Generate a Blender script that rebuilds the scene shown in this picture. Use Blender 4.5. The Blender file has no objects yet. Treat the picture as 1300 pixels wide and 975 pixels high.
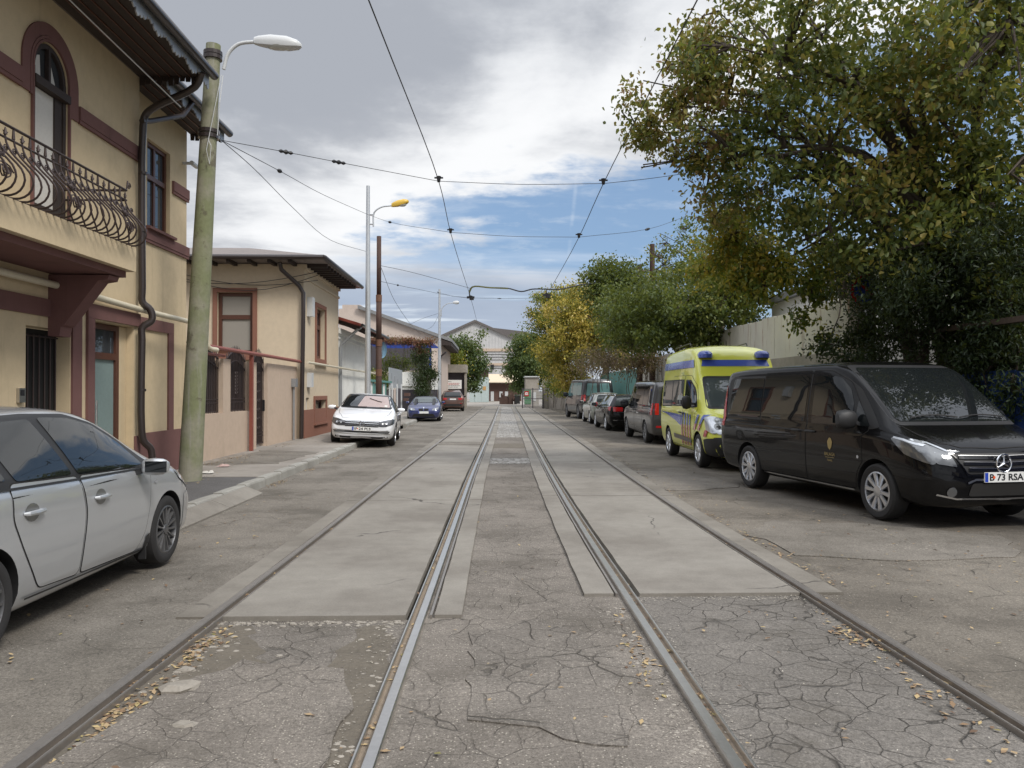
import bpy, bmesh, math, random
import numpy as np
from mathutils import Vector, Matrix
from mathutils.bvhtree import BVHTree
from mathutils.geometry import tessellate_polygon
R = math.radians
scene = bpy.context.scene
COL = scene.collection
random.seed(7)
rng = np.random.default_rng(11)

# ------------------------------------------------------------------ camera
F_PX, CAM_H = 977.0, 1.59
cam_d = bpy.data.cameras.new('camera'); cam = bpy.data.objects.new('camera', cam_d); COL.objects.link(cam)
cam_d.sensor_width = 36; cam_d.lens = F_PX/1300*36; cam_d.clip_end = 3000; cam_d.clip_start = .05
YAW, PITCH = R(1.466), R(.50)
cam.location = (0, 0, CAM_H)
cam.rotation_euler = (R(90)+PITCH, 0, -YAW)
scene.camera = cam
_M = (Matrix.Rotation(-YAW, 3, 'Z') @ Matrix.Rotation(R(90)+PITCH, 3, 'X'))
def ray(px, py): return _M @ Vector(((px-650)/F_PX, (487.5-py)/F_PX, -1))
def atY(px, py, Y):
    d = ray(px, py); t = Y/d.y; return Vector((0,0,CAM_H)) + d*t
def atX(px, py, X):
    d = ray(px, py); t = X/d.x; return Vector((0,0,CAM_H)) + d*t

def gz(y):                                   # the road falls very slightly away from the camera
    return .0133*math.log1p(math.exp(min(50, (8.6-y)*.9)))/.9

def pchip(xs, ys):
    xs = np.array(xs, float); ys = np.array(ys, float); h = np.diff(xs); d = np.diff(ys)/h
    m = np.zeros(len(xs))
    for i in range(1, len(xs)-1):
        if d[i-1]*d[i] > 0:
            w1, w2 = 2*h[i]+h[i-1], h[i]+2*h[i-1]; m[i] = (w1+w2)/(w1/d[i-1]+w2/d[i])
    m[0], m[-1] = d[0], d[-1]
    def f(x):
        i = int(np.clip(np.searchsorted(xs, x)-1, 0, len(h)-1)); t = (x-xs[i])/h[i]
        if x < xs[0]: return ys[0]+m[0]*(x-xs[0])
        if x > xs[-1]: return ys[-1]+m[-1]*(x-xs[-1])
        return ((2*t**3-3*t*t+1)*ys[i]+(t**3-2*t*t+t)*h[i]*m[i]+(-2*t**3+3*t*t)*ys[i+1]+(t**3-t*t)*h[i]*m[i+1])
    return f
C = pchip([-6,3.1,5.4,12.7,24.3,40,76,120], [.22,.244,.262,.335,.547,.83,1.42,2.2])

# ------------------------------------------------------------------ objects
def tag(o, label=None, cat=None, group=None, kind=None):
    if label: o['label'] = label
    if cat: o['category'] = cat
    if group: o['group'] = group
    if kind: o['kind'] = kind
    return o
def empty(name, label, cat, loc=(0,0,0), rz=0, group=None):
    o = bpy.data.objects.new(name, None); COL.objects.link(o); o.location = loc; o.rotation_euler = (0,0,rz)
    return tag(o, label, cat, group)
def link(name, me, mats, parent=None):
    o = bpy.data.objects.new(name, me); COL.objects.link(o)
    for m in (mats if isinstance(mats, (list, tuple)) else [mats]): me.materials.append(m)
    if parent: o.parent = parent
    return o
def copy_tree(o, parent=None):
    c = o.copy(); COL.objects.link(c); c.parent = parent
    for ch in list(o.children): copy_tree(ch, c)
    return c

class MB:
    def __init__(s): s.v = []; s.f = []; s.m = []
    def add(s, vs, fs, m=0):
        k = len(s.v); s.v += [tuple(v) for v in vs]; s.f += [tuple(i+k for i in f) for f in fs]; s.m += [m]*len(fs); return s
    def box(s, x0, x1, y0, y1, z0, z1, m=0, T=None):
        vs = [(x,y,z) for z in (z0,z1) for y in (y0,y1) for x in (x0,x1)]
        if T: vs = [T(*v) for v in vs]
        return s.add(vs, [(0,2,3,1),(4,5,7,6),(0,1,5,4),(2,6,7,3),(0,4,6,2),(1,3,7,5)], m)
    def hexa(s, lo, hi, m=0):               # two quads of 4 points
        vs = list(lo)+list(hi)
        return s.add(vs, [(0,3,2,1),(4,5,6,7),(0,1,5,4),(1,2,6,5),(2,3,7,6),(3,0,4,7)], m)
    def prism(s, poly, fn, d0, d1, m=0):    # poly 2-D, fn(a, b, d) -> 3-D
        n = len(poly); vs = [fn(a,b,d0) for a,b in poly]+[fn(a,b,d1) for a,b in poly]
        tri = tessellate_polygon([[Vector((a,b,0)) for a,b in poly]])
        fs = [t for t in tri]+[tuple(i+n for i in reversed(t)) for t in tri]
        fs += [(i,(i+1)%n,(i+1)%n+n,i+n) for i in range(n)]
        return s.add(vs, fs, m)
    def tube(s, pts, r, n=8, m=0, cap=True):
        pts = [Vector(p) for p in pts]; rs = r if isinstance(r, (list, tuple)) else [r]*len(pts)
        k = len(s.v); up = None
        for i, p in enumerate(pts):
            t = (pts[min(i+1,len(pts)-1)]-pts[max(i-1,0)])
            if t.length < 1e-9: t = Vector((0,0,1))
            t.normalize()
            if up is None:
                up = t.orthogonal().normalized()
            else:
                up = (up - t*up.dot(t))
                up = up.normalized() if up.length > 1e-6 else t.orthogonal().normalized()
            w = t.cross(up)
            for j in range(n):
                a = 2*math.pi*j/n; s.v.append(tuple(p+(up*math.cos(a)+w*math.sin(a))*rs[i]))
        for i in range(len(pts)-1):
            for j in range(n):
                a, b = k+i*n+j, k+i*n+(j+1)%n; s.f.append((a,b,b+n,a+n)); s.m.append(m)
        if cap:
            s.f.append(tuple(k+j for j in reversed(range(n)))); s.m.append(m)
            s.f.append(tuple(k+(len(pts)-1)*n+j for j in range(n))); s.m.append(m)
        return s
    def lathe(s, prof, fn, n=24, m=0):      # prof (r, h); fn(x, y, h)
        k = len(s.v)
        for r_, h in prof:
            for j in range(n):
                a = 2*math.pi*j/n; s.v.append(tuple(fn(r_*math.cos(a), r_*math.sin(a), h)))
        for i in range(len(prof)-1):
            for j in range(n):
                a, b = k+i*n+j, k+i*n+(j+1)%n; s.f.append((a,b,b+n,a+n)); s.m.append(m)
        return s
    def build(s, name, mats, parent=None, smooth=False, angle=None):
        me = bpy.data.meshes.new(name); me.from_pydata(s.v, [], s.f); me.update()
        bm = bmesh.new(); bm.from_mesh(me); bmesh.ops.recalc_face_normals(bm, faces=bm.faces); bm.to_mesh(me); bm.free()
        if len(set(s.m)) > 1 or (s.m and s.m[0]): me.polygons.foreach_set('material_index', s.m)
        if smooth:
            me.polygons.foreach_set('use_smooth', [True]*len(me.polygons))
            me.set_sharp_from_angle(angle=R(angle or 40))
        return link(name, me, mats, parent)

def quads(name, verts, n_per, faces_local, mats, parent=None, smooth=False):
    """fast mesh of many copies: verts (N*n_per,3), faces_local list of tuples of equal length"""
    N = len(verts)//n_per; L = len(faces_local[0]); fl = np.array(faces_local)
    idx = (np.arange(N)[:,None,None]*n_per+fl[None]).reshape(-1)
    me = bpy.data.meshes.new(name); me.vertices.add(len(verts)); me.vertices.foreach_set('co', np.asarray(verts, np.float32).ravel())
    me.loops.add(len(idx)); me.loops.foreach_set('vertex_index', idx.astype(np.int32))
    nf = len(idx)//L; me.polygons.add(nf); me.polygons.foreach_set('loop_start', np.arange(nf, dtype=np.int32)*L)
    me.update(calc_edges=True); me.validate()
    return link(name, me, mats, parent)

# ------------------------------------------------------------------ materials
def srgb(r, g, b):
    f = lambda c: c/12.92 if c <= .04045 else ((c+.055)/1.055)**2.4
    return (f(r/255), f(g/255), f(b/255), 1)
class NT:
    def __init__(s, name):
        s.mat = bpy.data.materials.new(name); s.mat.use_nodes = True; s.t = s.mat.node_tree; s.n = s.t.nodes
        s.b = s.n['Principled BSDF']; s._pos = None
    def node(s, typ, **kw):
        n = s.n.new(typ)
        for k, v in kw.items():
            if k.startswith('_'): setattr(n, k[1:], v)
            else:
                i = n.inputs[int(k[1:])] if (k[0] == 'i' and k[1:].isdigit()) else n.inputs[k.replace('__', ' ')]
                s.set(i, v)
        return n
    def set(s, i, v):
        if isinstance(v, bpy.types.NodeSocket): s.t.links.new(v, i)
        elif isinstance(v, bpy.types.Node): s.t.links.new(v.outputs[0], i)
        else: i.default_value = v
    @property
    def pos(s):
        if s._pos is None: s._pos = s.node('ShaderNodeNewGeometry').outputs['Position']
        return s._pos
    def math(s, op, a, b=0.0, c=0.0, clamp=False):
        n = s.node('ShaderNodeMath', _operation=op, _use_clamp=clamp); s.set(n.inputs[0], a); s.set(n.inputs[1], b)
        if op in ('MULTIPLY_ADD',): s.set(n.inputs[2], c)
        return n.outputs[0]
    def noise(s, scale, detail=4, rough=.55, vec=None, dist=0):
        n = s.node('ShaderNodeTexNoise', Scale=scale, Detail=detail, Roughness=rough, Distortion=dist); s.set(n.inputs['Vector'], vec if vec is not None else s.pos); return n.outputs['Fac']
    def vor(s, scale, feature='DISTANCE_TO_EDGE', vec=None, rnd=1.0):
        n = s.node('ShaderNodeTexVoronoi', _feature=feature, Scale=scale, Randomness=rnd); s.set(n.inputs['Vector'], vec if vec is not None else s.pos); return n
    def ramp(s, fac, lo, hi, a=0.0, b=1.0, smooth=True):
        n = s.node('ShaderNodeMapRange', i1=lo, i2=hi, i3=a, i4=b)
        if smooth: n.interpolation_type = 'SMOOTHSTEP'
        s.set(n.inputs[0], fac); return n.outputs[0]
    def mix(s, fac, a, b, mode='MIX'):
        n = s.node('ShaderNodeMix', _data_type='RGBA', _blend_type=mode); s.set(n.inputs[0], fac); s.set(n.inputs[6], a); s.set(n.inputs[7], b); return n.outputs[2]
    def crampc(s, fac, stops, interp='LINEAR'):
        n = s.node('ShaderNodeValToRGB'); s.set(n.inputs[0], fac); cr = n.color_ramp; cr.interpolation = interp
        while len(cr.elements) < len(stops): cr.elements.new(.5)
        for e, (p, c) in zip(cr.elements, stops): e.position = p; e.color = c if len(c) == 4 else (*c, 1)
        return n.outputs[0]
    def vadd(s, a, b, op='ADD'):
        n = s.node('ShaderNodeVectorMath', _operation=op); s.set(n.inputs[0], a); s.set(n.inputs[1], b); return n.outputs[0]
    def warp(s, scale, amt, vec=None):
        n = s.node('ShaderNodeTexNoise', Scale=scale, Detail=3.0); s.set(n.inputs['Vector'], vec if vec is not None else s.pos)
        d = s.vadd(n.outputs['Color'], (.5,.5,.5), 'SUBTRACT'); m = s.node('ShaderNodeVectorMath', _operation='SCALE'); s.set(m.inputs[0], d); m.inputs[3].default_value = amt*2
        return s.vadd(vec if vec is not None else s.pos, m.outputs[0])
    def bump(s, h, strength=.5, dist=.01):
        n = s.node('ShaderNodeBump', Strength=strength, Distance=dist); s.set(n.inputs['Height'], h); s.set(s.b.inputs['Normal'], n.outputs[0]); return n
    def out(s, **kw):
        for k, v in kw.items(): s.set(s.b.inputs[k.replace('__', ' ')], v)
        return s.mat

def simple(name, col, rough=.6, metal=0.0, var=.12, scale=6.0, bump=0.0, coat=0.0, spec=.5, bdist=.01):
    n = NT(name); c = (*col[:3], 1)
    f = n.noise(scale, 5, .6); g = n.noise(scale*7, 3, .6)
    k = n.math('MULTIPLY_ADD', n.math('ADD', f, g), var*2, 1-var*2)
    cc = n.mix(1.0, c, k, 'MULTIPLY')
    if bump: n.bump(n.math('ADD', f, n.math('MULTIPLY', g, .4)), bump, bdist)
    n.out(Base__Color=cc, Roughness=rough, Metallic=metal, Coat__Weight=coat, Specular__IOR__Level=spec)
    return n.mat

def plaster(name, col, stain=.25, dirt=(.16,.13,.10), bump=.25, streaks=True):
    n = NT(name); c = (*col[:3], 1)
    a = n.noise(.9, 6, .62); b = n.noise(7, 4, .6); g = n.noise(60, 3, .6)
    v = n.math('MULTIPLY_ADD', b, .22, .89); v = n.math('MULTIPLY', v, n.math('MULTIPLY_ADD', g, .12, .94))
    cc = n.mix(1.0, c, v, 'MULTIPLY')
    cc = n.mix(n.ramp(a, .5, .75, 0, stain), cc, (*dirt, 1))
    if streaks:
        m = n.node('ShaderNodeMapping'); n.set(m.inputs[0], n.pos); m.inputs['Scale'].default_value = (3,3,.25)
        st = n.noise(1.6, 5, .7, m.outputs[0]); cc = n.mix(n.ramp(st, .56, .8, 0, stain), cc, (*dirt, 1))
    n.bump(n.math('ADD', n.math('MULTIPLY', b, .6), n.math('MULTIPLY', g, .3)), bump, .01)
    return n.out(Base__Color=cc, Roughness=.9, Specular__IOR__Level=.25)

def asphalt(name, c1, c2, cs=1.0, crack=1.0, gator=0.0, gs=5.0, speck=.35, rough_b=.6, wide=.012, leafy=0.0, fill=(.028,.025,.02)):
    n = NT(name)
    w = n.warp(1.7, .16); w2 = n.warp(5.0, .045, w)
    big = n.noise(.55, 5, .6); mid = n.noise(4, 5, .65); fine = n.noise(55, 3, .7)
    col = n.mix(n.ramp(big, .35, .68), (*c1, 1), (*c2, 1))
    col = n.mix(1.0, col, n.math('MULTIPLY_ADD', mid, .55, .72), 'MULTIPLY')
    col = n.mix(1.0, col, n.math('MULTIPLY_ADD', fine, 1.7, .15), 'MULTIPLY')
    grn = n.noise(150, 2, .6); col = n.mix(1.0, col, n.math('MULTIPLY_ADD', grn, 1.6, .2), 'MULTIPLY')
    sp = n.vor(62, 'F1'); sc = n.ramp(sp.outputs['Distance'], .12, .34, 1, 0)
    rnd = n.node('ShaderNodeSeparateColor'); n.set(rnd.inputs[0], sp.outputs['Color'])
    sel = n.ramp(rnd.outputs[0], .62, .78)
    col = n.mix(n.math('MULTIPLY', n.math('MULTIPLY', sc, sel), speck), col, (.48,.44,.37,1))
    d1 = n.vor(cs, vec=w2).outputs['Distance']; m1 = n.ramp(n.noise(1.3, 3), .47, .60)
    k = n.math('MULTIPLY', n.ramp(d1, wide*cs*.08, wide*cs*.58, 1, 0), m1)
    d3 = n.vor(cs*2.6, vec=w2).outputs['Distance']; m3 = n.ramp(n.noise(1.1, 3), .50, .60)
    k = n.math('MAXIMUM', k, n.math('MULTIPLY', n.ramp(d3, wide*cs*.1, wide*cs*.95, .75, 0), m3))
    k = n.math('MULTIPLY', k, crack)
    if gator:
        d2 = n.vor(gs, vec=n.warp(3.0, .07)).outputs['Distance']; m2 = n.ramp(n.noise(.6, 3), .36, .54)
        k2 = n.math('MULTIPLY', n.ramp(d2, .003, .017, 1, 0), m2)
        k = n.math('MAXIMUM', k, n.math('MULTIPLY', k2, gator))
    col = n.mix(n.math('MULTIPLY', k, .70), col, (*fill, 1))
    halo = n.math('MULTIPLY', n.ramp(d1, 0, .05*cs, .16, 0), m1)
    col = n.mix(halo, col, (.085,.075,.062,1))
    stn = n.ramp(n.noise(1.1, 6, .7), .50, .68, 0, .55); col = n.mix(stn, col, (.10,.088,.072,1))
    if leafy:
        lf = n.ramp(n.noise(16, 4, .75), .60, .68, 0, 1); la = n.ramp(n.noise(.7, 3, .6), .48, .62, 0, leafy)
        col = n.mix(n.math('MULTIPLY', lf, la), col, (.26,.185,.10,1))
    h = n.math('ADD', n.math('MULTIPLY', fine, .28), n.math('MULTIPLY', mid, .7))
    h = n.math('SUBTRACT', h, n.math('MULTIPLY', k, 1.6))
    h = n.math('ADD', h, n.math('MULTIPLY', n.noise(1.5, 3), 1.2))
    n.bump(h, rough_b, .022)
    return n.out(Base__Color=col, Roughness=.88, Specular__IOR__Level=.3)

def concrete(name, c, cracks=.4, stain=.3, dirt=(.13,.115,.09)):
    n = NT(name); big = n.noise(.7, 6, .6); mid = n.noise(6, 5, .65); fine = n.noise(70, 3, .7)
    col = n.mix(n.ramp(big, .35, .7, 0, stain), (*c, 1), (*dirt, 1))
    col = n.mix(1.0, col, n.math('MULTIPLY_ADD', mid, .4, .80), 'MULTIPLY')
    col = n.mix(1.0, col, n.math('MULTIPLY_ADD', fine, .5, .75), 'MULTIPLY')
    d = n.vor(.45, vec=n.warp(2.2, .2)).outputs['Distance']
    k = n.math('MULTIPLY', n.math('MULTIPLY', n.ramp(d, .0015, .006, 1, 0), n.ramp(n.noise(.6, 2), .52, .6)), cracks)
    col = n.mix(k, col, (.05,.045,.04,1))
    sp = n.vor(45, 'F1'); rnd = n.node('ShaderNodeSeparateColor'); n.set(rnd.inputs[0], sp.outputs['Color'])
    pits = n.math('MULTIPLY', n.ramp(sp.outputs['Distance'], .08, .2, 1, 0), n.ramp(rnd.outputs[0], .86, .9)); col = n.mix(n.math('MULTIPLY', pits, .55), col, (.09,.08,.07,1))
    h = n.math('SUBTRACT', n.math('ADD', n.math('MULTIPLY', mid, .5), n.math('MULTIPLY', fine, .2)), k)
    n.bump(h, .4, .01)
    return n.out(Base__Color=col, Roughness=.85, Specular__IOR__Level=.3)

def leafmat(name, stops, clump=.8, trans=.35, cl_cols=None):
    """every leaf its own colour, whole sprays leaning to one season's colour"""
    n = NT(name); g = n.node('ShaderNodeNewGeometry')
    f = n.noise(clump, 3, .6)
    k = n.math('ADD', n.math('MULTIPLY', g.outputs['Random Per Island'], .55), n.math('MULTIPLY', n.ramp(f, .3, .7, 0, 1, False), .45))
    col = n.crampc(k, stops)
    n.out(Base__Color=col, Roughness=.45, Specular__IOR__Level=.35)
    tr = n.node('ShaderNodeBsdfTranslucent'); n.set(tr.inputs[0], n.mix(.4, col, (.35,.38,.05,1)))
    ms = n.node('ShaderNodeMixShader', Fac=trans); n.t.links.new(n.b.outputs[0], ms.inputs[1]); n.t.links.new(tr.outputs[0], ms.inputs[2])
    n.t.links.new(ms.outputs[0], n.n['Material Output'].inputs[0]); return n.mat

def glass(name, col=(.02,.024,.026), rough=.03, trans=0.0):
    n = NT(name); f = n.noise(3, 4)
    return n.out(Base__Color=(*col, 1), Roughness=n.math('MULTIPLY_ADD', f, .012, rough*.3), Specular__IOR__Level=.6, Transmission__Weight=trans, Coat__Weight=.1, Coat__Roughness=.01)
def paint(name, col, metal=0.0, rough=.35, flake=0.0, dust=.10, spec=.5, coat=1.0):
    n = NT(name); c = (*col[:3], 1)
    obj = n.node('ShaderNodeTexCoord').outputs['Object']
    sep = n.node('ShaderNodeSeparateXYZ'); n.set(sep.inputs[0], obj)
    low = n.ramp(sep.outputs[2], .15, .75, dust*2.2, dust*.35)
    d = n.math('MULTIPLY', low, n.math('MULTIPLY_ADD', n.noise(5, 5, .65), 1.2, .2))
    cc = n.mix(d, c, (.16,.14,.115,1))
    n.bump(n.noise(2.2, 2, .5), .03, .01)
    return n.out(Base__Color=cc, Roughness=n.math('ADD', rough, n.math('MULTIPLY', d, .8)), Metallic=metal, Specular__IOR__Level=spec, Coat__Weight=coat, Coat__Roughness=n.math('MULTIPLY_ADD', d, .5, .02))

M = {}
def m_(k, *a, fn=simple, **kw): M[k] = fn(k, *a, **kw); return M[k]
m_('asphalt_side', (.198,.178,.152), (.132,.118,.099), fn=asphalt, cs=.8, crack=.45, speck=.35, wide=.009)
m_('asphalt_mid', (.198,.176,.152), (.134,.118,.101), fn=asphalt, cs=.9, crack=.85, gator=.40, gs=3.6, speck=.9, wide=.010)
m_('asphalt_gator', (.165,.150,.133), (.135,.123,.109), fn=asphalt, cs=.9, crack=1.0, gator=1.0, gs=4.6, speck=.3, wide=.015)
m_('asphalt_patch', (.188,.168,.146), (.126,.112,.097), fn=asphalt, cs=1.1, crack=1.0, gator=.55, gs=3.2, speck=.7, wide=.014)
m_('asphalt_right', (.185,.164,.136), (.110,.096,.079), fn=asphalt, cs=.55, crack=.8, speck=.35, wide=.014, leafy=.55)
m_('asphalt_new', (.115,.11,.108), (.10,.096,.094), fn=asphalt, cs=.5, crack=.1, speck=.15)
m_('slab', (.255,.236,.206), fn=concrete, cracks=.8, stain=.75, dirt=(.155,.138,.118))
m_('slab_edge', (.235,.215,.185), fn=concrete, cracks=.9, stain=.8, dirt=(.13,.115,.095))
m_('kerb_c', (.34,.33,.30), fn=concrete, cracks=.2, stain=.5, dirt=(.17,.16,.14))
m_('pavement_c', (.29,.265,.235), fn=concrete, cracks=1.0, stain=.6, dirt=(.15,.13,.11))
m_('dirt', (.13,.112,.088), .95, var=.3, scale=5, bump=.8, bdist=.03)
m_('yard', (.33,.30,.265), fn=concrete, cracks=.6, stain=.5)
m_('rail_bright', (.66,.64,.61), .30, 1.0, var=.14, scale=5)
m_('rail_dull', (.30,.275,.25), .45, .7, var=.2, scale=5)
m_('rail_rust', (.085,.06,.045), .8, .2, var=.3, scale=20, bump=.4)
m_('groove', (.22,.175,.13), .95, var=.35, scale=30, bump=.8)
m_('cream', (.575,.465,.305), fn=plaster, stain=.38, dirt=(.30,.24,.16))
m_('maroon', (.17,.088,.08), fn=plaster, stain=.45, dirt=(.07,.045,.04))
m_('brown_trim', (.25,.12,.085), fn=plaster, stain=.15, dirt=(.1,.06,.05))
m_('pink_wall', (.52,.41,.32), fn=plaster, stain=.25, dirt=(.3,.24,.18))
m_('beige2', (.60,.50,.37), fn=plaster, stain=.2, dirt=(.38,.3,.2))
m_('white_wall', (.80,.80,.76), fn=plaster, stain=.3, dirt=(.4,.38,.34))
m_('pinkgrey', (.56,.47,.41), fn=plaster, stain=.3, dirt=(.35,.3,.26))
m_('dark_wood', (.035,.024,.02), .75, var=.25, scale=12, bump=.3)
m_('frame_brown', (.09,.035,.022), .45, var=.15, scale=12)
m_('iron', (.045,.03,.028), .5, .3, var=.3, scale=25)
m_('pipe_dark', (.04,.03,.028), .35, .2, var=.15, scale=8, coat=.3)
m_('pipe_cream', (.62,.56,.42), .45, var=.1, scale=8)
m_('pipe_red', (.24,.07,.05), .5, var=.2, scale=8)
m_('pipe_grey', (.30,.31,.32), .45, .4, var=.15, scale=8)
m_('tin', (.15,.135,.13), .5, .3, var=.2, scale=4)
m_('red_roof', (.22,.045,.03), .7, var=.2, scale=6, bump=.3)
m_('grey_roof', (.24,.24,.24), .6, .2, var=.2, scale=3)
m_('curtain', (.58,.56,.52), .9, var=.1, scale=4)
m_('win_glass', fn=lambda k: glass(k, (.05,.055,.06)))
m_('win_pale', fn=lambda k: glass(k, (.30,.28,.25), .12))
m_('frost', (.22,.29,.28), .25, var=.1, scale=3)
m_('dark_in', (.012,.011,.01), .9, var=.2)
m_('steel', (.55,.55,.55), .3, 1.0, var=.1)
m_('galv', (.52,.54,.56), .42, .5, var=.15, scale=5)
m_('rustpole', (.075,.042,.032), .75, .2, var=.35, scale=6, bump=.3)
m_('lampgrey', (.55,.56,.56), .4, var=.05)
m_('lampyellow', (.62,.40,.05), .4, var=.1)
m_('lens', (.55,.56,.52), .15, var=.03)
m_('wire', (.02,.02,.022), .5, var=.1)
m_('black_plastic', (.018,.018,.019), .55, var=.15, scale=30)
m_('tyre', (.022,.021,.021), .8, var=.2, scale=40, bump=.2)
m_('chrome', (.75,.76,.78), .12, 1.0, var=.04)
m_('alloy', (.60,.61,.63), .28, .85, var=.05)
m_('alloy_grey', (.20,.20,.205), .38, .8, var=.05)
m_('car_glass', fn=lambda k: glass(k, (.010,.012,.013), .02))
m_('car_glass_g', fn=lambda k: glass(k, (.07,.085,.085), .03))
m_('red_lens', (.42,.01,.012), .12, var=.05, coat=.8)
m_('white_lens', (.50,.52,.55), .12, .55, var=.05, coat=1.0)
m_('lens_dark', (.17,.175,.18), .10, .6, var=.05, coat=1.0)
m_('blue_light', (.075,.12,.46), .2, var=.05, coat=.6)
m_('plate_white', (.78,.78,.76), .45, var=.03)
m_('plate_blue', (.02,.06,.42), .4, var=.03)
m_('ink', (.01,.01,.012), .5, var=.02)
m_('orange_dot', (.8,.12,.03), .5, var=.02)
m_('gold', (.36,.27,.11), .5, .3, var=.1)
m_('shade_pink', (.46,.32,.29), .5, var=.06, coat=.6)
m_('teal', (.40,.47,.46), .6, var=.15, scale=2)
m_('teal_fence', (.10,.26,.23), .6, var=.2, scale=3)
m_('green_paint', (.03,.15,.05), .5, var=.15, scale=5)
m_('blue_paint', (.012,.045,.27), .6, var=.2, scale=3)
m_('brick_red', (.11,.062,.05), .9, var=.25, scale=3, bump=.3)
m_('booth_dark', (.06,.052,.06), .7, var=.15)
m_('bark', (.075,.058,.045), .95, var=.35, scale=9, bump=1.0, bdist=.03)
m_('stone_c', (.34,.31,.27), fn=concrete, cracks=.3, stain=.5)

def pole_mat():                                  # greenish, weathered concrete post
    n = NT('post_concrete'); a = n.noise(1.2, 5, .6); b = n.noise(18, 4, .6)
    m = n.node('ShaderNodeMapping'); n.set(m.inputs[0], n.pos); m.inputs['Scale'].default_value = (9,9,.6)
    s = n.noise(1.0, 5, .7, m.outputs[0])
    col = n.mix(n.ramp(a, .35, .62), (.27,.255,.20,1), (.185,.20,.105,1))
    col = n.mix(n.ramp(s, .52, .7, 0, .7), col, (.30,.29,.26,1)); col = n.mix(n.ramp(n.noise(2.5,5,.7), .58, .66, 0, .6), col, (.08,.06,.045,1))
    col = n.mix(1.0, col, n.math('MULTIPLY_ADD', b, .5, .75), 'MULTIPLY'); n.bump(n.math('ADD', s, n.math('MULTIPLY', b, .5)), .5, .012)
    return n.out(Base__Color=col, Roughness=.9)
M['post_concrete'] = pole_mat()

def corrugated(name, c, rust=.5, axis=1, pitch=.2, rustc=(.20,.075,.03)):
    n = NT(name); sep = n.node('ShaderNodeSeparateXYZ'); n.set(sep.inputs[0], n.pos)
    w = n.math('SINE', n.math('MULTIPLY', sep.outputs[axis], 6.283/pitch))
    m = n.node('ShaderNodeMapping'); n.set(m.inputs[0], n.pos); m.inputs['Scale'].default_value = (4,4,.5)
    s = n.noise(1.3, 6, .72, m.outputs[0]); b = n.noise(1.1, 5, .6)
    col = n.mix(1.0, (*c, 1), n.math('MULTIPLY_ADD', b, .4, .78), 'MULTIPLY')
    col = n.mix(n.ramp(s, .55, .66, 0, rust), col, (*rustc, 1)); n.bump(w, .5, .03)
    return n.out(Base__Color=col, Roughness=.7)
M['rusty_sheet'] = corrugated('rusty_sheet', (.52,.50,.43), .75, 1, .9)
M['hall_sheet'] = corrugated('hall_sheet', (.50,.50,.50), .15, 0, .6, (.35,.28,.22))
M['teal_sheet'] = corrugated('teal_sheet', (.12,.27,.24), .25, 1, .25)
M['tin_roof'] = corrugated('tin_roof', (.20,.17,.155), .3, 0, .35, (.14,.10,.09))
def cobbles():
    n = NT('setts'); w = n.warp(2, .03); v = n.vor(7.5, vec=w, rnd=.65); f = n.vor(7.5, 'F1', vec=w, rnd=.65)
    g = n.node('ShaderNodeSeparateColor'); n.set(g.inputs[0], f.outputs['Color'])
    col = n.mix(g.outputs[0], (.25,.235,.215,1), (.46,.44,.41,1)); e = n.ramp(v.outputs[0], .02, .07, 1, 0)
    e2 = n.ramp(n.noise(1.4, 4, .6), .55, .68); col = n.mix(n.math('MAXIMUM', n.math('MULTIPLY', e, .9), n.math('MULTIPLY', e2, .7)), col, (.15,.135,.115,1))
    n.bump(n.ramp(v.outputs[0], 0, .16), .9, .03); return n.out(Base__Color=col, Roughness=.85)
M['setts'] = cobbles()

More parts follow.
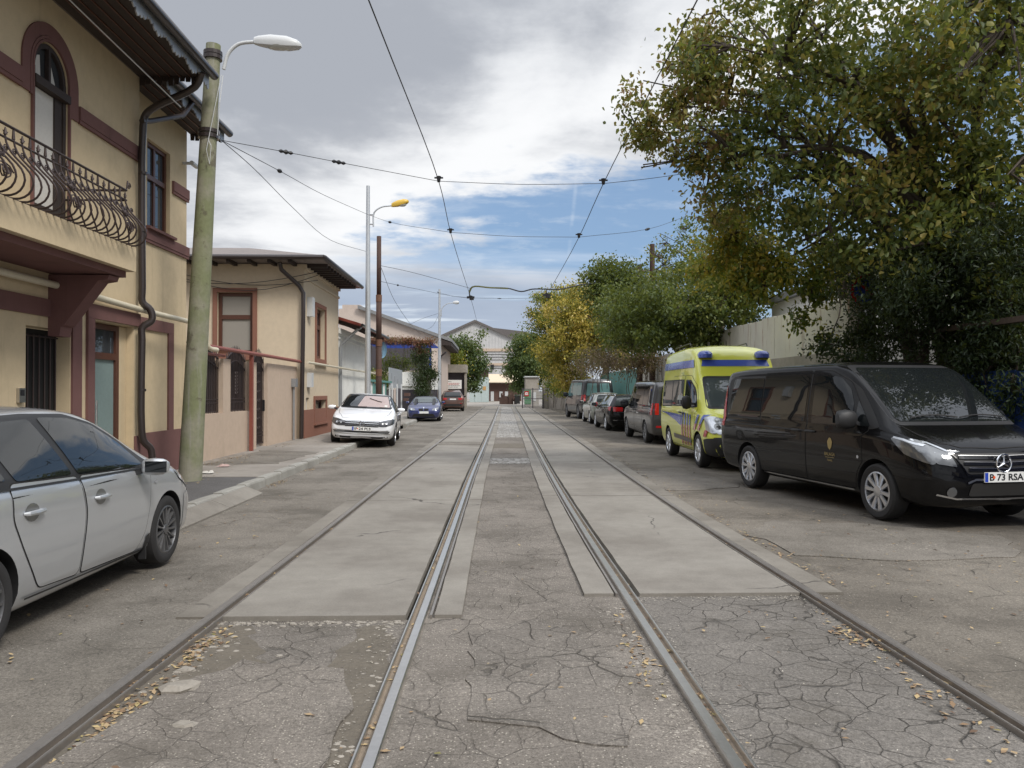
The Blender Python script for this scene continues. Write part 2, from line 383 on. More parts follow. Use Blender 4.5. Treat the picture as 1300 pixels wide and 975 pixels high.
# framed wall helper: a facade plane with a running coordinate a, height z, outward depth d
def planeX(X0): return lambda a, z, d: (X0+d, a, z)          # faces +X
def planeY(Y0): return lambda a, z, d: (a, Y0-d, z)          # faces -Y
def fbox(mb, P, a0, a1, z0, z1, d0, d1, m=0):
    return mb.hexa([P(a0,z0,d0),P(a1,z0,d0),P(a1,z1,d0),P(a0,z1,d0)], [P(a0,z0,d1),P(a1,z0,d1),P(a1,z1,d1),P(a0,z1,d1)], m)
def wall(mb, P, a0, a1, z0, z1, holes, depth=.25, m=0, mr=None, back=True):
    """holes: (a0,a1,z0,z1[,arch]) ; cells of the wall plus reveals"""
    mr = m if mr is None else mr
    As = sorted({a0,a1,*[h[0] for h in holes],*[h[1] for h in holes]}); Zs = sorted({z0,z1,*[h[2] for h in holes],*[h[3] for h in holes]})
    for i in range(len(As)-1):
        for j in range(len(Zs)-1):
            ca, cz = (As[i]+As[i+1])/2, (Zs[j]+Zs[j+1])/2
            if any(h[0] < ca < h[1] and h[2] < cz < h[3] for h in holes): continue
            mb.add([P(As[i],Zs[j],0),P(As[i+1],Zs[j],0),P(As[i+1],Zs[j+1],0),P(As[i],Zs[j+1],0)], [(0,1,2,3)], m)
    for h in holes:
        b0,b1,c0,c1 = h[:4]
        if len(h) > 4:                                       # round-headed: c1 is the crown, spring at c1-r
            r = (b1-b0)/2; zs = c1-r; mid = (b0+b1)/2; N = 20
            arc = [(mid-r*math.cos(math.pi*k/N), zs+r*math.sin(math.pi*k/N)) for k in range(N+1)]
            for k in range(N):
                (p,q),(p2,q2) = arc[k], arc[k+1]
                mb.add([P(p,q,0),P(p2,q2,0),P(p2,c1,0),P(p,c1,0)], [(0,1,2,3)], m)
                mb.add([P(p,q,0),P(p2,q2,0),P(p2,q2,-depth),P(p,q,-depth)], [(0,1,2,3)], mr)
            segs = [((b0,c0),(b0,zs)),((b1,c0),(b1,zs)),((b0,c0),(b1,c0))]
        else: segs = [((b0,c0),(b0,c1)),((b1,c0),(b1,c1)),((b0,c0),(b1,c0)),((b0,c1),(b1,c1))]
        for (p,q),(p2,q2) in segs:
            mb.add([P(p,q,0),P(p2,q2,0),P(p2,q2,-depth),P(p,q,-depth)], [(0,1,2,3)], mr)
def window(P, a0, a1, z0, z1, d, parent, frame='frame_brown', glassm='win_glass', vbars=(.5,), hbars=(.35,), fw=.06, name='window', curtain=None):
    mb = MB()
    for x0,x1,y0,y1 in ((a0,a0+fw,z0,z1),(a1-fw,a1,z0,z1),(a0+fw,a1-fw,z0,z0+fw),(a0+fw,a1-fw,z1-fw,z1)): fbox(mb, P, x0,x1,y0,y1,d,d+.06)
    for v in vbars: c = a0+(a1-a0)*v; fbox(mb, P, c-fw*.5,c+fw*.5,z0+fw,z1-fw,d+.004,d+.05)
    for v in hbars: c = z1-(z1-z0)*v; fbox(mb, P, a0+fw,a1-fw,c-fw*.6,c+fw*.6,d+.006,d+.066)
    w = mb.build(name, M[frame], parent)
    g = MB(); fbox(g, P, a0+.02,a1-.02,z0+.02,z1-.02,d+.008,d+.02); g.build('pane', M[glassm], w)
    if curtain: g = MB(); fbox(g, P, a0+.03,a1-.03,z0+.03,z1-.03,d-.02,d); g.build('curtain', M[curtain], w)
    return w
M['curtain_glass'] = glass('curtain_glass', (.13,.24,.24), .08)
M['win_sky'] = glass('win_sky', (.05,.06,.07), .02)
M['blue_sheet'] = corrugated('blue_sheet', (.012,.045,.17), .2, 1, .3, (.03,.02,.02))
m_('sleeve', (.16,.17,.06), .5, var=.2)
m_('gloss_black', (.008,.008,.009), .15, var=.05, coat=.6)
m_('lens_sm', (.07,.07,.075), .08, .4, var=.1, coat=.8)
m_('dish', (.16,.28,.38), .6, var=.15)
m_('notice', (.45,.26,.10), .6)
m_('pole_band', (.15,.075,.045), .75, var=.35, scale=8)
m_('shade_dull', (.33,.24,.215), .35, var=.2, scale=5, coat=.8)
# ------------------------------------------------------------------ vehicles
def catmull(P, n=4):
    P = [np.array(p, float) for p in P]; out = []
    for i in range(len(P)-1):
        p0 = P[i-1] if i > 0 else 2*P[0]-P[1]; p1, p2 = P[i], P[i+1]; p3 = P[i+2] if i+2 < len(P) else 2*P[-1]-P[-2]
        t0 = 0; t1 = t0+max(1e-4, np.linalg.norm(p1-p0)**.5); t2 = t1+max(1e-4, np.linalg.norm(p2-p1)**.5); t3 = t2+max(1e-4, np.linalg.norm(p3-p2)**.5)
        for k in range(n):
            t = t1+(t2-t1)*k/n
            A1=(t1-t)/(t1-t0)*p0+(t-t0)/(t1-t0)*p1; A2=(t2-t)/(t2-t1)*p1+(t-t1)/(t2-t1)*p2; A3=(t3-t)/(t3-t2)*p2+(t-t2)/(t3-t2)*p3
            B1=(t2-t)/(t2-t0)*A1+(t-t0)/(t2-t0)*A2; B2=(t3-t)/(t3-t1)*A2+(t-t1)/(t3-t1)*A3
            out.append((t2-t)/(t2-t1)*B1+(t-t1)/(t2-t1)*B2)
    out.append(P[-1]); return out

class Car:
    def __init__(s, name, label, cat, loc, heading, rows, wb, R_w, half, paintm, wheel_w=.21, arch=1.16, lean=0, group=None, cladding=None):
        s.root = empty(name, label, cat, loc, heading, group); s.root.rotation_euler[0] = lean
        rows = sorted(rows); xs = [r[0] for r in rows]
        fs = [pchip(xs, [r[i] for r in rows]) for i in range(1, 9)]
        S = []
        for a, b in zip(xs[:-1], xs[1:]):
            k = max(2, int((b-a)/.055)); S += [a+(b-a)*i/k for i in range(k)]
        S.append(xs[-1]); vs = []; rings = []
        for x in S:
            zb, zt, zbelt, wl, wm, wbt, wr, cr = [f(x) for f in fs]
            ze = zt-cr; sh = wbt+(wm-wbt)*.55
            ctl = [(0,zb),(wl*.90,zb),(wl,zb+.07),(wm*.995,zb+(zbelt-zb)*.42),(wm,zb+(zbelt-zb)*.66),(sh,zbelt-.055),(wbt-.006,zbelt),(wbt-(wbt-wr)*.12,zbelt+(ze-zbelt)*.16),(wr+(wbt-wr)*.14,ze-(ze-zbelt)*.12),(wr*.985,ze),(wr*.90,ze+cr*.42),(wr*.5,zt-cr*.13),(0,zt)]
            half_r = catmull(ctl, 3)
            ring = [(x, p[0], p[1]) for p in half_r]+[(x, -p[0], p[1]) for p in reversed(half_r[1:-1])]
            rings.append(len(vs)); vs += ring; n = len(ring)
        fcs = []
        for i in range(len(rings)-1):
            a, b = rings[i], rings[i+1]
            for j in range(n): fcs.append((a+j, a+(j+1)%n, b+(j+1)%n, b+j))
        for k0, xx in ((rings[0], -1), (rings[-1], 1)):
            c = len(vs); zz = [v[2] for v in vs[k0:k0+n]]; vs.append((vs[k0][0]+xx*.006, 0, (min(zz)+max(zz))/2))
            for j in range(n): fcs.append((k0+j, k0+(j+1)%n, c))
        me = bpy.data.meshes.new('body'); me.from_pydata([tuple(map(float, v)) for v in vs], [], fcs); me.update()
        bm = bmesh.new(); bm.from_mesh(me); bmesh.ops.recalc_face_normals(bm, faces=bm.faces); bm.to_mesh(me); bm.free()
        bm = bmesh.new(); bm.from_mesh(me); s.bvh = BVHTree.FromBMesh(bm); bm.free()
        body = link('body', me, [paintm, M['black_plastic']]); s.ax = (wb/2, -wb/2); s.Rw = R_w; s.half = half; s.paint = paintm; s.cl = cladding
        # wheel housings
        cut = MB(); ra = R_w*arch
        for ax in s.ax:
            for sd in (1, -1):
                cut.lathe([(0,0),(ra,0),(ra,1),(0,1)], lambda x, y, h, ax=ax, sd=sd: (ax+x, sd*(half-.30+h*.5), R_w+y*1.0), 40)
        co = cut.build('cutter', M['black_plastic'])
        mod = body.modifiers.new('b', 'BOOLEAN'); mod.operation = 'DIFFERENCE'; mod.object = co; mod.solver = 'EXACT'
        bpy.context.view_layer.update(); dg = bpy.context.evaluated_depsgraph_get()
        nm = bpy.data.meshes.new_from_object(body.evaluated_get(dg)); bpy.data.objects.remove(body); bpy.data.objects.remove(co)
        nm.materials.clear()
        s.body = link('body', nm, [paintm, M['black_plastic'], cladding or M['black_plastic']], s.root)
        for p in nm.polygons:
            p.use_smooth = True; c = p.center; p.material_index = 0
            for ax in s.ax:
                if all(math.hypot(nm.vertices[i].co.x-ax, nm.vertices[i].co.z-R_w) < ra*1.004 for i in p.vertices) and abs(c.y) < half+.02:
                    near = all(abs(math.hypot(nm.vertices[i].co.x-ax, nm.vertices[i].co.z-R_w)-ra) < ra*.004 for i in p.vertices)
                    if near or abs(abs(c.y)-(half-.30)) < .01: p.material_index = 1
            if cladding and c.z < rows_clad(c.x): p.material_index = 2
        nm.set_sharp_from_angle(angle=R(38))
    # surface point seen from a side
    def hit(s, side, a, b):
        o, d = {'R': ((a,-4,b),(0,1,0)), 'L': ((a,4,b),(0,-1,0)), 'F': ((6,a,b),(-1,0,0)), 'B': ((-6,a,b),(1,0,0)), 'T': ((a,b,6),(0,0,-1))}[side]
        r_ = s.bvh.ray_cast(Vector(o), Vector(d))
        if r_[0] is None:
            q = s.bvh.find_nearest(Vector({'R': (a,-s.half,b), 'L': (a,s.half,b), 'F': (2.2,a,b), 'B': (-2.2,a,b), 'T': (a,b,1.5)}[side])); return q[0], q[1]
        return r_[0], r_[1]
    def patch(s, name, side, poly, mat, off=.004, parent=None, step=.05, round_=0.0, merge=None, objs=None):
        if round_: poly = round_poly(poly, round_)
        tri = tessellate_polygon([[Vector((a,b,0)) for a,b in poly]])
        bm = bmesh.new(); vv = [bm.verts.new((a,b,0)) for a,b in poly]
        for t in tri:
            try: bm.faces.new([vv[i] for i in t])
            except ValueError: pass
        for axis in (0, 1):
            lo, hi = min(p[axis] for p in poly), max(p[axis] for p in poly); k = int((hi-lo)/step)
            for i in range(1, k+1):
                c = lo+(hi-lo)*i/(k+1); co = [0,0,0]; co[axis] = c; no = [0,0,0]; no[axis] = 1
                bmesh.ops.bisect_plane(bm, geom=bm.verts[:]+bm.edges[:]+bm.faces[:], plane_co=co, plane_no=no)
        out = {'R': Vector((0,-1,0)), 'L': Vector((0,1,0)), 'F': Vector((1,0,0)), 'B': Vector((-1,0,0)), 'T': Vector((0,0,1))}[side]
        for v in bm.verts:
            p, nrm = s.hit(side, v.co.x, v.co.y); 
            if nrm.dot(out) < 0: nrm = -nrm
            v.co = p+nrm*off
        bm.faces.ensure_lookup_table()
        for f in bm.faces:
            f.normal_update()
            if f.normal.dot(out) < 0: f.normal_flip()
            f.smooth = True
        me = bpy.data.meshes.new(name); bm.to_mesh(me); bm.free()
        return link(name, me, mat, parent or s.root)
    def both(s, name, poly, mat, off=.004, sides='RL', **k):
        return [s.patch(name, sd, poly, mat, off, **k) for sd in sides]
    def line(s, mb, side, pts, w, off=.005, m=0, n=10):
        """thin ribbon lying on the body"""
        pp = []
        for (a,b),(c,d) in zip(pts[:-1], pts[1:]):
            k = max(1, int(math.hypot(c-a, d-b)/.06)); pp += [(a+(c-a)*i/k, b+(d-b)*i/k) for i in range(k)]
        pp.append(pts[-1]); L = []; 
        for i, (a,b) in enumerate(pp):
            q, r_ = pp[max(0,i-1)], pp[min(len(pp)-1,i+1)]; dx, dy = r_[0]-q[0], r_[1]-q[1]; l = math.hypot(dx,dy) or 1; nx, ny = -dy/l*w/2, dx/l*w/2
            for sx in (1,-1):
                p, nr = s.hit(side, a+nx*sx, b+ny*sx)
                out = {'R': Vector((0,-1,0)), 'L': Vector((0,1,0)), 'F': Vector((1,0,0)), 'B': Vector((-1,0,0)), 'T': Vector((0,0,1))}[side]
                if nr.dot(out) < 0: nr = -nr
                L.append(tuple(p+nr*off))
        mb.add(L, [(2*i,2*i+1,2*i+3,2*i+2) for i in range(len(pp)-1)], m)
    def wheels(s, style='spoke', rimm='alloy', n=10, width=.21, track=None, steer=0):
        Rw = s.Rw; t = MB(); w = width/2
        fn = lambda x, y, h: (x, h, y)
        rr = Rw*.69
        t.lathe([(rr,-w*.9),(rr*1.06,-w*.98),(Rw*.90,-w*1.02),(Rw*.975,-w*.86),(Rw,-w*.55),(Rw,w*.55),(Rw*.975,w*.86),(Rw*.90,w*1.02),(rr*1.06,w*.98),(rr,w*.9)], fn, 48)
        rim = MB(); o = -w*.93                                        # outside faces -y
        rim.lathe([(rr*1.02,o),(rr*.955,o-.006),(rr*.93,o+.012),(rr*.90,w*.6)], fn, 48)
        back = MB(); back.lathe([(rr*.91,o+.075),(.001,o+.06)], fn, 32)
        for i in range(n):
            a = 2*math.pi*i/n+.2
            if style == 'twin': da = [(-.13,-.17),(.13,.17)]
            else: da = [(0,0)]
            for d0, d1 in da:
                ww = .011 if n > 11 else (.026 if style != 'twin' else .019)
                def P(r_, off, z, a=a, d0=d0, d1=d1):
                    an = a+d0+(d1-d0)*(r_/rr); c, sn = math.cos(an), math.sin(an); return (r_*c-off*sn, o+z, r_*sn+off*c)
                rim.hexa([P(.05,-ww*.7,.03),P(rr*.95,-ww*1.15,.02),P(rr*.95,ww*1.15,.02),P(.05,ww*.7,.03)], [P(.05,-ww*.5,.008),P(rr*.95,-ww*.85,-.002),P(rr*.95,ww*.85,-.002),P(.05,ww*.5,.008)])
        hb = .052 if n > 11 else .075; rim.lathe([(hb,.032+o),(hb*.88,o+.002),(.03,o-.006),(.001,o-.007)], fn, 20)
        made = []
        track = track if track is not None else s.half-w-.012
        for ax in s.ax:
            for sd in (-1, 1):
                if not made:
                    wo = t.build('tyre', M['tyre'], s.root, smooth=True); ro = rim.build('rim', M[rimm], wo, smooth=True, angle=35); bo = back.build('brake_disc', M['black_plastic'], wo, smooth=True); wo.name = 'wheel'; made.append(wo); c = wo
                else: c = copy_tree(made[0], s.root)
                c.location = (ax, sd*track, Rw); c.rotation_euler = (0, random.random()*6 if False else .3*len(made), math.pi if sd > 0 else 0)
                if ax > 0: c.rotation_euler[2] += steer
    def mirrors(s, x, z, mat, size=(.12,.21,.15), out=.09, back=True, foot=.0):
        for sd in (-1, 1):
            p, _ = s.hit('L' if sd > 0 else 'R', x, z); y = p.y; mb = MB(); L, W, H = size
            prof = [(1,.0,.0)]
            k = 12; rings = []
            for i, (f, sc, dx) in enumerate([(0,.60,-.0),(.12,.86,-.01),(.5,1,0),(.85,.88,0),(1,.55,.02)]):
                rings.append([(x-.03+dx+L*(.5 if math.cos(a) > 0 else .35)*sc*math.copysign(abs(math.cos(a))**.7, math.cos(a)), y+sd*(out-.03+W*f), z+.06+foot+H*.5*sc*math.copysign(abs(math.sin(a))**.7, math.sin(a))) for a in [2*math.pi*j/k for j in range(k)]])
            vs = [v for r_ in rings for v in r_]; fs = [(i*k+j, i*k+(j+1)%k, (i+1)*k+(j+1)%k, (i+1)*k+j) for i in range(len(rings)-1) for j in range(k)]+[tuple(range(k)), tuple(range((len(rings)-1)*k, len(rings)*k))]
            mb.add(vs, fs, 0)
            mb.hexa([(x-.05,y-sd*.03,z-.02),(x+.05,y-sd*.03,z-.02),(x+.04,y-sd*.03,z+.03),(x-.04,y-sd*.03,z+.03)], [(x-.05,y+sd*out,z+.01+foot),(x+.03,y+sd*out,z+.01+foot),(x+.03,y+sd*out,z+.06+foot),(x-.05,y+sd*out,z+.06+foot)], 1)
            mo = mb.build('wing_mirror', [mat, M['black_plastic']], s.root, smooth=True, angle=50)
            g = MB(); gx = x-.03-L*.36; g.hexa([(gx-.004,y+sd*(out+.01),z+.015+foot),(gx-.004,y+sd*(out+W*.9),z+.015+foot),(gx-.004,y+sd*(out+W*.9),z+.11+foot),(gx-.004,y+sd*(out+.01),z+.11+foot)], [(gx+.01,y+sd*(out+.01),z+.015+foot),(gx+.01,y+sd*(out+W*.9),z+.015+foot),(gx+.01,y+sd*(out+W*.9),z+.11+foot),(gx+.01,y+sd*(out+.01),z+.11+foot)])
            g.build('mirror_glass', M['car_glass'], mo)
    def handle(s, x, z, mat, sides='RL', L=.20, parent=None):
        for sd in sides:
            sg = -1 if sd == 'R' else 1; p, nr = s.hit(sd, x, z); y = p.y; mb = MB(); pts = []; rs = []
            for t, d, r_ in ((-.5,.004,.010),(-.42,.026,.016),(0,.036,.018),(.42,.026,.016),(.5,.004,.010)): pts.append((x+t*L, y+sg*d, z)); rs.append(r_)
            mb.tube(pts, rs, 8); h = mb.build('door_handle', mat, parent or s.root, smooth=True)
            s.patch('handle_recess', sd, [(x+.065*math.cos(a)*1.25-.01, z+.060*math.sin(a)) for a in [2*math.pi*i/14 for i in range(14)]], s.paint_dark, .0055, parent=h)
    def plate(s, side, x_off, z, text, w=.52, h=.11, dot=None, tilt=0):
        sg = 1 if side == 'F' else -1; p, nr = s.hit(side, x_off, z); q, _ = s.hit(side, x_off, z+.05); X = max(p.x*sg, q.x*sg)*sg+sg*.018
        mb = MB(); mb.box(X-.006, X+.006, x_off-w/2, x_off+w/2, z-h/2, z+h/2); pl = mb.build('number_plate', M['plate_white'], s.root)
        y0 = x_off+ (w/2 if side == 'B' else -w/2)*1
        lf = -1 if side == 'F' else 1                                 # which y is the reader's left
        ly = x_off+(-lf*w/2 if False else (lf*w/2))
        mb = MB(); a, b = ly-lf*.004, ly-lf*.046; mb.box(X+sg*.0062-.001, X+sg*.0062+.001, min(a,b), max(a,b), z-h/2+.004, z+h/2-.004); mb.build('country_band', M['plate_blue'], pl)
        if text:
            def put(tx, yc, size, mat, nm):
                cu = bpy.data.curves.new(nm, 'FONT'); cu.body = tx; cu.size = size; cu.extrude = .0008; cu.offset = size*.022; cu.align_x = 'LEFT'; cu.align_y = 'CENTER'; cu.resolution_u = 3
                tmp = bpy.data.objects.new(nm, cu); COL.objects.link(tmp); bpy.context.view_layer.update(); dg = bpy.context.evaluated_depsgraph_get()
                me = bpy.data.meshes.new_from_object(tmp.evaluated_get(dg)); bpy.data.objects.remove(tmp); me.materials.clear()
                o = link(nm, me, mat, pl); o.rotation_euler = (R(90), 0, R(90) if side == 'F' else R(-90)); o.location = (X+sg*.0075, yc, z); return o, me
            o, me = put(text, ly-lf*.060, h*.92, M['ink'], 'plate_text'); xs = [v.co.x for v in me.vertices]; sc = (w-.075)/(max(xs)-min(xs)); o.scale = (min(sc, 1.25), 1, 1)
            zs = [v.co.y for v in me.vertices]; o.location.z = z-(max(zs)+min(zs))/2
            if dot: 
                d = MB(); yc = ly-lf*dot*w; d.lathe([(.016,0),(.016,.002),(0.0005,.002)], lambda x, y, hh: (X+sg*(.0068+hh), yc+x, z+y), 14); d.build('registration_dot', M['orange_dot'], pl)
        return pl
rows_clad = lambda x: 0
def round_poly(poly, r_, k=4):
    out = []; n = len(poly)
    for i in range(n):
        p, a, b = Vector(poly[i]), Vector(poly[i-1]), Vector(poly[(i+1)%n]); u = a-p; v = b-p
        d = min(r_, u.length*.45, v.length*.45); p0 = p+u.normalized()*d; p1 = p+v.normalized()*d
        for t in [j/k for j in range(k+1)]: out.append(tuple(p0*(1-t)**2+p*2*t*(1-t)+p1*t*t))
    return out
def grow(poly, d):
    n = len(poly); area = sum(poly[i][0]*poly[(i+1)%n][1]-poly[(i+1)%n][0]*poly[i][1] for i in range(n)); sg = 1 if area > 0 else -1; out = []
    for i in range(n):
        p, a, b = Vector(poly[i]), Vector(poly[i-1]), Vector(poly[(i+1)%n]); e1 = (p-a).normalized(); e2 = (b-p).normalized()
        n1 = Vector((e1.y,-e1.x))*sg; n2 = Vector((e2.y,-e2.x))*sg; m = (n1+n2); l = max(.35, 1+n1.dot(n2)); out.append(tuple(p+m*(d/l)))
    return out
def mir(poly): return [(-a, b) for a, b in poly]

def glasshouse(c, windows, frame_poly, gm='car_glass', sides='RL', rim='black_plastic'):
    for sd in sides:
        c.patch('window_surround', sd, round_poly(frame_poly, .05), M[rim], .002)
        for w in windows: c.patch('window', sd, round_poly(w, .035), M[gm], .0065)
def screen(c, side, poly, gm='car_glass', name='windscreen', seal=.03):
    s_ = c.patch('screen_seal' if False else name, side, round_poly(poly, .06), M[gm], .007)
    c.patch('seal', side, round_poly(grow(poly, seal), .08), M['black_plastic'], .003, parent=s_); return s_
def doors(c, polys, sides='RL', hz=None):
    for sd in sides:
        for p in polys:
            d = c.patch('door', sd, round_poly(p, .05), c.paint, .0040)
            c.patch('door_gap', sd, round_poly(grow(p, .009), .055), M['dark_in'], .0022, parent=d)
def archpoly(cx, cz, r_, a0, a1, n=10):
    return [(cx+r_*math.cos(a0+(a1-a0)*i/n), cz+r_*math.sin(a0+(a1-a0)*i/n)) for i in range(n+1)]

# rows: x, zb, zt, zbelt, wl, wm, wb, wr, crown
HATCH = [(-2.05,.38,.78,.72,.55,.66,.60,.50,.03),(-2.0,.27,.98,.92,.70,.79,.73,.60,.03),(-1.88,.21,1.20,.97,.77,.85,.78,.58,.04),(-1.62,.18,1.43,.99,.80,.875,.83,.57,.05),(-1.0,.17,1.49,.985,.83,.88,.85,.60,.06),
 (-.3,.17,1.515,.965,.84,.88,.85,.62,.06),(.1,.17,1.49,.955,.84,.88,.85,.62,.06),(.45,.17,1.40,.945,.84,.88,.85,.63,.05),(.9,.17,1.18,.935,.84,.88,.845,.68,.04),(1.2,.18,1.02,.925,.84,.88,.835,.75,.035),(1.55,.18,.94,.885,.83,.87,.80,.73,.035),
 (1.85,.19,.84,.78,.80,.83,.74,.66,.03),(2.05,.21,.73,.67,.72,.76,.66,.56,.03),(2.15,.27,.64,.58,.60,.65,.55,.45,.02)]
SEDAN = [(-2.48,.38,.82,.76,.60,.70,.64,.55,.03),(-2.40,.27,1.02,.95,.74,.83,.76,.66,.03),(-2.0,.20,1.09,.97,.80,.89,.84,.70,.05),(-1.6,.18,1.19,.975,.83,.91,.86,.66,.06),(-1.1,.17,1.36,.97,.85,.915,.87,.61,.06),
 (-.5,.17,1.445,.96,.86,.915,.875,.62,.06),(0,.17,1.455,.95,.86,.915,.875,.63,.06),(.3,.17,1.42,.945,.86,.915,.875,.63,.06),(.75,.17,1.24,.935,.86,.915,.87,.68,.05),(1.15,.18,1.03,.925,.86,.91,.86,.76,.04),(1.5,.18,.96,.90,.85,.90,.83,.75,.04),
 (1.9,.19,.86,.80,.83,.87,.79,.70,.035),(2.12,.21,.76,.70,.78,.83,.74,.64,.03),(2.24,.24,.70,.64,.70,.77,.68,.56,.02),(2.28,.30,.62,.57,.62,.70,.60,.48,.02)]
ESTATE = [(-2.45,.38,.86,.80,.62,.72,.66,.55,.03),(-2.38,.27,1.08,.96,.76,.84,.78,.62,.03),(-2.15,.20,1.32,.99,.80,.89,.84,.60,.04),(-1.8,.18,1.42,.99,.83,.905,.86,.62,.06)]+[r for r in SEDAN if r[0] >= -.5]
ESTATE.insert(4, (-1.1,.17,1.45,.975,.85,.91,.87,.63,.06))
VAN = [(-2.65,.50,1.60,1.04,.78,.87,.84,.72,.05),(-2.60,.36,1.80,1.06,.86,.93,.90,.77,.06),(-2.48,.28,1.89,1.07,.90,.955,.93,.80,.07),(-1.6,.25,1.925,1.075,.92,.965,.945,.82,.075),(0,.25,1.94,1.075,.92,.965,.945,.82,.075),
 (.55,.25,1.93,1.07,.92,.965,.945,.82,.07),(.85,.25,1.87,1.065,.92,.965,.945,.81,.07),(1.2,.25,1.66,1.06,.92,.965,.94,.80,.06),(1.6,.25,1.36,1.05,.92,.965,.93,.81,.05),(1.86,.25,1.16,1.03,.91,.965,.92,.83,.045),(2.1,.25,1.08,1.0,.90,.95,.89,.79,.05),
 (2.28,.25,.99,.92,.87,.92,.84,.72,.045),(2.40,.26,.90,.83,.80,.86,.77,.64,.035),(2.47,.29,.80,.74,.70,.77,.68,.54,.03),(2.50,.34,.70,.64,.60,.68,.58,.45,.02)]
AMB = [(-2.52,.45,2.30,1.20,.80,.92,.90,.74,.08),(-2.47,.34,2.48,1.22,.88,.96,.94,.80,.09),(-2.3,.28,2.56,1.22,.92,.98,.965,.83,.10),(-1.4,.27,2.62,1.22,.94,.99,.97,.84,.11),(-.4,.27,2.64,1.22,.94,.99,.97,.84,.11),(.25,.27,2.60,1.21,.94,.99,.97,.83,.12),
 (.65,.27,2.44,1.20,.94,.99,.97,.82,.12),(.88,.27,2.14,1.20,.94,.99,.965,.82,.09),(1.05,.27,1.88,1.19,.94,.99,.96,.81,.07),(1.4,.27,1.58,1.17,.94,.985,.95,.81,.06),(1.8,.27,1.24,1.11,.93,.98,.93,.82,.05),(2.05,.27,1.12,1.03,.91,.96,.89,.77,.05),
 (2.25,.27,.98,.90,.87,.92,.84,.70,.05),(2.37,.28,.86,.79,.80,.86,.77,.62,.035),(2.44,.32,.72,.66,.68,.76,.66,.50,.02)]
SUVR = [(-2.2,.42,.95,.88,.62,.74,.68,.56,.03),(-2.14,.32,1.20,1.05,.76,.86,.80,.62,.03),(-1.95,.26,1.50,1.08,.82,.91,.86,.62,.05),(-1.5,.24,1.62,1.08,.84,.92,.88,.63,.06),(-.2,.24,1.66,1.06,.86,.925,.89,.65,.06),(.3,.24,1.60,1.05,.86,.925,.89,.65,.06),(1.0,.24,1.18,1.03,.86,.92,.87,.74,.05),(1.9,.26,.98,.9,.8,.86,.78,.68,.04),(2.2,.3,.7,.65,.62,.7,.6,.5,.02)]
COUPE = [(-1.98,.36,.80,.74,.60,.70,.64,.55,.03),(-1.85,.22,.95,.88,.76,.85,.80,.68,.03),(-1.4,.16,1.06,.90,.82,.89,.84,.64,.05),(-.8,.15,1.26,.89,.84,.89,.85,.58,.06),(-.3,.15,1.29,.88,.84,.89,.85,.58,.06),(.1,.15,1.20,.87,.84,.89,.845,.62,.05),(.5,.15,.98,.86,.84,.89,.84,.72,.04),(1.2,.16,.88,.82,.83,.88,.81,.71,.04),(1.75,.17,.76,.71,.80,.84,.75,.66,.03),(2.0,.2,.66,.61,.72,.76,.67,.57,.02),(2.08,.27,.57,.53,.58,.63,.53,.42,.02)]

P_silver = paint('paint_silver', (.50,.515,.53), .5, .30, dust=.04)
P_silver_d = paint('paint_silver_shade', (.20,.205,.20), .55, .35)  # darker copy of the silver, paints shade into the handle recess
P_black = paint('paint_black', (.004,.004,.0045), .0, .25, dust=.006, spec=.1, coat=.5)
P_white = paint('paint_white', (.78,.79,.81), .0, .3, dust=.05)
P_yellow = paint('paint_yellow', (.72,.74,.075), .0, .35, dust=.05)
P_blue = paint('paint_blue', (.013,.022,.12), .3, .3)
P_grey = paint('paint_dark_grey', (.045,.046,.05), .4, .35, dust=.12)
P_brown = paint('paint_brown', (.15,.085,.07), .4, .3)
P_green = paint('paint_light_green_grey', (.36,.37,.33), .5, .3)

def vehicle_common(c, wheelkw): c.wheels(**wheelkw)

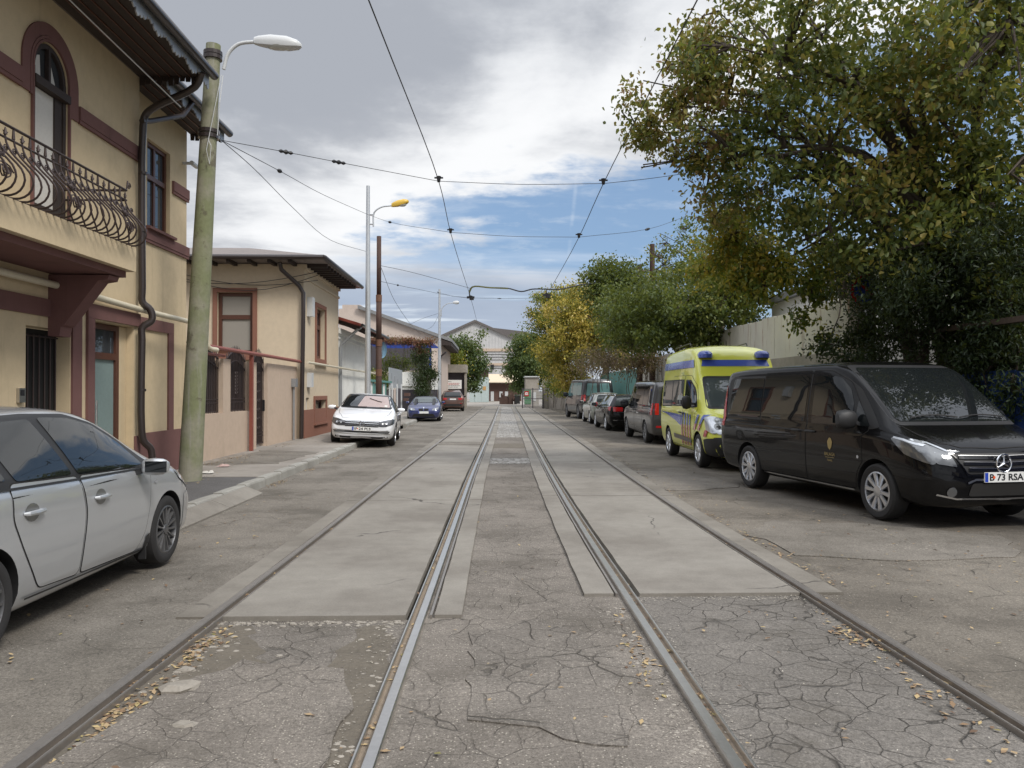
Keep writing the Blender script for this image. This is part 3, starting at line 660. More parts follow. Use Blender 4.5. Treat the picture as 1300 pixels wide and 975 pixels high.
# ---- silver hatchback, nearest on the left, driving side away from us (we see its right flank)
def silver_hatch():
    c = Car('parked_car', 'silver five-door hatchback parked nearest on the left, cut off by the picture edge', 'car', (-3.78, 5.73, gz(5.8)), R(90.6), HATCH, 2.6, .318, .88, P_silver, arch=1.14, group='cars parked along the left kerb'); c.paint_dark = P_silver_d
    W = [[(-.20,1.0),(.60,.965),(.86,.975),(.66,1.17),(.34,1.335),(.02,1.405),(-.30,1.42),(-.38,1.42)],
         [(-.93,1.03),(-.28,1.005),(-.48,1.415),(-.92,1.40),(-1.02,1.30)], [(-1.50,1.12),(-1.02,1.04),(-1.10,1.32),(-1.34,1.35)]]
    fr = [(-1.72,1.08),(-1.2,1.0),(-.3,.965),(.80,.935),(1.06,.945),(.72,1.19),(.38,1.355),(0,1.44),(-.5,1.455),(-1.15,1.435),(-1.45,1.38)]
    ra = .318*1.14+.03
    rear_arch = archpoly(-1.3, .318, ra, R(8), R(72))
    D1 = [(-.20,.275),(.70,.245),(.84,.40),(.90,.62),(.94,.94),(-.19,.985),(-.14,.72)]
    D2 = [(-.23,.275)]+[(-.17,.72),(-.22,.985),(-1.00,1.02),(-1.02,.80)]+[(-.92,.60),(-.80,.42),(-.72,.30)]
    doors(c, [D1, D2]); glasshouse(c, W, fr)
    # dark door pillars and the chrome-less belt seal
    c.handle(.06,.80, P_silver); c.handle(-.82,.82, P_silver)
    c.mirrors(.72,.905, P_silver, size=(.13,.20,.15), out=.08)
    for sd in 'RL':
        b = MB(); c.line(b, sd, [(-.86,.262),(.84,.232)], .014, .010); c.line(b, sd, [(-1.72,1.065),(-1.2,.995),(-.3,.965),(.9,.935)], .016, .011); b.build('door_trim', M['black_plastic'], c.root)
    c.patch('bumper', 'R', [(2.12,.28),(1.72,.25),(1.70,.60),(2.1,.62)], P_silver, .004)
    c.both('fuel_flap', round_poly([(-1.62,.82),(-1.45,.82),(-1.45,.98),(-1.62,.98)], .03), P_silver, .005, sides='L')
    for sd in 'RL':
        c.patch('headlight', sd, round_poly([(1.98,.62),(1.60,.76),(1.50,.86),(1.75,.80),(2.04,.68)], .02), M['white_lens'], .008)
        c.patch('side_repeater', sd, [(1.02+.03*math.cos(a), .80+.016*math.sin(a)) for a in [i*.7 for i in range(9)]], M['white_lens'], .010)
        c.patch('tail_light', sd, [(-1.98,.82),(-1.80,.80),(-1.72,.96),(-1.86,1.10)], M['red_lens'], .008)
    screen(c, 'F', [(-.66,1.03),(.66,1.03),(.55,1.42),(-.55,1.42)]); screen(c, 'B', [(-.58,1.08),(.58,1.08),(.48,1.36),(-.48,1.36)], name='rear_window')
    c.patch('mud_flap', 'R', [(.93,.10),(.85,.10),(.85,.34),(.92,.36)], M['black_plastic'], .006)
    mf = MB()
    for sd in (-1,1): mf.box(.885,.905, sd*.85-(.06 if sd > 0 else .0), sd*.85+(.0 if sd > 0 else .06), .13, .30)
    mf.build('mud_guard', M['black_plastic'], c.root)
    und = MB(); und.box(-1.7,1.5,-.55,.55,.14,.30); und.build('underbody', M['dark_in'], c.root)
    c.plate('B', 0, .78, '')
    c.wheels(style='spoke', rimm='alloy_grey', n=15, width=.205)
    c.root.scale = (.985, 1.0, .96)
silver_hatch()

def light_cluster(c, side, poly, inner, parts=2):
    h = c.patch('headlight', side, round_poly(poly, .025), M['lens_dark'], .008)
    for q in inner: c.patch('bulb_reflector', side, q, M['white_lens'], .012, parent=h)
    return h
def circ(cx, cz, r_, n=14, ry=None): return [(cx+r_*math.cos(2*math.pi*i/n), cz+(ry or r_)*math.sin(2*math.pi*i/n)) for i in range(n)]

def star_badge(c, y, z, r_):
    p, _ = c.hit('F', y, z); X = p.x+.03; mb = MB(); n = 28; fn = lambda a, rr, d: (X+d, y+rr*math.cos(a), z+rr*math.sin(a))
    mb.tube([fn(2*math.pi*i/n, r_, 0) for i in range(n+1)], .010, 8)
    for k in range(3):
        a = math.pi/2+k*2*math.pi/3; b = .35
        v = [fn(a, r_*.97, 0), fn(a+1.05, r_*.16, 0), (X+.014, y, z), fn(a-1.05, r_*.16, 0)]; v += [(p_[0]-.01, p_[1], p_[2]) for p_ in v]
        mb.add(v, [(0,1,2),(0,2,3),(4,6,5),(4,7,6),(0,4,5,1),(0,3,7,4)])
    mb.build('star_emblem', M['chrome'], c.root, smooth=True, angle=30)

def van_glass(c, quarter=True, gm='car_glass'):
    fr = [(-2.42,1.10),(1.02,1.06),(1.50,1.07),(1.62,1.10),(1.16,1.56),(.86,1.72),(.55,1.765),(-2.30,1.765),(-2.45,1.70)]
    W = [[(-2.36,1.13),(-1.24,1.125),(-1.24,1.73),(-2.26,1.73)], [(-1.20,1.125),(.02,1.115),(.02,1.74),(-1.20,1.735)], [(.19,1.09),(1.08,1.075),(1.08,1.38),(.98,1.56),(.78,1.70),(.60,1.735),(.19,1.735)], [(1.15,1.10),(1.45,1.10),(1.15,1.42)]]
    glasshouse(c, W, fr, gm=gm)
def van_doors(c):
    D1 = [(.10,.33),(1.18,.33)]+archpoly(1.6,.335,.335*1.16+.03, R(172), R(128), 6)+[(1.30,.98),(1.44,1.06),(.98,1.64),(.55,1.80),(.10,1.81)]
    D2 = [(-1.20,.33),(.07,.33),(.07,1.81),(-1.22,1.80),(-1.22,.86)]
    doors(c, [D1, D2])
def black_van():
    ang = math.atan2(-3.03, .5)
    c = Car('parked_van', 'glossy black passenger van with alloy wheels and a gold crest on its front door', 'van', (5.42, 11.15, .0), ang, VAN, 3.2, .335, .965, P_black, arch=1.16, group='vehicles parked along the right wall'); c.paint_dark = P_black
    van_doors(c); van_glass(c)
    b = MB()
    for sd in 'RL': c.line(b, sd, [(-1.15,.305),(1.12,.305)], .022, .012)
    b.build('sill_strip', M['chrome'], c.root)
    b = MB()
    for sd in 'RL': c.line(b, sd, [(-2.5,1.0),(-1.4,1.005),(.05,.985)], .022, .007)
    b.build('sliding_rail', M['black_plastic'], c.root)
    c.handle(.20,.985, M['black_plastic'], L=.22); c.handle(-.14,.985, M['black_plastic'], L=.22)
    c.mirrors(1.22,1.10, M['black_plastic'], size=(.20,.27,.25), out=.06, foot=.02)
    screen(c, 'F', [(-.80,1.17),(.80,1.17),(.74,1.83),(-.74,1.83)], seal=.04); screen(c, 'B', [(-.68,1.14),(.68,1.14),(.62,1.68),(-.62,1.68)], name='rear_window')
    w = MB()
    for y0, y1 in ((-.62,.02),(.05,.70)):
        pts = []
        for i in range(8):
            t = i/7; p, nr = c.hit('F', y0+(y1-y0)*t, 1.20+.03*math.sin(t*3)); pts.append(tuple(p+nr*.025))
        w.tube(pts, .009, 6)
    w.build('wiper', M['black_plastic'], c.root)
    # bonnet shut lines, grille, lights
    b = MB(); c.line(b, 'T', [(1.86,-.80),(2.1,-.77),(2.30,-.66),(2.385,-.45),(2.41,0),(2.385,.45),(2.30,.66),(2.1,.77),(1.86,.80)], .008, .004); b.build('bonnet_gap', M['dark_in'], c.root)
    g = c.patch('grille', 'F', round_poly([(-.46,.62),(.46,.62),(.60,.84),(-.60,.84)], .05), M['black_plastic'], .008)
    for z, w_ in ((.80,.545),(.735,.50),(.672,.45)):
        s_ = MB(); c.line(s_, 'F', [(-w_,z),(0,z-.012),(w_,z)], .034, .020); s_.build('grille_slat', M['gloss_black'], g); s_ = MB(); c.line(s_, 'F', [(-w_,z+.018),(0,z+.006),(w_,z+.018)], .006, .024); s_.build('slat_trim', M['steel'], g)
    fr_ = MB(); c.line(fr_, 'F', [(-.61,.85),(-.46,.61),(0,.59),(.46,.61),(.61,.85)], .010, .014); fr_.build('grille_frame', M['gloss_black'], g)
    star_badge(c, 0, .735, .098)
    for sg, sd in ((1,'L'),(-1,'R')):
        h = c.patch('headlight', 'F', round_poly([(sg*.585,.70),(sg*.65,.865),(sg*.80,.955),(sg*.90,.99),(sg*.90,.88),(sg*.79,.73)], .02), M['lens_dark'], .014, step=.03)
        c.patch('headlight', sd, round_poly([(2.42,.72),(2.10,.82),(1.86,.985),(1.98,.995),(2.25,.93),(2.43,.86)], .02), M['lens_dark'], .014, step=.03)
        for q in (circ(sg*.70,.81,.036), circ(sg*.81,.865,.036)): c.patch('bulb_reflector', 'F', q, M['white_lens'], .013, parent=h)
        ln = MB(); c.line(ln, 'F', [(sg*.655,.862),(sg*.80,.945),(sg*.89,.975)], .020, .020); c.line(ln, sd, [(2.28,.915),(2.05,.972),(1.9,.992)], .018, .020); ln.build('light_guide', M['white_lens'], h)
        ln = MB(); c.line(ln, 'F', [(sg*.50,.60),(sg*.66,.635),(sg*.82,.66)], .04, .008); ln.build('bumper_crease', P_black, c.root)
        c.patch('fog_light', 'F', circ(sg*.66,.43,.055), M['lens_dark'], .012)
    ln = MB(); c.line(ln, 'F', [(-.80,.40),(-.60,.355),(0,.345),(.60,.355),(.80,.40)], .018, .012); ln.build('bumper_strip', M['chrome'], c.root)
    c.patch('lower_intake', 'F', round_poly([(-.46,.38),(.46,.38),(.40,.52),(-.40,.52)], .04), M['dark_in'], .007)
    ln = MB(); c.line(ln, 'F', [(-.46,.525),(-.36,.56),(.36,.56),(.46,.525)], .022, .012); ln.build('intake_trim', M['steel'], c.root)
    c.plate('F', 0, .585, 'B 73 RSA', dot=.235)
    # gold crest and lettering on the front door
    cr = c.patch('door_crest', 'R', round_poly([(.63,.80),(.67,.76),(.71,.80),(.725,.87),(.70,.91),(.67,.925),(.64,.91),(.615,.87)], .01), M['gold'], .010)
    for tx, z, sz in (('BALAGA', .705, .062), ('TRAVEL', .625, .035)):
        cu = bpy.data.curves.new('crest_text', 'FONT'); cu.body = tx; cu.size = sz; cu.extrude = .0005; cu.align_x = 'CENTER'; cu.align_y = 'CENTER'; cu.resolution_u = 2
        tmp = bpy.data.objects.new('t', cu); COL.objects.link(tmp); bpy.context.view_layer.update(); me = bpy.data.meshes.new_from_object(tmp.evaluated_get(bpy.context.evaluated_depsgraph_get())); bpy.data.objects.remove(tmp); me.materials.clear()
        o = link('door_lettering', me, M['gold'], c.root); p, nr = c.hit('R', .67, z); o.location = (.67, p.y-.011, z); o.rotation_euler = (R(90), 0, 0)
    b = MB(); c.line(b, 'R', [(.57,.665),(.77,.665)], .006, .010); b.build('crest_rule', M['gold'], c.root)
    for sd in 'RL':
        c.patch('tail_light', sd, [(-2.58,.95),(-2.44,.95),(-2.42,1.12),(-2.50,1.62),(-2.58,1.62)], M['red_lens'], .008)
        c.patch('side_repeater', sd, circ(1.26,.72,.022), M['white_lens'], .008)
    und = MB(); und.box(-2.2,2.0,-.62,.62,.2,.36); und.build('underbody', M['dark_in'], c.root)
    c.wheels(style='spoke', rimm='alloy', n=10, width=.225)
    c.root.scale = (1.01, 1.0, 1.035)
black_van()

def ambulance():
    global rows_clad
    rows_clad = lambda x: .62 if x > 1.92 else 0
    ang = math.atan2(-2.93, -.06)
    c = Car('ambulance', 'yellow high-roofed ambulance with blue stripes and blue beacon lights', 'ambulance', (5.30, 17.45, 0), ang, AMB, 2.93, .345, .99, P_yellow, arch=1.17, group='vehicles parked along the right wall'); c.paint_dark = P_yellow
    rows_clad = lambda x: 0
    for sd in 'RL': c.patch('bumper', sd, round_poly([(1.925,.275),(1.915,.60),(2.15,.63),(2.40,.645),(2.445,.34),(2.36,.275)], .03), M['black_plastic'], .006)
    c.patch('bumper', 'F', round_poly([(-.90,.28),(.90,.28),(.88,.66),(.45,.67),(-.45,.67),(-.88,.66)], .03), M['black_plastic'], .006)
    D1 = [(.12,.36),(1.04,.36)]+archpoly(1.465,.345,.345*1.17+.03, R(172), R(125), 6)+[(1.22,1.12),(1.36,1.20),(.98,1.72),(.62,1.92),(.12,1.93)]
    D2 = [(-1.02,.36),(.09,.36),(.09,1.93),(-1.06,1.93),(-1.06,.86)]
    doors(c, [D1, D2])
    fr = [(.20,1.24),(.90,1.22),(1.30,1.24),(.95,1.66),(.62,1.83),(.20,1.84)]
    for sd in 'RL':
        c.patch('window_surround', sd, round_poly(fr, .04), M['black_plastic'], .006); c.patch('window', sd, round_poly(grow(fr, -.035), .04), M['car_glass'], .009)
        c.patch('window_surround', sd, round_poly([(-2.25,1.20),(.06,1.24),(.06,1.85),(-2.20,1.85)], .04), M['black_plastic'], .006)
        c.patch('window', sd, round_poly([(-1.04,1.25),(.02,1.27),(.02,1.82),(-1.04,1.82)], .03), M['car_glass_g'], .009); c.patch('window', sd, round_poly([(-2.18,1.23),(-1.12,1.25),(-1.12,1.82),(-2.14,1.82)], .03), M['car_glass_g'], .009)
        # livery: roof band, waist wedge, slanted blue and red bars
        c.patch('roof_stripe', sd, [(-2.3,2.10),(.70,2.10),(.60,2.27),(-2.3,2.27)], M['blue_light'], .014)
        c.patch('waist_stripe', sd, [(-2.35,1.08),(-.55,1.06),(.02,1.04),(.02,.80),(-.55,.90),(-1.6,1.03)], M['blue_light'], .014)
        for i in range(4):
            x = .06+i*.245; zt = 1.11-.012*i
            c.patch('blue_bar', sd, [(x,.84),(x+.125,.84),(x+.165,zt),(x+.04,zt)], M['blue_light'], .016, step=.03)
            c.patch('red_bar', sd, [(x,.40),(x+.125,.40),(x+.125,.839),(x,.839)], M['red_lens'], .016, step=.03)
        for a0, b0 in ((1.22,1.46),(1.56,1.82)):
            c.patch('blue_bar', sd, [(a0+.10,.90),(a0+.24,.90),(b0+.17,1.09),(b0+.03,1.09)], M['blue_light'], .018, step=.03)
            c.patch('red_bar', sd, [(a0-.10+.06,.765),(a0+.10,.765),(a0+.24,.899),(a0+.10,.899)], M['red_lens'], .018, step=.03)
        c.patch('red_bar', sd, [(1.94,.66),(2.10,.66),(2.20,.80),(2.04,.80)], M['red_lens'], .018, step=.03)
        c.patch('side_moulding', sd, round_poly([(-.70,.50),(.98,.47),(1.02,.56),(-.74,.60)], .02), M['pipe_dark'], .022)
        c.patch('tail_light', sd, [(-2.50,1.0),(-2.38,1.0),(-2.36,1.5),(-2.48,1.5)], M['red_lens'], .008)
        h = c.patch('headlight', sd, round_poly([(2.36,.72),(2.10,.80),(1.92,1.04),(2.05,1.06),(2.28,.98),(2.38,.86)], .02), M['white_lens'], .020, step=.03)

    for sg in (1,-1):
        h = c.patch('headlight', 'F', round_poly([(sg*.56,.74),(sg*.60,.90),(sg*.80,1.0),(sg*.86,1.0),(sg*.86,.78),(sg*.78,.72)], .02), M['white_lens'], .020, step=.03)
        for q in (circ(sg*.66,.82,.055), circ(sg*.79,.86,.055)): c.patch('bulb_reflector', 'F', q, M['lens_dark'], .026, parent=h)
        p, nr = c.hit('T', .64, sg*.60); bm_ = MB(); bm_.lathe([(.001,.085),(.09,.078),(.165,.05),(.20,.0),(.19,-.08)], lambda x, y, h: (p.x+x*1.25+.05, p.y+y*.80+sg*.02, p.z+h-.02), 18); bm_.build('beacon_light', M['blue_light'], c.root, smooth=True)
        c.patch('fog_light', 'F', circ(sg*.70,.48,.06), M['lens_dark'], .012)
    c.patch('brow_stripe', 'F', [(-.74,2.12),(.74,2.12),(.70,2.26),(-.70,2.26)], M['blue_light'], .008)
    screen(c, 'F', [(-.80,1.26),(.80,1.26),(.72,1.86),(-.72,1.86)], gm='car_glass_g', seal=.045)
    g = c.patch('grille', 'F', round_poly([(-.46,.70),(.46,.70),(.50,.88),(-.50,.88)], .05), M['black_plastic'], .008)
    for z in (.83,.765): s_ = MB(); c.line(s_, 'F', [(-.46,z),(.46,z)], .014, .018); s_.build('grille_slat', M['steel'], g)
    c.patch('lower_intake', 'F', round_poly([(-.5,.40),(.5,.40),(.5,.54),(-.5,.54)], .04), M['dark_in'], .009)
    c.plate('F', 0, .60, ''); c.handle(.24,1.09, M['black_plastic'], L=.2); c.handle(-.10,1.10, M['black_plastic'], L=.2)
    c.mirrors(1.02,1.30, M['black_plastic'], size=(.17,.20,.30), out=.09, foot=-.02)
    for sg in (1,-1):
        r_ = MB(); r_.tube([(-2.1,sg*.66,2.60),(-2.05,sg*.66,2.66),(-.5,sg*.66,2.70),(-.45,sg*.66,2.64)], .014, 6); r_.build('roof_rail', M['black_plastic'], c.root)
    a = MB(); a.tube([(-.2,.1,2.6),(-.2,.1,2.75)], .012, 6); a.tube([(-.6,-.2,2.62),(-.6,-.2,2.74)], [.03,.02], 8); a.build('roof_aerial', M['black_plastic'], c.root)
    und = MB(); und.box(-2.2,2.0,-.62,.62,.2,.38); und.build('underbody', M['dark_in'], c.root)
    c.wheels(style='spoke', rimm='alloy', n=10, width=.22)
ambulance()

def white_sedan():
    c = Car('parked_car', 'white sedan with a pink sunshade behind its windscreen, two wheels up on the kerb', 'car', (-3.83, 23.75, .05), R(-90+4.4), SEDAN, 2.79, .325, .915, P_white, arch=1.12, lean=0, group='cars parked along the left kerb'); c.paint_dark = P_white
    c.root.rotation_euler[0] = R(-3.0)
    ra = .325*1.12+.03
    D1 = [(-.18,.26),(.88,.26),(.98,.45),(1.0,.93),(-.17,.96)]; D2 = [(-1.0,.60),(-.86,.36),(-.80,.26),(-.21,.26),(-.20,.96),(-1.22,.975),(-1.10,.78)]
    doors(c, [D1, D2])
    W = [[(-.14,.99),(.80,.965),(.40,1.27),(.10,1.36),(-.22,1.375)], [(-1.05,1.0),(-.20,.995),(-.27,1.375),(-.75,1.34)], [(-1.42,1.02),(-1.10,1.0),(-.82,1.32),(-1.0,1.27)]]
    glasshouse(c, W, [(-1.6,.99),(-.2,.965),(1.0,.94),(.50,1.28),(.10,1.40),(-.25,1.41),(-.8,1.385),(-1.2,1.25)])
    screen(c, 'F', [(-.72,1.05),(.72,1.05),(.60,1.39),(-.60,1.39)]); screen(c, 'B', [(-.62,1.12),(.62,1.12),(.54,1.33),(-.54,1.33)], name='rear_window')
    c.patch('sunshade', 'F', round_poly([(-.26,1.065),(.68,1.07),(.575,1.375),(-.10,1.375)], .03), M['shade_dull'], .0095)
    c.patch('window_sticker', 'F', [(.52,1.075),(.60,1.075),(.60,1.13),(.52,1.13)], M['curtain'], .012)
    w = MB()
    for pts in ([(-.55,1.04),(0,1.05),(.0,1.06)], [(.05,1.30),(.30,1.23),(.42,1.21)]):
        pp = [c.hit('F', a, b) for a, b in pts]; w.tube([tuple(p+n_*.022) for p, n_ in pp], .010, 6)
    w.build('wiper', M['black_plastic'], c.root)
    b = MB(); c.line(b, 'T', [(1.2,-.74),(1.7,-.70),(2.08,-.56),(2.15,0),(2.08,.56),(1.7,.70),(1.2,.74)], .008, .004); b.build('bonnet_gap', M['dark_in'], c.root)
    for sg, sd in ((1,'L'),(-1,'R')):
        h = c.patch('headlight', 'F', round_poly([(sg*.44,.565),(sg*.47,.685),(sg*.72,.745),(sg*.80,.75),(sg*.79,.61),(sg*.66,.56)], .015), M['lens_sm'], .012, step=.03)
        for q in (circ(sg*.57,.635,.022), circ(sg*.68,.645,.022)): c.patch('bulb_reflector', 'F', q, M['steel'], .018, parent=h)
        c.patch('headlight', sd, round_poly([(2.20,.60),(1.92,.65),(1.76,.75),(1.9,.77),(2.2,.71)], .015), M['lens_sm'], .012, step=.03)
        c.patch('fog_light', 'F', round_poly([(sg*.46,.375),(sg*.74,.375),(sg*.78,.44),(sg*.46,.43)], .015), M['lens_dark'], .010)
    g = c.patch('grille', 'F', round_poly([(-.46,.545),(.46,.545),(.49,.70),(-.49,.70)], .02), M['black_plastic'], .009)
    for z in (.680,.630,.580): s_ = MB(); c.line(s_, 'F', [(-.46,z),(.46,z)], .009, .018); s_.build('grille_slat', M['chrome'], g)
    e = MB(); p, _ = c.hit('F', 0, .63); X = p.x+.028
    e.lathe([(.072,0),(.078,.006),(.066,.010),(.064,.002)], lambda x, y, h: (X+h, x, .63+y), 24)
    for pts in ([(-.032,.050),(0,.008),(.032,.050)], [(-.056,.030),(-.028,-.050),(0,-.004),(.028,-.050),(.056,.030)]): e.tube([(X+.006, a, .63+b_) for a, b_ in pts], .007, 6)
    e.build('round_emblem', M['chrome'], c.root)
    c.patch('lower_intake', 'F', round_poly([(-.74,.375),(.74,.375),(.76,.43),(-.76,.43)], .02), M['black_plastic'], .006)
    for z, y_ in ((.345,.78),(.435,.74)): ln = MB(); c.line(ln, 'F', [(-y_,z+.02),(-.5,z),(.5,z),(y_,z+.02)], .020, .012); ln.build('bumper_strip', M['chrome'], c.root)
    ln = MB(); c.line(ln, 'F', [(-.72,.27),(-.5,.25),(.5,.25),(.72,.27)], .05, .006); ln.build('lower_lip', M['black_plastic'], c.root)
    c.plate('F', 0, .485, 'IF 24 PLS', dot=.30)
    c.mirrors(.90,.955, P_white, size=(.13,.20,.125), out=.09); c.handle(-.05,.86, P_white); c.handle(-1.05,.88, P_white)
    und = MB(); und.box(-2.0,1.7,-.6,.6,.14,.3); und.build('underbody', M['dark_in'], c.root)
    c.wheels(style='spoke', rimm='alloy', n=10, width=.215)
white_sedan()

def blue_coupe():
    c = Car('parked_car', 'low dark blue two-seater with a twin grille, parked nose to us before the ivy', 'car', (-3.62, 41.9, 0), R(-90+2), COUPE, 2.49, .325, .89, P_blue, arch=1.12, group='cars parked along the left kerb'); c.paint_dark = P_blue
    glasshouse(c, [[(-.7,.91),(.35,.90),(-.05,1.16),(-.5,1.22)]], [(-.85,.89),(.45,.87),(-.05,1.19),(-.55,1.25)]); screen(c, 'F', [(-.66,.98),(.66,.98),(.54,1.24),(-.54,1.24)], gm='car_glass_g')
    doors(c, [[(-.75,.25),(.55,.25),(.6,.86),(-.8,.88)]])
    for sg in (1,-1):
        h = c.patch('headlight', 'F', round_poly([(sg*.42,.57),(sg*.46,.66),(sg*.74,.73),(sg*.76,.64),(sg*.66,.57)], .015), M['lens_dark'], .009); c.patch('bulb_reflector', 'F', circ(sg*.62,.63,.04), M['white_lens'], .013, parent=h)
        g = c.patch('kidney_grille', 'F', round_poly([(sg*.02,.55),(sg*.24,.56),(sg*.27,.66),(sg*.03,.67)], .02), M['dark_in'], .008)
    c.patch('round_emblem', 'F', circ(0,.70,.035), M['chrome'], .012)
    c.patch('lower_intake', 'F', round_poly([(-.6,.26),(.6,.26),(.5,.40),(-.5,.40)], .03), M['dark_in'], .006)
    c.plate('F', 0, .47, ''); c.mirrors(.30,.90, P_blue, size=(.12,.18,.12), out=.08)
    und = MB(); und.box(-1.6,1.5,-.6,.6,.13,.28); und.build('underbody', M['dark_in'], c.root)
    c.wheels(style='spoke', rimm='alloy', n=10, width=.22)
blue_coupe()

def rear_car(name, label, cat, loc, head, rows, wb, Rw, half, pm, kind, group, scale=None, **kw):
    c = Car(name, label, cat, loc, head, rows, wb, Rw, half, pm, arch=1.14, group=group); c.paint_dark = pm
    und = MB(); xs = [r[0] for r in rows]; und.box(min(xs)+.4,max(xs)-.6,-.6,.6,.16,.34); und.build('underbody', M['dark_in'], c.root)
    return c
def brown_suv():
    c = rear_car('parked_car', 'maroon-brown sport utility car seen from behind beside the gatehouse', 'car', (-3.22, 61.9, 0), R(90+4), SUVR, 2.65, .35, .925, P_brown, 'suv', 'cars parked along the left kerb')
    screen(c, 'B', [(-.66,1.10),(.66,1.10),(.56,1.46),(-.56,1.46)], name='rear_window'); glasshouse(c, [[(-1.5,1.1),(.7,1.08),(.25,1.5),(-1.3,1.52)]], [(-1.6,1.08),(.85,1.06),(.3,1.53),(-1.4,1.55)])
    for sg, sd in ((1,'L'),(-1,'R')):
        c.patch('tail_light', 'B', round_poly([(sg*.44,.88),(sg*.74,.88),(sg*.72,1.04),(sg*.44,1.02)], .02), M['red_lens'], .009); c.patch('tail_light', sd, [(-2.12,.9),(-1.9,.92),(-1.85,1.04),(-2.1,1.05)], M['red_lens'], .009)
        c.patch('rear_reflector', 'B', [(sg*.56,.58),(sg*.7,.58),(sg*.7,.63),(sg*.56,.63)], M['red_lens'], .01)
    c.patch('rear_bumper', 'B', round_poly([(-.66,.42),(.66,.42),(.70,.56),(-.70,.56)], .03), M['black_plastic'], .01); c.plate('B', 0, .93, ''); c.mirrors(.85,1.08, P_brown)
    c.wheels(style='spoke', rimm='alloy', n=7, width=.22)
brown_suv()
def grey_van_rear(name, label, loc, head, sc, pm, gm, quarter=True):
    c = rear_car(name, label, 'van', loc, head, VAN, 3.2, .335, .965, pm, 'van', 'vehicles parked along the right wall')
    van_doors(c); van_glass(c, gm=gm)
    if sc == 1: screen(c, 'B', [(-.70,1.14),(.70,1.14),(.64,1.70),(-.64,1.70)], name='rear_window')
    else:
        for sg in (1,-1): screen(c, 'B', [(sg*.08,1.12),(sg*.70,1.12),(sg*.64,1.70),(sg*.08,1.70)], name='rear_window', gm=gm, seal=.03)
    for sg, sd in ((1,'L'),(-1,'R')):
        lo, hi = (.88,1.22) if sc == 1 else (.86,1.16)
        c.patch('tail_light', 'B', round_poly([(sg*.74,lo),(sg*.86,lo),(sg*.85,hi),(sg*.74,hi)], .02), M['red_lens'], .009); c.patch('tail_light', sd, round_poly([(-2.60,lo),(-2.44,lo-.02),(-2.42,lo+.12),(-2.50,hi),(-2.60,hi)], .02), M['red_lens'], .009)
        c.patch('rear_reflector', 'B', [(sg*.62,.50),(sg*.82,.50),(sg*.82,.56),(sg*.62,.56)], M['red_lens'], .01)
    c.plate('B', 0, .72, ''); c.handle(.20,.985, M['black_plastic'], L=.22); c.handle(-.14,.985, M['black_plastic'], L=.22); c.mirrors(1.22,1.10, M['black_plastic'], size=(.20,.27,.25), out=.06)
    c.wheels(style='spoke', rimm='alloy_grey', n=10, width=.22)
    if sc != 1: c.root.scale = (.92, 1.0, sc)
    return c
grey_van_rear('parked_van', 'dark grey minivan with a tall red tail light, between the ambulance and the black estate', (5.62, 25.1, 0), R(90), 1, P_grey, 'car_glass')
v2 = grey_van_rear('parked_van', 'dark grey van with teal curtains behind twin rear windows, farthest on the right', (5.62, 45.2, 0), R(90+7), 1.18, P_grey, 'curtain_glass') if 'curtain_glass' in M or M.setdefault('curtain_glass', glass('curtain_glass', (.13,.24,.24), .08)) else None
def estate():
    c = rear_car('parked_car', 'black estate car with a chrome side strip and wide red tail lights', 'car', (5.42, 32.3, 0), R(90.5), ESTATE, 2.85, .325, .905, P_black, 'estate', 'vehicles parked along the right wall')
    glasshouse(c, [[(-2.0,1.02),(-1.0,1.0),(-.95,1.36),(-1.75,1.34)],[(-.95,1.0),(-.1,.99),(-.15,1.38),(-.9,1.38)],[(-.05,.985),(.8,.96),(.4,1.26),(.05,1.37)]], [(-2.15,1.0),(.95,.945),(.5,1.28),(.1,1.40),(-1.0,1.41),(-1.9,1.38)], gm='car_glass_g', rim='chrome')
    screen(c, 'B', [(-.64,1.02),(.64,1.02),(.54,1.36),(-.54,1.36)], name='rear_window', gm='car_glass_g')
    doors(c, [[(-.18,.26),(.88,.26),(1.0,.93),(-.17,.96)], [(-1.0,.60),(-.86,.36),(-.21,.26),(-.20,.96),(-1.22,.975)]])
    for sg, sd in ((1,'L'),(-1,'R')): c.patch('tail_light', 'B', round_poly([(sg*.36,.78),(sg*.74,.78),(sg*.74,.96),(sg*.36,.94)], .02), M['red_lens'], .009); c.patch('tail_light', sd, [(-2.38,.80),(-2.1,.84),(-2.05,.95),(-2.36,.97)], M['red_lens'], .009)
    ln = MB(); c.line(ln, 'B', [(-.6,.75),(.6,.75)], .02, .012); c.line(ln, 'B', [(-.74,.44),(.74,.44)], .02, .012); ln.build('boot_strip', M['chrome'], c.root)
    c.plate('B', 0, .64, ''); c.mirrors(.9,.955, P_black); c.handle(-.05,.86, M['chrome']); c.handle(-1.05,.88, M['chrome'])
    for sg in (1,-1): r_ = MB(); r_.tube([(-1.9,sg*.56,1.38),(-1.8,sg*.56,1.45),(-.1,sg*.58,1.47),(0,sg*.58,1.41)], .014, 6); r_.build('roof_rail', M['chrome'], c.root)
    c.wheels(style='spoke', rimm='alloy', n=10, width=.215)
estate()
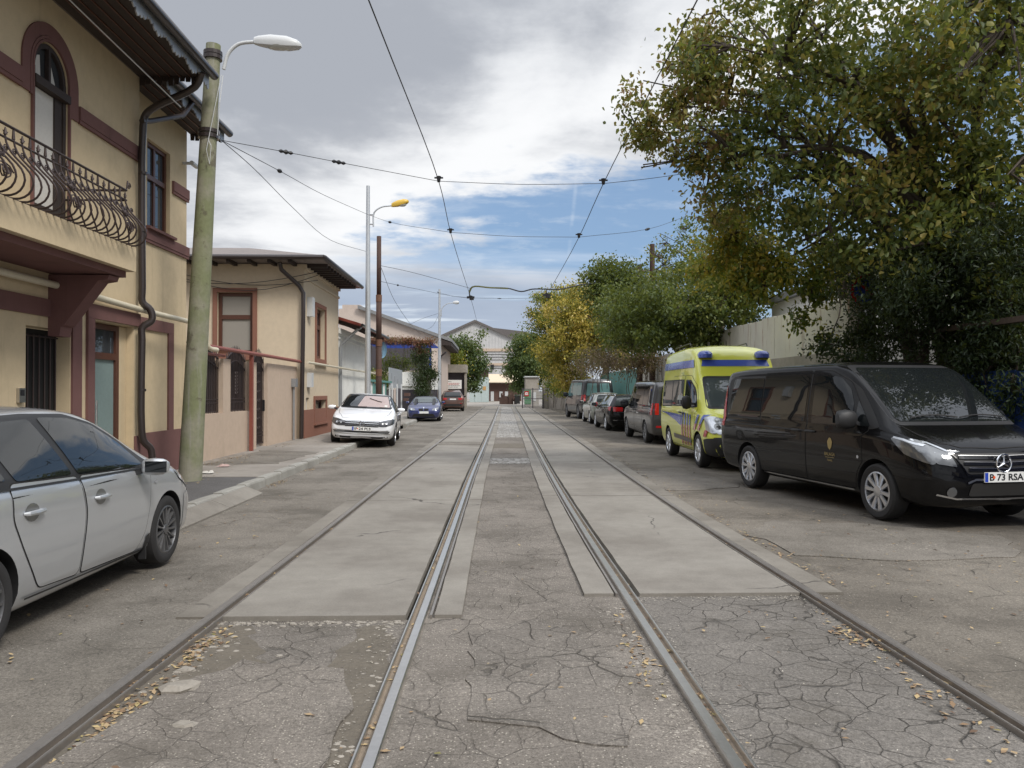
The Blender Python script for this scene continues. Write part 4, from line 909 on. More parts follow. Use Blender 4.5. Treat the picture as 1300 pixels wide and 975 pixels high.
def pale_hatch():
    c = rear_car('parked_car', 'pale grey-green hatchback wedged between the black estate and the curtained van', 'car', (5.58, 38.6, 0), R(90), HATCH, 2.6, .31, .88, P_green, 'hatch', 'vehicles parked along the right wall')
    glasshouse(c, [[(-.36,1.0),(.80,.975),(.30,1.335),(-.02,1.405),(-.50,1.42)], [(-1.22,1.03),(-.46,1.005),(-.62,1.415),(-1.06,1.40)]], [(-1.72,1.08),(-.3,.965),(1.06,.945),(.38,1.355),(0,1.44),(-1.15,1.435)]); screen(c, 'B', [(-.58,1.08),(.58,1.08),(.48,1.36),(-.48,1.36)], name='rear_window', gm='car_glass_g')
    for sg, sd in ((1,'L'),(-1,'R')): c.patch('tail_light', 'B', round_poly([(sg*.52,.84),(sg*.70,.84),(sg*.66,1.06),(sg*.56,1.06)], .02), M['red_lens'], .009)
    doors(c, [[(-.42,.265),(.62,.235),(.88,.94),(-.41,.985)]]); c.plate('B', 0, .70, ''); c.mirrors(.70,.955, P_green); c.wheels(style='spoke', rimm='alloy', n=8, width=.2)
pale_hatch()
# ------------------------------------------------------------------ the ground
def struct(o, kind='structure'): o['kind'] = kind; return o
def strip(name, fl, fr, y0, y1, dz, mat, step=.5, nx=1, side=.06, jag=0, z1=None, kind='structure'):
    mb = MB(); n = max(1, int((y1-y0)/step)); rr = random.Random(hash(name) % 999 if False else 5)
    rows = []
    for i in range(n+1):
        y = y0+(y1-y0)*i/n; a, b = (fl(y) if callable(fl) else fl), (fr(y) if callable(fr) else fr); j = (rr.random()-.5)*jag; j2 = (rr.random()-.5)*jag
        z = gz(y)+dz; rows.append([(a+j,y,z-side)]+[(a+j+(b+j2-a-j)*k/nx, y, z+(z1-dz if z1 is not None and k == nx else 0)) for k in range(nx+1)]+[(b+j2,y,z-side)])
    w = nx+3; vs = [p for r_ in rows for p in r_]; fs = [(i*w+k, i*w+k+1, (i+1)*w+k+1, (i+1)*w+k) for i in range(n) for k in range(w-1)]
    mb.add(vs, fs); 
    if jag or True:
        mb.add(rows[0], [tuple(range(w))]); mb.add(rows[-1], [tuple(range(w))])
    return struct(mb.build(name, M[mat]), kind)
def jagged(name, poly, z, mat, amp=.05, step=.15, side=.05):
    """irregular flat patch of surfacing"""
    rr = random.Random(len(poly)*7+int(abs(poly[0][1])*10)); pts = []
    for i in range(len(poly)):
        a, b = Vector(poly[i]), Vector(poly[(i+1)%len(poly)]); k = max(1, int((b-a).length/step))
        for t in range(k):
            p = a+(b-a)*(t/k); pts.append((p.x+rr.uniform(-amp, amp), p.y+rr.uniform(-amp, amp)))
    mb = MB(); mb.prism(pts, lambda a, b, d: (a, b, gz(b)+d), z-side, z); return struct(mb.build(name, M[mat]))

g = MB(); ys = [-60,-20,-6]+[i for i in range(-5, 14)]+[20,40,80,200,600,2500]
for a, b in zip(ys[:-1], ys[1:]): g.add([(-1500,a,gz(a)-.10),(1500,a,gz(a)-.10),(1500,b,gz(b)-.10),(-1500,b,gz(b)-.10)], [(0,1,2,3)])
struct(g.build('ground', M['dirt']))
L1 = lambda y: C(y)-2.179; L2 = lambda y: C(y)-.744; L3 = lambda y: C(y)+.744; L4 = lambda y: C(y)+2.179
sh = lambda f, d: (lambda y: f(y)+d)
YS = 5.3; YR = 5.85
strip('road', -3.80, sh(L1,.02), -5, 78, -.012, 'asphalt_side', nx=2)
strip('road', sh(L4,-.02), 7.3, -5, 78, -.016, 'asphalt_right', nx=3)
strip('road', sh(L1,0), sh(L2,0), -5, YS+.02, -.030, 'asphalt_patch', nx=2)
strip('road', sh(L3,0), sh(L4,0), -5, YR+.02, -.022, 'asphalt_gator', nx=2)
strip('road', sh(L2,-.02), sh(L3,.02), -5, 16.9, -.018, 'asphalt_mid', nx=2)
strip('road', sh(L2,-.02), sh(L3,.02), 16.9, 18.3, -.010, 'setts', jag=.05)
strip('road', sh(L2,-.02), sh(L3,.02), 18.3, 21.6, -.018, 'asphalt_mid')
strip('road', sh(L2,-.02), sh(L3,.02), 21.6, 23.4, -.014, 'dirt', jag=.1)
strip('road', sh(L2,-.02), sh(L3,.02), 23.4, 26.5, -.018, 'asphalt_mid')
strip('road', sh(L2,-.02), sh(L3,.02), 26.5, 78, -.016, 'setts')
# concrete slabs of the track bed, jointed
def slabs(ya, joints, seg):
    e = [ya]+joints
    for a, b in zip(e[:-1], e[1:]):
        for nm, l, r_, mt, dz in seg: strip(nm, l, r_, a+.015, b-.015, dz, mt, step=.35, side=.05, jag=.008 if nm else 0)
jl = [11.2,16.9,22.5,24.0,29.5,35,41,47,54,61,68,77]
slabs(YS, jl, [('track_slab', sh(L1,.075), sh(L2,-.115), 'slab', .004), ('track_slab', sh(L2,.085), sh(L2,.27), 'slab', .006), ('track_slab', sh(L1,-.24), sh(L1,-.045), 'slab_edge', .003)])
jr = [11.6,17.3,23.2,29.0,35,41,47,54,61,68,77]
slabs(YR, jr, [('track_slab', sh(L3,.115), sh(L4,-.085), 'slab', .004), ('track_slab', sh(L3,-.31), sh(L3,-.085), 'slab', .006), ('track_slab', sh(L4,.045), sh(L4,.25), 'slab_edge', .003)])
# black sealed patch and dust where a joint broke
jagged('road', [(L1(22.6),22.55),(L2(22.6)-.1,22.5),(L2(23.6)-.1,23.9),(L1(23.6)+.1,23.7)], .010, 'asphalt_side', .04, .3, .02)
jagged('road', [(-1.86,3.05),(-1.25,3.0),(-.72,3.1),(-.66,3.75),(-.80,4.35),(-1.45,4.5),(-1.72,3.9)], -.016, 'asphalt_mid', .035, .16, .03)
jagged('road', [(-1.75,1.2),(-.65,1.2),(-.62,2.55),(-1.0,2.78),(-1.55,2.75),(-1.95,2.4)], -.014, 'asphalt_mid', .035, .16, .03)
jagged('road', [(2.9,7.3),(3.7,7.0),(5.0,7.2),(5.6,8.2),(4.6,9.0),(3.5,9.4),(2.85,8.6)], -.006, 'asphalt_side', .08, .25, .02)
jagged('road', [(2.75,12.2),(4.1,12.6),(3.9,16),(2.85,15.5)], -.006, 'asphalt_side', .1, .3, .02)
jagged('road', [(-.10,3.6),(.62,3.3),(.70,4.6),(.35,5.3),(-.12,5.0)], -.010, 'asphalt_patch', .04, .14, .03)

jagged('road', [(-1.95,3.2),(-1.45,3.5),(-1.30,4.4),(-1.62,5.2),(-1.93,5.2),(-1.92,4.0)], -.0285, 'dirt', .05, .12, .02)
jagged('road', [(-.62,2.2),(-.50,2.9),(-.55,4.4),(-.68,5.2),(-.85,5.2),(-.95,4.2),(-.80,3.2)], -.0285, 'dirt', .05, .12, .02)
# rails: running head, flange groove, thin check lip
def rail(name, f, side, mat, label, y0=-4, y1=79):
    """side = +1: groove lies to the right of the head"""
    ro = empty(name, label, 'tram rail', (0,0,0), 0, 'rails of the two tram tracks')
    N = [y0+(12-y0)*i/50 for i in range(50)]+[12+(y1-12)*i/70 for i in range(71)]
    def prof(nm, pts, mt):
        mb = MB(); k = len(pts); vs = []
        for y in N: vs += [(f(y)+side*a, y, gz(y)+z) for a, z in pts]
        mb.add(vs, [(i*k+j, i*k+(j+1)%k, (i+1)*k+(j+1)%k, (i+1)*k+j) for i in range(len(N)-1) for j in range(k)]); mb.build(nm, M[mt], ro, smooth=True, angle=25)
    prof('rail_head', [(-.030,-.10),(-.030,.010),(-.024,.016),(.022,.016),(.028,.008),(.030,-.10)], mat)
    prof('groove_floor', [(.030,-.10),(.030,-.022),(.066,-.020),(.066,-.10)], 'groove')
    prof('check_lip', [(.064,-.12),(.064,.004),(.068,.008),(.076,.008),(.079,.002),(.082,-.12)], mat)
rail('tram_rail', L1, 1, 'rail_dull', 'leftmost dull steel tram rail, nearest the silver hatchback')
rail('tram_rail', L2, -1, 'rail_bright', 'polished right-hand rail of the left tram track')
rail('tram_rail', L3, 1, 'rail_bright', 'polished left-hand rail of the right tram track')
rail('tram_rail', L4, -1, 'rail_dull', 'rightmost dull tram rail, nearest the black van')
for f, s_ in ((L2, 1), (L3, -1)):      # steel edge strip let into the slab beside the inner rails
    struct(strip('slab_edging', sh(f, .055 if s_ > 0 else -.072), sh(f, .072 if s_ > 0 else -.055), YS if s_ > 0 else YR, 40, .010, 'rail_dull', side=.04))

# left pavement, kerb, dropped kerb
KX = -3.80
strip('pavement', -6.6, KX-.14, 13.2, 78, .13, 'pavement_c', nx=2, step=1)
strip('pavement', -6.6, KX-.14, -5, 13.17, .125, 'asphalt_new', nx=2)
jagged('pavement', [(-5.7,15.2),(-4.3,15.6),(-4.1,18.5),(-5.6,18.9)], .136, 'asphalt_side', .1, .3, .02)
def kerb(y0, y1, x=KX, z=.14):
    mb = MB(); n = max(2, int((y1-y0)/.5)); pts = [(-.15,-.1),(-.15,z),(-.035,z+.002),(-.012,z-.008),(0,z-.035),(.012,-.1)]; k = len(pts); vs = []
    for i in range(n+1):
        y = y0+(y1-y0)*i/n; e = 1 if i < n else .9; vs += [(x+a, y, gz(y)+(zz if zz < 0 else zz*e)) for a, zz in pts]
    mb.add(vs, [(i*k+j, i*k+(j+1)%k, (i+1)*k+(j+1)%k, (i+1)*k+j) for i in range(n) for j in range(k)]); mb.add(vs[:k], [tuple(range(k))]); mb.add(vs[-k:], [tuple(range(k))])
    return struct(mb.build('kerb', M['kerb_c']))
for i in range(0, 33):
    kerb(-4.98+i*1.0, -4.02+i*1.0+.03, KX, .14 if i*1.0-5 > 11.5 or True else .08)
kerb(29.1,31.6); kerb(34.2,36.6); kerb(36.62,39.0)
mb = MB()
for a, b in [(3+i*1.5, 4.49+i*1.5) for i in range(6)]:
    mb.hexa([(KX+.005,a,gz(a)-.05),(KX+.26,a,gz(a)-.05),(KX+.26,b,gz(b)-.05),(KX+.005,b,gz(b)-.05)], [(KX+.005,a,gz(a)+.115),(KX+.26,a,gz(a)+.012),(KX+.26,b,gz(b)+.012),(KX+.005,b,gz(b)+.115)])
struct(mb.build('dropped_kerb', M['slab']))
# right-hand verge of trodden earth at the wall foot, yard beyond the gate
strip('verge', 6.1, 7.3, 12, 76, .0, 'dirt', jag=.25, step=.7)
strip('verge', 5.1, 7.3, 47, 76, .004, 'dirt', jag=.35, step=.7)
strip('yard', -16, 20, 78, 165, -.02, 'yard', step=8)
strip('verge', -6.6, -5.1, 62, 78, .14, 'dirt', jag=.3)

# ---- litter: fallen leaves, chips and gravel (a mass no one could count)
def litter(name, pts, size, cols, mat, dz=.0):
    N = len(pts); P = np.array(pts); a = rng.uniform(0, 6.28, N); s_ = rng.uniform(.5, 1.2, N)*size; tilt = rng.normal(0, .35, N)
    loc = np.array([(-.5,0,0),(0,-.28,.12),(.5,0,.05),(0,.28,.12)]); v = np.zeros((N,4,3))
    ca, sa = np.cos(a), np.sin(a)
    for k in range(4):
        x, y, z = loc[k]; v[:,k,0] = P[:,0]+(x*ca-y*sa)*s_; v[:,k,1] = P[:,1]+(x*sa+y*ca)*s_; v[:,k,2] = P[:,2]+.004+abs(z)*s_*.5+(x*np.sin(tilt)+.5*np.abs(np.sin(tilt)))*s_*.5
    return struct(quads(name, v.reshape(-1,3), 4, [(0,1,2,3)], mat), 'stuff')
def lmat(name, stops):
    n = NT(name); g = n.node('ShaderNodeNewGeometry'); return n.out(Base__Color=n.crampc(g.outputs['Random Per Island'], stops), Roughness=.8)
M['leaf_litter'] = lmat('leaf_litter', [(0,(.11,.065,.04)),(.35,(.24,.155,.085)),(.65,(.36,.26,.15)),(.9,(.44,.33,.16)),(1,(.20,.18,.06))])
M['chips'] = lmat('chips', [(0,(.16,.14,.12)),(.5,(.30,.27,.23)),(.85,(.42,.38,.31)),(1,(.6,.56,.48))])
def gzv(y): return gz(float(y))
pts = []
def sc(n, fx, y0, y1, sx, z=0, pw=1.0, cl=0):
    cs = [y0+(y1-y0)*rng.random()**pw for _ in range(cl)] if cl else None
    for _ in range(n):
        y = (cs[rng.integers(cl)]+rng.normal(0, .18)) if cl else y0+(y1-y0)*rng.random()**pw
        x = (fx(y) if callable(fx) else fx)+rng.normal(0, sx); pts.append((x, y, gzv(y)+z))
sc(520, sh(L1,.16), 2.2, 4.9, .05, -.03, 1, 9); sc(120, sh(L1,.13), 1.5, 5.2, .04, -.03)
sc(160, sh(L2,-.05), 2, 40, .014, -.02, 1.6); sc(200, sh(L3,.05), 2, 40, .014, -.02, 1.6); sc(260, sh(L4,-.05), 2.5, 40, .014, -.02, 1.6); sc(160, sh(L1,.05), 4, 40, .014, -.02, 1.6)
sc(90, sh(L3,-.13), 2, 5.6, .05, -.02, 1, 8); sc(130, sh(L4,-.16), 2.6, 5.6, .06, -.02, 1, 9); sc(130, sh(L4,.33), 5.6, 10, .05, -.01, 1, 10); sc(120, sh(L4,.35), 9, 20, .08, -.01)
sc(520, KX+.10, 12, 26, .06, -.01, 1, 8); sc(160, KX+.12, 26, 40, .10, 0, 1, 5)
sc(420, -5.60, 14.6, 24, .16, .135, 1, 9); sc(160, -5.3, 24, 34, .3, .135, 1, 5); sc(120, -5.3, 14, 30, .5, .135); sc(90, -4.9, 14, 24, .4, .135, 1, 6); sc(60, -5.0, 12.2, 14, .3, .13, 1, 3)
sc(170, 0.2, 2.2, 12, 1.6, -.015, 1.3); sc(110, -2.9, 3, 12, .5, -.01, 1.3); sc(420, 4.3, 4.5, 16, 1.2, -.012, 1.2); sc(240, 6.2, 10, 50, .5, .0); sc(260, 6.0, 42, 60, .8, .01); sc(200, 5, 30, 70, 1.3, 0)
litter('leaf_litter', pts, .042, None, M['leaf_litter'])
pts_l = pts; pts = []
sc(2200, .2, 1.9, 9, 2.0, -.018, 1.5); sc(900, -3.0, 2.5, 12, .5, -.012, 1.3); sc(1500, 4.0, 4, 14, 1.2, -.014, 1.2)
sc(500, sh(L1,.22), 1.8, 5.2, .10, -.028); sc(400, sh(L2,-.20), 1.8, 5.2, .08, -.028); sc(350, sh(L3,-.12), 1.8, 5.8, .06, -.018); sc(350, sh(L4,-.14), 2, 5.8, .05, -.02); sc(300, sh(L3,.12), 1.8, 5.8, .03, -.02)
for _ in range(500): pts.append((rng.uniform(L1(5)-.2, L2(5)), YS-abs(rng.normal(0,.07)), gz(5.3)-.028))
for _ in range(300): pts.append((rng.uniform(L3(5.8), L4(5.8)+.2), YR-abs(rng.normal(0,.07)), gz(5.8)-.02))
litter('grit', pts, .013, None, M['chips'])
# loose stones broken out beside the left rail
pts = []; mb = MB(); rr = random.Random(3)
def stone(mb, x, y, z, s_):
    k = 7; a0 = rr.random()*6; vs = []
    for h, q in ((0,1),(.28,.93),(.42,.6)):
        for j in range(k): a = a0+6.283*j/k; q2 = q*rr.uniform(.75,1.1); vs.append((x+s_*q2*math.cos(a), y+s_*.7*q2*math.sin(a), z+s_*h*rr.uniform(.8,1.1)))
    mb.add(vs, [(i*k+j, i*k+(j+1)%k, (i+1)*k+(j+1)%k, (i+1)*k+j) for i in range(2) for j in range(k)]+[tuple(range(2*k, 3*k))])
for _ in range(150): y = rr.uniform(1.9, 5.2); stone(mb, L1(y)+.10+abs(rr.gauss(0,.16)), y, gz(y)-.035, rr.uniform(.008,.035))
for _ in range(130): y = rr.uniform(1.8, 5.2); stone(mb, L2(y)-.10-abs(rr.gauss(0,.10)), y, gz(y)-.033, rr.uniform(.006,.022))
for _ in range(110): y = rr.uniform(1.9, 5.6); stone(mb, L3(y)-.06-abs(rr.gauss(0,.09)), y, gz(y)-.022, rr.uniform(.005,.020))
for _ in range(120): stone(mb, rr.uniform(L1(5)-.1,L2(5)), YS-.02-abs(rr.gauss(0,.05)), gz(5.3)-.03, rr.uniform(.006,.026))
for _ in range(60): stone(mb, rr.uniform(L3(5.8),L4(5.8)), YR-.02-abs(rr.gauss(0,.05)), gz(5.8)-.024, rr.uniform(.005,.016))
for _ in range(60): stone(mb, KX+.04+abs(rr.gauss(0,.06)), rr.uniform(12,26), gz(20)-.012, rr.uniform(.006,.02))
for _ in range(300): stone(mb, 4.15+rr.gauss(0,.25), 7.2+rr.gauss(0,.35), gz(7.2)-.012, rr.uniform(.004,.011))
struct(mb.build('gravel', M['stone_c'], smooth=False), 'stuff')
mb = MB()
for x, y, s_ in ((-1.63,4.05,.12),(-1.42,3.60,.07),(-1.70,4.35,.06)): stone(mb, x, y, gz(y)-.035, s_)
struct(mb.build('broken_paving', M['stone_c']), 'structure')
# scraps on the pavement
for (x,y,s_,m,lb) in ((-5.15,14.9,.14,'shade_pink','crumpled pink paper scrap on the pavement by the fence wall'),(-5.05,13.7,.17,'curtain','crumpled clear plastic wrapper on the pavement beside the concrete post')):
    mb = MB(); k = 6; vs = [(x+s_*(i-2.5)/2.5*.8+rr.uniform(-.02,.02), y+s_*(j-2.5)/2.5*.5+rr.uniform(-.02,.02), .142+rr.uniform(0,.05)*(1 if 0 < i < 5 and 0 < j < 5 else .2)) for j in range(k) for i in range(k)]
    mb.add(vs, [(j*k+i, j*k+i+1, (j+1)*k+i+1, (j+1)*k+i) for j in range(k-1) for i in range(k-1)]); tag(mb.build('litter_scrap', M[m]), lb, 'litter')
# ------------------------------------------------------------------ the cream house with the balcony (left foreground)
XA, XB, YC, YE = -5.60, -5.86, 12.32, 14.88
def house_one():
    H = empty('house', 'two-storey cream house with maroon bands, balcony and arched upper window', 'house', (-8, 6, 0))
    P = planeX(XA); Q = planeX(XB); w = MB()
    wall(w, P, -4, YC, -.1, 6.56, [(9.48,10.26,3.45,5.98,1),(6.76,7.54,3.45,5.98,1),(9.38,10.35,.14,2.38),(10.93,12.17,.14,2.58)], .20)
    wall(w, Q, YC, YE, -.1, 6.56, [(13.19,14.12,4.38,5.89)], .16)
    fbox(w, P, YC-.002, YC, -.1, 6.56, -.6, -.001); w.add([(XA,YC,-.1),(XA-6,YC,-.1),(XA-6,YC,6.56),(XA,YC,6.56)], [(0,1,2,3)])
    w.add([(XB,YE,-.1),(XB-7,YE,-.1),(XB-7,YE,6.56),(XB,YE,6.56)], [(0,1,2,3)]); w.add([(XA,-4,-.1),(XA-6,-4,-.1),(XA-6,-4,6.56),(XA,-4,6.56)], [(0,1,2,3)])
    w.build('wall', M['cream'], H)
    # maroon stringcourse, arch surrounds, door frame bands, dado
    t = MB()
    def course(a0, a1, z0, z1, PP=P):
        fbox(t, PP, a0, a1, z0, z1, .002, .045); fbox(t, PP, a0, a1, z0-.05, z0-.002, .002, .035)
    z0, z1 = 5.25, 5.43
    course(7.79, 9.23, z0, z1); course(10.51, YC+.05, z0, z1); course(-4, 6.51, z0, z1)
    fbox(t, P, YC+.002, YC+.05, z0, z1, -.25, .05)
    course(14.2, YE+.04, z0-.0, z1+.0, Q); course(12.5, YE+.04, 4.16, 4.33, Q)
    for c0 in (9.87, 7.15):
        for r0, r1, d in ((.39,.42,.035),(.425,.46,.030),(.465,.62,.024)):
            n = 26; zs = 5.98-.39; zlow = {.035: 3.45}.get(d, z0 if r1 > .6 else 3.45)
            path = [(c0-r0, zlow)]; 
            arc = lambda rr_: [(c0-rr_*math.cos(math.pi*k/n), zs+rr_*math.sin(math.pi*k/n)) for k in range(n+1)]
            A, B = arc(r0), arc(r1)
            for k in range(n): t.prism([A[k],A[k+1],B[k+1],B[k]], P, .003+.001*d, d)
            if r1 > .6:
                for a, b in ((c0-r1,c0-r0),(c0+r0,c0+r1)): fbox(t, P, a, b, z0-.045, zs-.001, .003, d)
            else:
                for a, b in ((c0-r1,c0-r0),(c0+r0,c0+r1)): fbox(t, P, a, b, z0-.06 if r0 > .4 else 3.46, zs-.001, .003, d)
    # ground floor bands
    fbox(t, P, 10.37, 10.60, .9, 2.60, .002, .03); fbox(t, P, -4, 10.36, 2.52, 2.74, .002, .03)
    fbox(t, P, 10.74, 10.92, .5, 2.60, .002, .04); fbox(t, P, 10.74, YC-.004, 2.602, 2.80, .002, .04)
    fbox(t, Q, YC+.01, 14.25, 2.622, 2.82, .002, .03); fbox(t, Q, 14.03, 14.25, .87, 2.62, .002, .03)
    fbox(t, Q, YC+.05, YE+.02, -.1, .88, .002, .04); fbox(t, P, 12.18, YC-.003, -.1, .88, .002, .04); fbox(t, P, -4, 9.36, -.1, .88, .002, .04); fbox(t, P, 10.37, 10.92, -.1, .88, .0025, .045)
    t.build('band', M['maroon'], H)
    # arched balcony doors: timber frame, transom, white blind
    for c0 in (9.87, 7.15):
        mb = MB(); r_ = .37; n = 20; zs = 5.98-.39
        for k in range(n):
            a, b = math.pi*k/n, math.pi*(k+1)/n; mb.prism([(c0-r_*math.cos(a), zs+r_*math.sin(a)),(c0-r_*math.cos(b), zs+r_*math.sin(b)),(c0-(r_-.06)*math.cos(b), zs+(r_-.06)*math.sin(b)),(c0-(r_-.06)*math.cos(a), zs+(r_-.06)*math.sin(a))], P, -.06, -.012)
        for a, b in ((c0-r_,c0-r_+.06),(c0+r_-.06,c0+r_),(c0-.025,c0+.025)): fbox(mb, P, a, b, 3.47 if abs(a+.025-c0) > .1 else 5.47, zs+(.33 if abs(a+.025-c0) < .1 else 0), -.06, -.008)
        fbox(mb, P, c0-.39, c0+.39, 5.36, 5.46, -.07, .05); fbox(mb, P, c0-.37, c0+.37, 3.47, 3.9, -.06, -.012); fbox(mb, P, c0+.14, c0+.32, 3.47, 5.36, -.055, -.025)
        d = mb.build('balcony_door', M['dark_wood'], H); gl = MB(); fbox(gl, P, c0-.36, c0+.36, 3.5, 5.94, -.075, -.064); gl.build('pane', M['win_glass'], d)
        cu = MB()
        for (p0,p1,q0,q1) in ((-.33,.16,3.9,5.35),): cu.prism([(c0+p0,q0),(c0+p1+.07,q0),(c0+p1+.03,q0+.5),(c0+p1-.02,q1),(c0+p0,q1)], P, -.055, -.045)
        cu.prism([(c0-.32,5.48),(c0-.14,5.48),(c0-.16,5.78),(c0-.31,5.72)], P, -.055, -.045); cu.prism([(c0+.03,5.48),(c0+.20,5.48),(c0+.08,5.75),(c0+.03,5.85)], P, -.055, -.045)
        cu.build('blind', M['curtain'], d)
    # upper casement on the set-back bay
    window(Q, 13.19, 14.12, 4.38, 5.89, -.13, H, 'frame_brown', 'win_sky' if 'win_sky' in M else 'win_glass', vbars=(.5,), hbars=(.40,), fw=.07)
    s_ = MB(); fbox(s_, Q, 13.1, 14.2, 4.333, 4.38, .002, .10); s_.build('window_sill', M['maroon'], H)
    # barred doorway and glazed door
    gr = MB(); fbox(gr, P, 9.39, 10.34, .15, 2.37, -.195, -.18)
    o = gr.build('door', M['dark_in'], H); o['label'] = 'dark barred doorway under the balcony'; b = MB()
    for i in range(8): a = 9.44+i*.122; b.tube([P(a,.9,-.16),P(a,2.3,-.16)], .011, 6)
    for z in (.9,1.12,2.28): b.tube([P(9.39,z,-.16),P(10.34,z,-.16)], .012, 6)
    for i in range(6): a = 9.41+i*.153; b.tube([P(a,.92,-.165),P(a+.076,1.1,-.165),P(a+.153,.92,-.165)], .008, 6)
    for i in range(5):
        c = 9.50+i*.19; b.tube([P(c+.06*math.cos(x*.6),1.00+.05*math.sin(x*.6),-.16) for x in range(10)], .006, 5)
    b.build('grille', M['iron'], o)
    mb = MB()
    for a0,a1,q0,q1 in ((10.96,11.04,.15,2.57),(11.84,11.94,.15,2.57),(11.04,11.84,2.05,2.15),(11.04,11.84,2.49,2.57),(11.04,11.84,.15,.35)): fbox(mb, P, a0,a1,q0,q1,-.2,-.12)
    d = mb.build('door', M['frame_brown'], H); d['label'] = 'brown-framed frosted glass door with a long steel handle'
    gl = MB(); fbox(gl, P, 11.04,11.84,.35,2.05,-.17,-.155); gl.build('pane', M['frost'], d); gl = MB(); fbox(gl, P, 11.04,11.84,2.15,2.49,-.17,-.155); gl.build('transom_pane', M['win_glass'], d)
    hd = MB(); hd.tube([P(11.16,.75,-.06),P(11.16,1.45,-.06)], .013, 8)
    for z in (.9,1.3): hd.tube([P(11.16,z,-.15),P(11.16,z,-.06)], .009, 6)
    hd.build('handle', M['steel'], d); fw = MB(); fbox(fw, P, 11.94, 12.16, .15, 2.57, -.195, -.12); fw.build('side_panel', M['cream'], d)
    # balcony: slab, fascia, bracket, wrought iron belly railing
    xo = .90; s_ = MB(); fbox(s_, P, 2, 10.27, 3.155, 3.47, .002, xo); ba = s_.build('balcony', M['cream'], H)
    u = MB(); fbox(u, P, 2, 10.20, 3.07, 3.153, .004, xo-.10); u.build('soffit', M['maroon'], ba)
    for a in (9.96, 6.4):
        k = MB(); k.prism([(0.0,2.28),(.14,2.28),(.16,2.40),(.20,2.42),(.62,2.98),(.74,3.00),(.76,3.055),(0,3.055)], lambda d, z, t_: (XA+d, a+t_, z), -.12, .14); k.build('bracket', M['maroon'], ba)
    rl = MB(); zb = 3.48
    belly = [(.0,0),(.10,-.005),(.19,.04),(.235,.14),(.20,.25),(.10,.36),(.02,.45),(-.03,.55),(-.045,.64)]
    def rod(fn, r_=.011):
        pts = catmull([(d, z) for d, z in belly], 2); rl.tube([fn(p[0], zb+p[1]) for p in pts], r_, 6)
    def scroll(c, r_, fn, turns=1.4, r0=.007, s0=1):
        rl.tube([fn(c[0]+s0*r_*(1-k/20)*math.cos(k*.5*turns), c[1]+r_*(1-k/20)*math.sin(k*.5*turns)) for k in range(18)], r0, 5)
    i = 0; a = 3.0
    while a < 10.16:
        fn = lambda d, z, a=a: P(a, z, xo-.04+d); rod(fn); f2 = lambda u_, z, a=a: P(a+u_, z, xo+.06)
        scroll((.045, zb+.46), .042, lambda u_, z, a=a: P(a+u_, z, xo-.02)); 
        if i % 2 == 0: rl.tube([fn(-.04,zb+.63), fn(-.04,zb+.70)], [.020,.006], 6); rl.tube([P(a-.035,zb+.66,xo-.08),P(a,zb+.63,xo-.08),P(a+.035,zb+.66,xo-.08)], .006, 5)
        else: rl.tube([fn(-.045,zb+.62), fn(-.045,zb+.735)], [.017,.009], 6)
        if i % 9 == 4:
            for s0 in (1,-1):
                for zz, rr_ in ((.16,.085),(.34,.06)): scroll((0, zb+zz), rr_, lambda u_, z, a=a, s0=s0: P(a+u_*s0+s0*.03, z, xo+.19-abs(z-zb-.15)*.35), 1.6, .008)
        a += .137; i += 1
    for d, z, r_ in ((-.035,0,.014),(-.085,.60,.013),(-.085,.73,.016)): rl.tube([P(3.0, zb+z, xo+d), P(10.17, zb+z, xo+d)], r_, 8)
    for d, z, r_ in ((-.0,.60,.013),(-.0,.73,.016),(0,0,.014)): rl.tube([P(10.17, zb+z, xo-.085), P(10.17, zb+z, .02)], r_, 8)
    for k in range(6):
        dd = .08+k*.137; fn = lambda d, z, dd=dd: P(10.17+d*.8, z, dd); rod(fn)
    scroll((.06,zb+.80), .05, lambda u_, z: P(10.17+u_, z, xo-.08)); rl.tube([P(10.17,zb+.73,xo-.085),P(10.20,zb+.86,xo-.085)], .010, 6)
    rl.build('railing', M['iron'], ba, smooth=True)
    # roofs: main overhang with ragged scalloped fascia, lower roof of the bay
    def eave(a0, a1, z, d0, d1, PP, zr, deep=.5):
        f = MB(); fbox(f, PP, a0, a1, z, z+.07, d0, d1); so = f.build('soffit', M['dark_wood'], H); so.name = 'soffit'
        rf = MB(); rf.add([PP(a0,z+.10,d1+.05),PP(a1,z+.10,d1+.05),PP(a1,z+2.2,d1-3.8),PP(a0,z+2.2,d1-3.8),PP(a0,z+.071,d1+.05),PP(a1,z+.071,d1+.05),PP(a1,z+.071,d1-3.8),PP(a0,z+.071,d1-3.8)], [(0,1,2,3),(4,7,6,5),(0,4,5,1),(1,5,6,2),(2,6,7,3),(3,7,4,0)]); ro = rf.build('roof', M['tin'], H)
        sc_ = MB(); n = int((a1-a0)/.10); rr = random.Random(4); 
        for k in range(n):
            p = a0+k*.10; lo = .15+.05*math.sin(k*1.1)+rr.uniform(-.02,.02); sc_.prism([(p,z+.02),(p+.10,z+.02),(p+.10,z-lo+.02),(p+.05,z-lo-.02),(p,z-lo+.02)], PP, d1+.004, d1+.022)
        sc_.build('fascia', M['pipe_grey'], H)
        gt = MB(); gt.tube([PP(a0-.05,z+.03,d1+.09),PP(a1+.05,z+.03,d1+.09)], .07, 10); gt.build('gutter', M['pipe_dark'], H, smooth=True)
        jg = MB(); n = int((d1-d0)/.09)
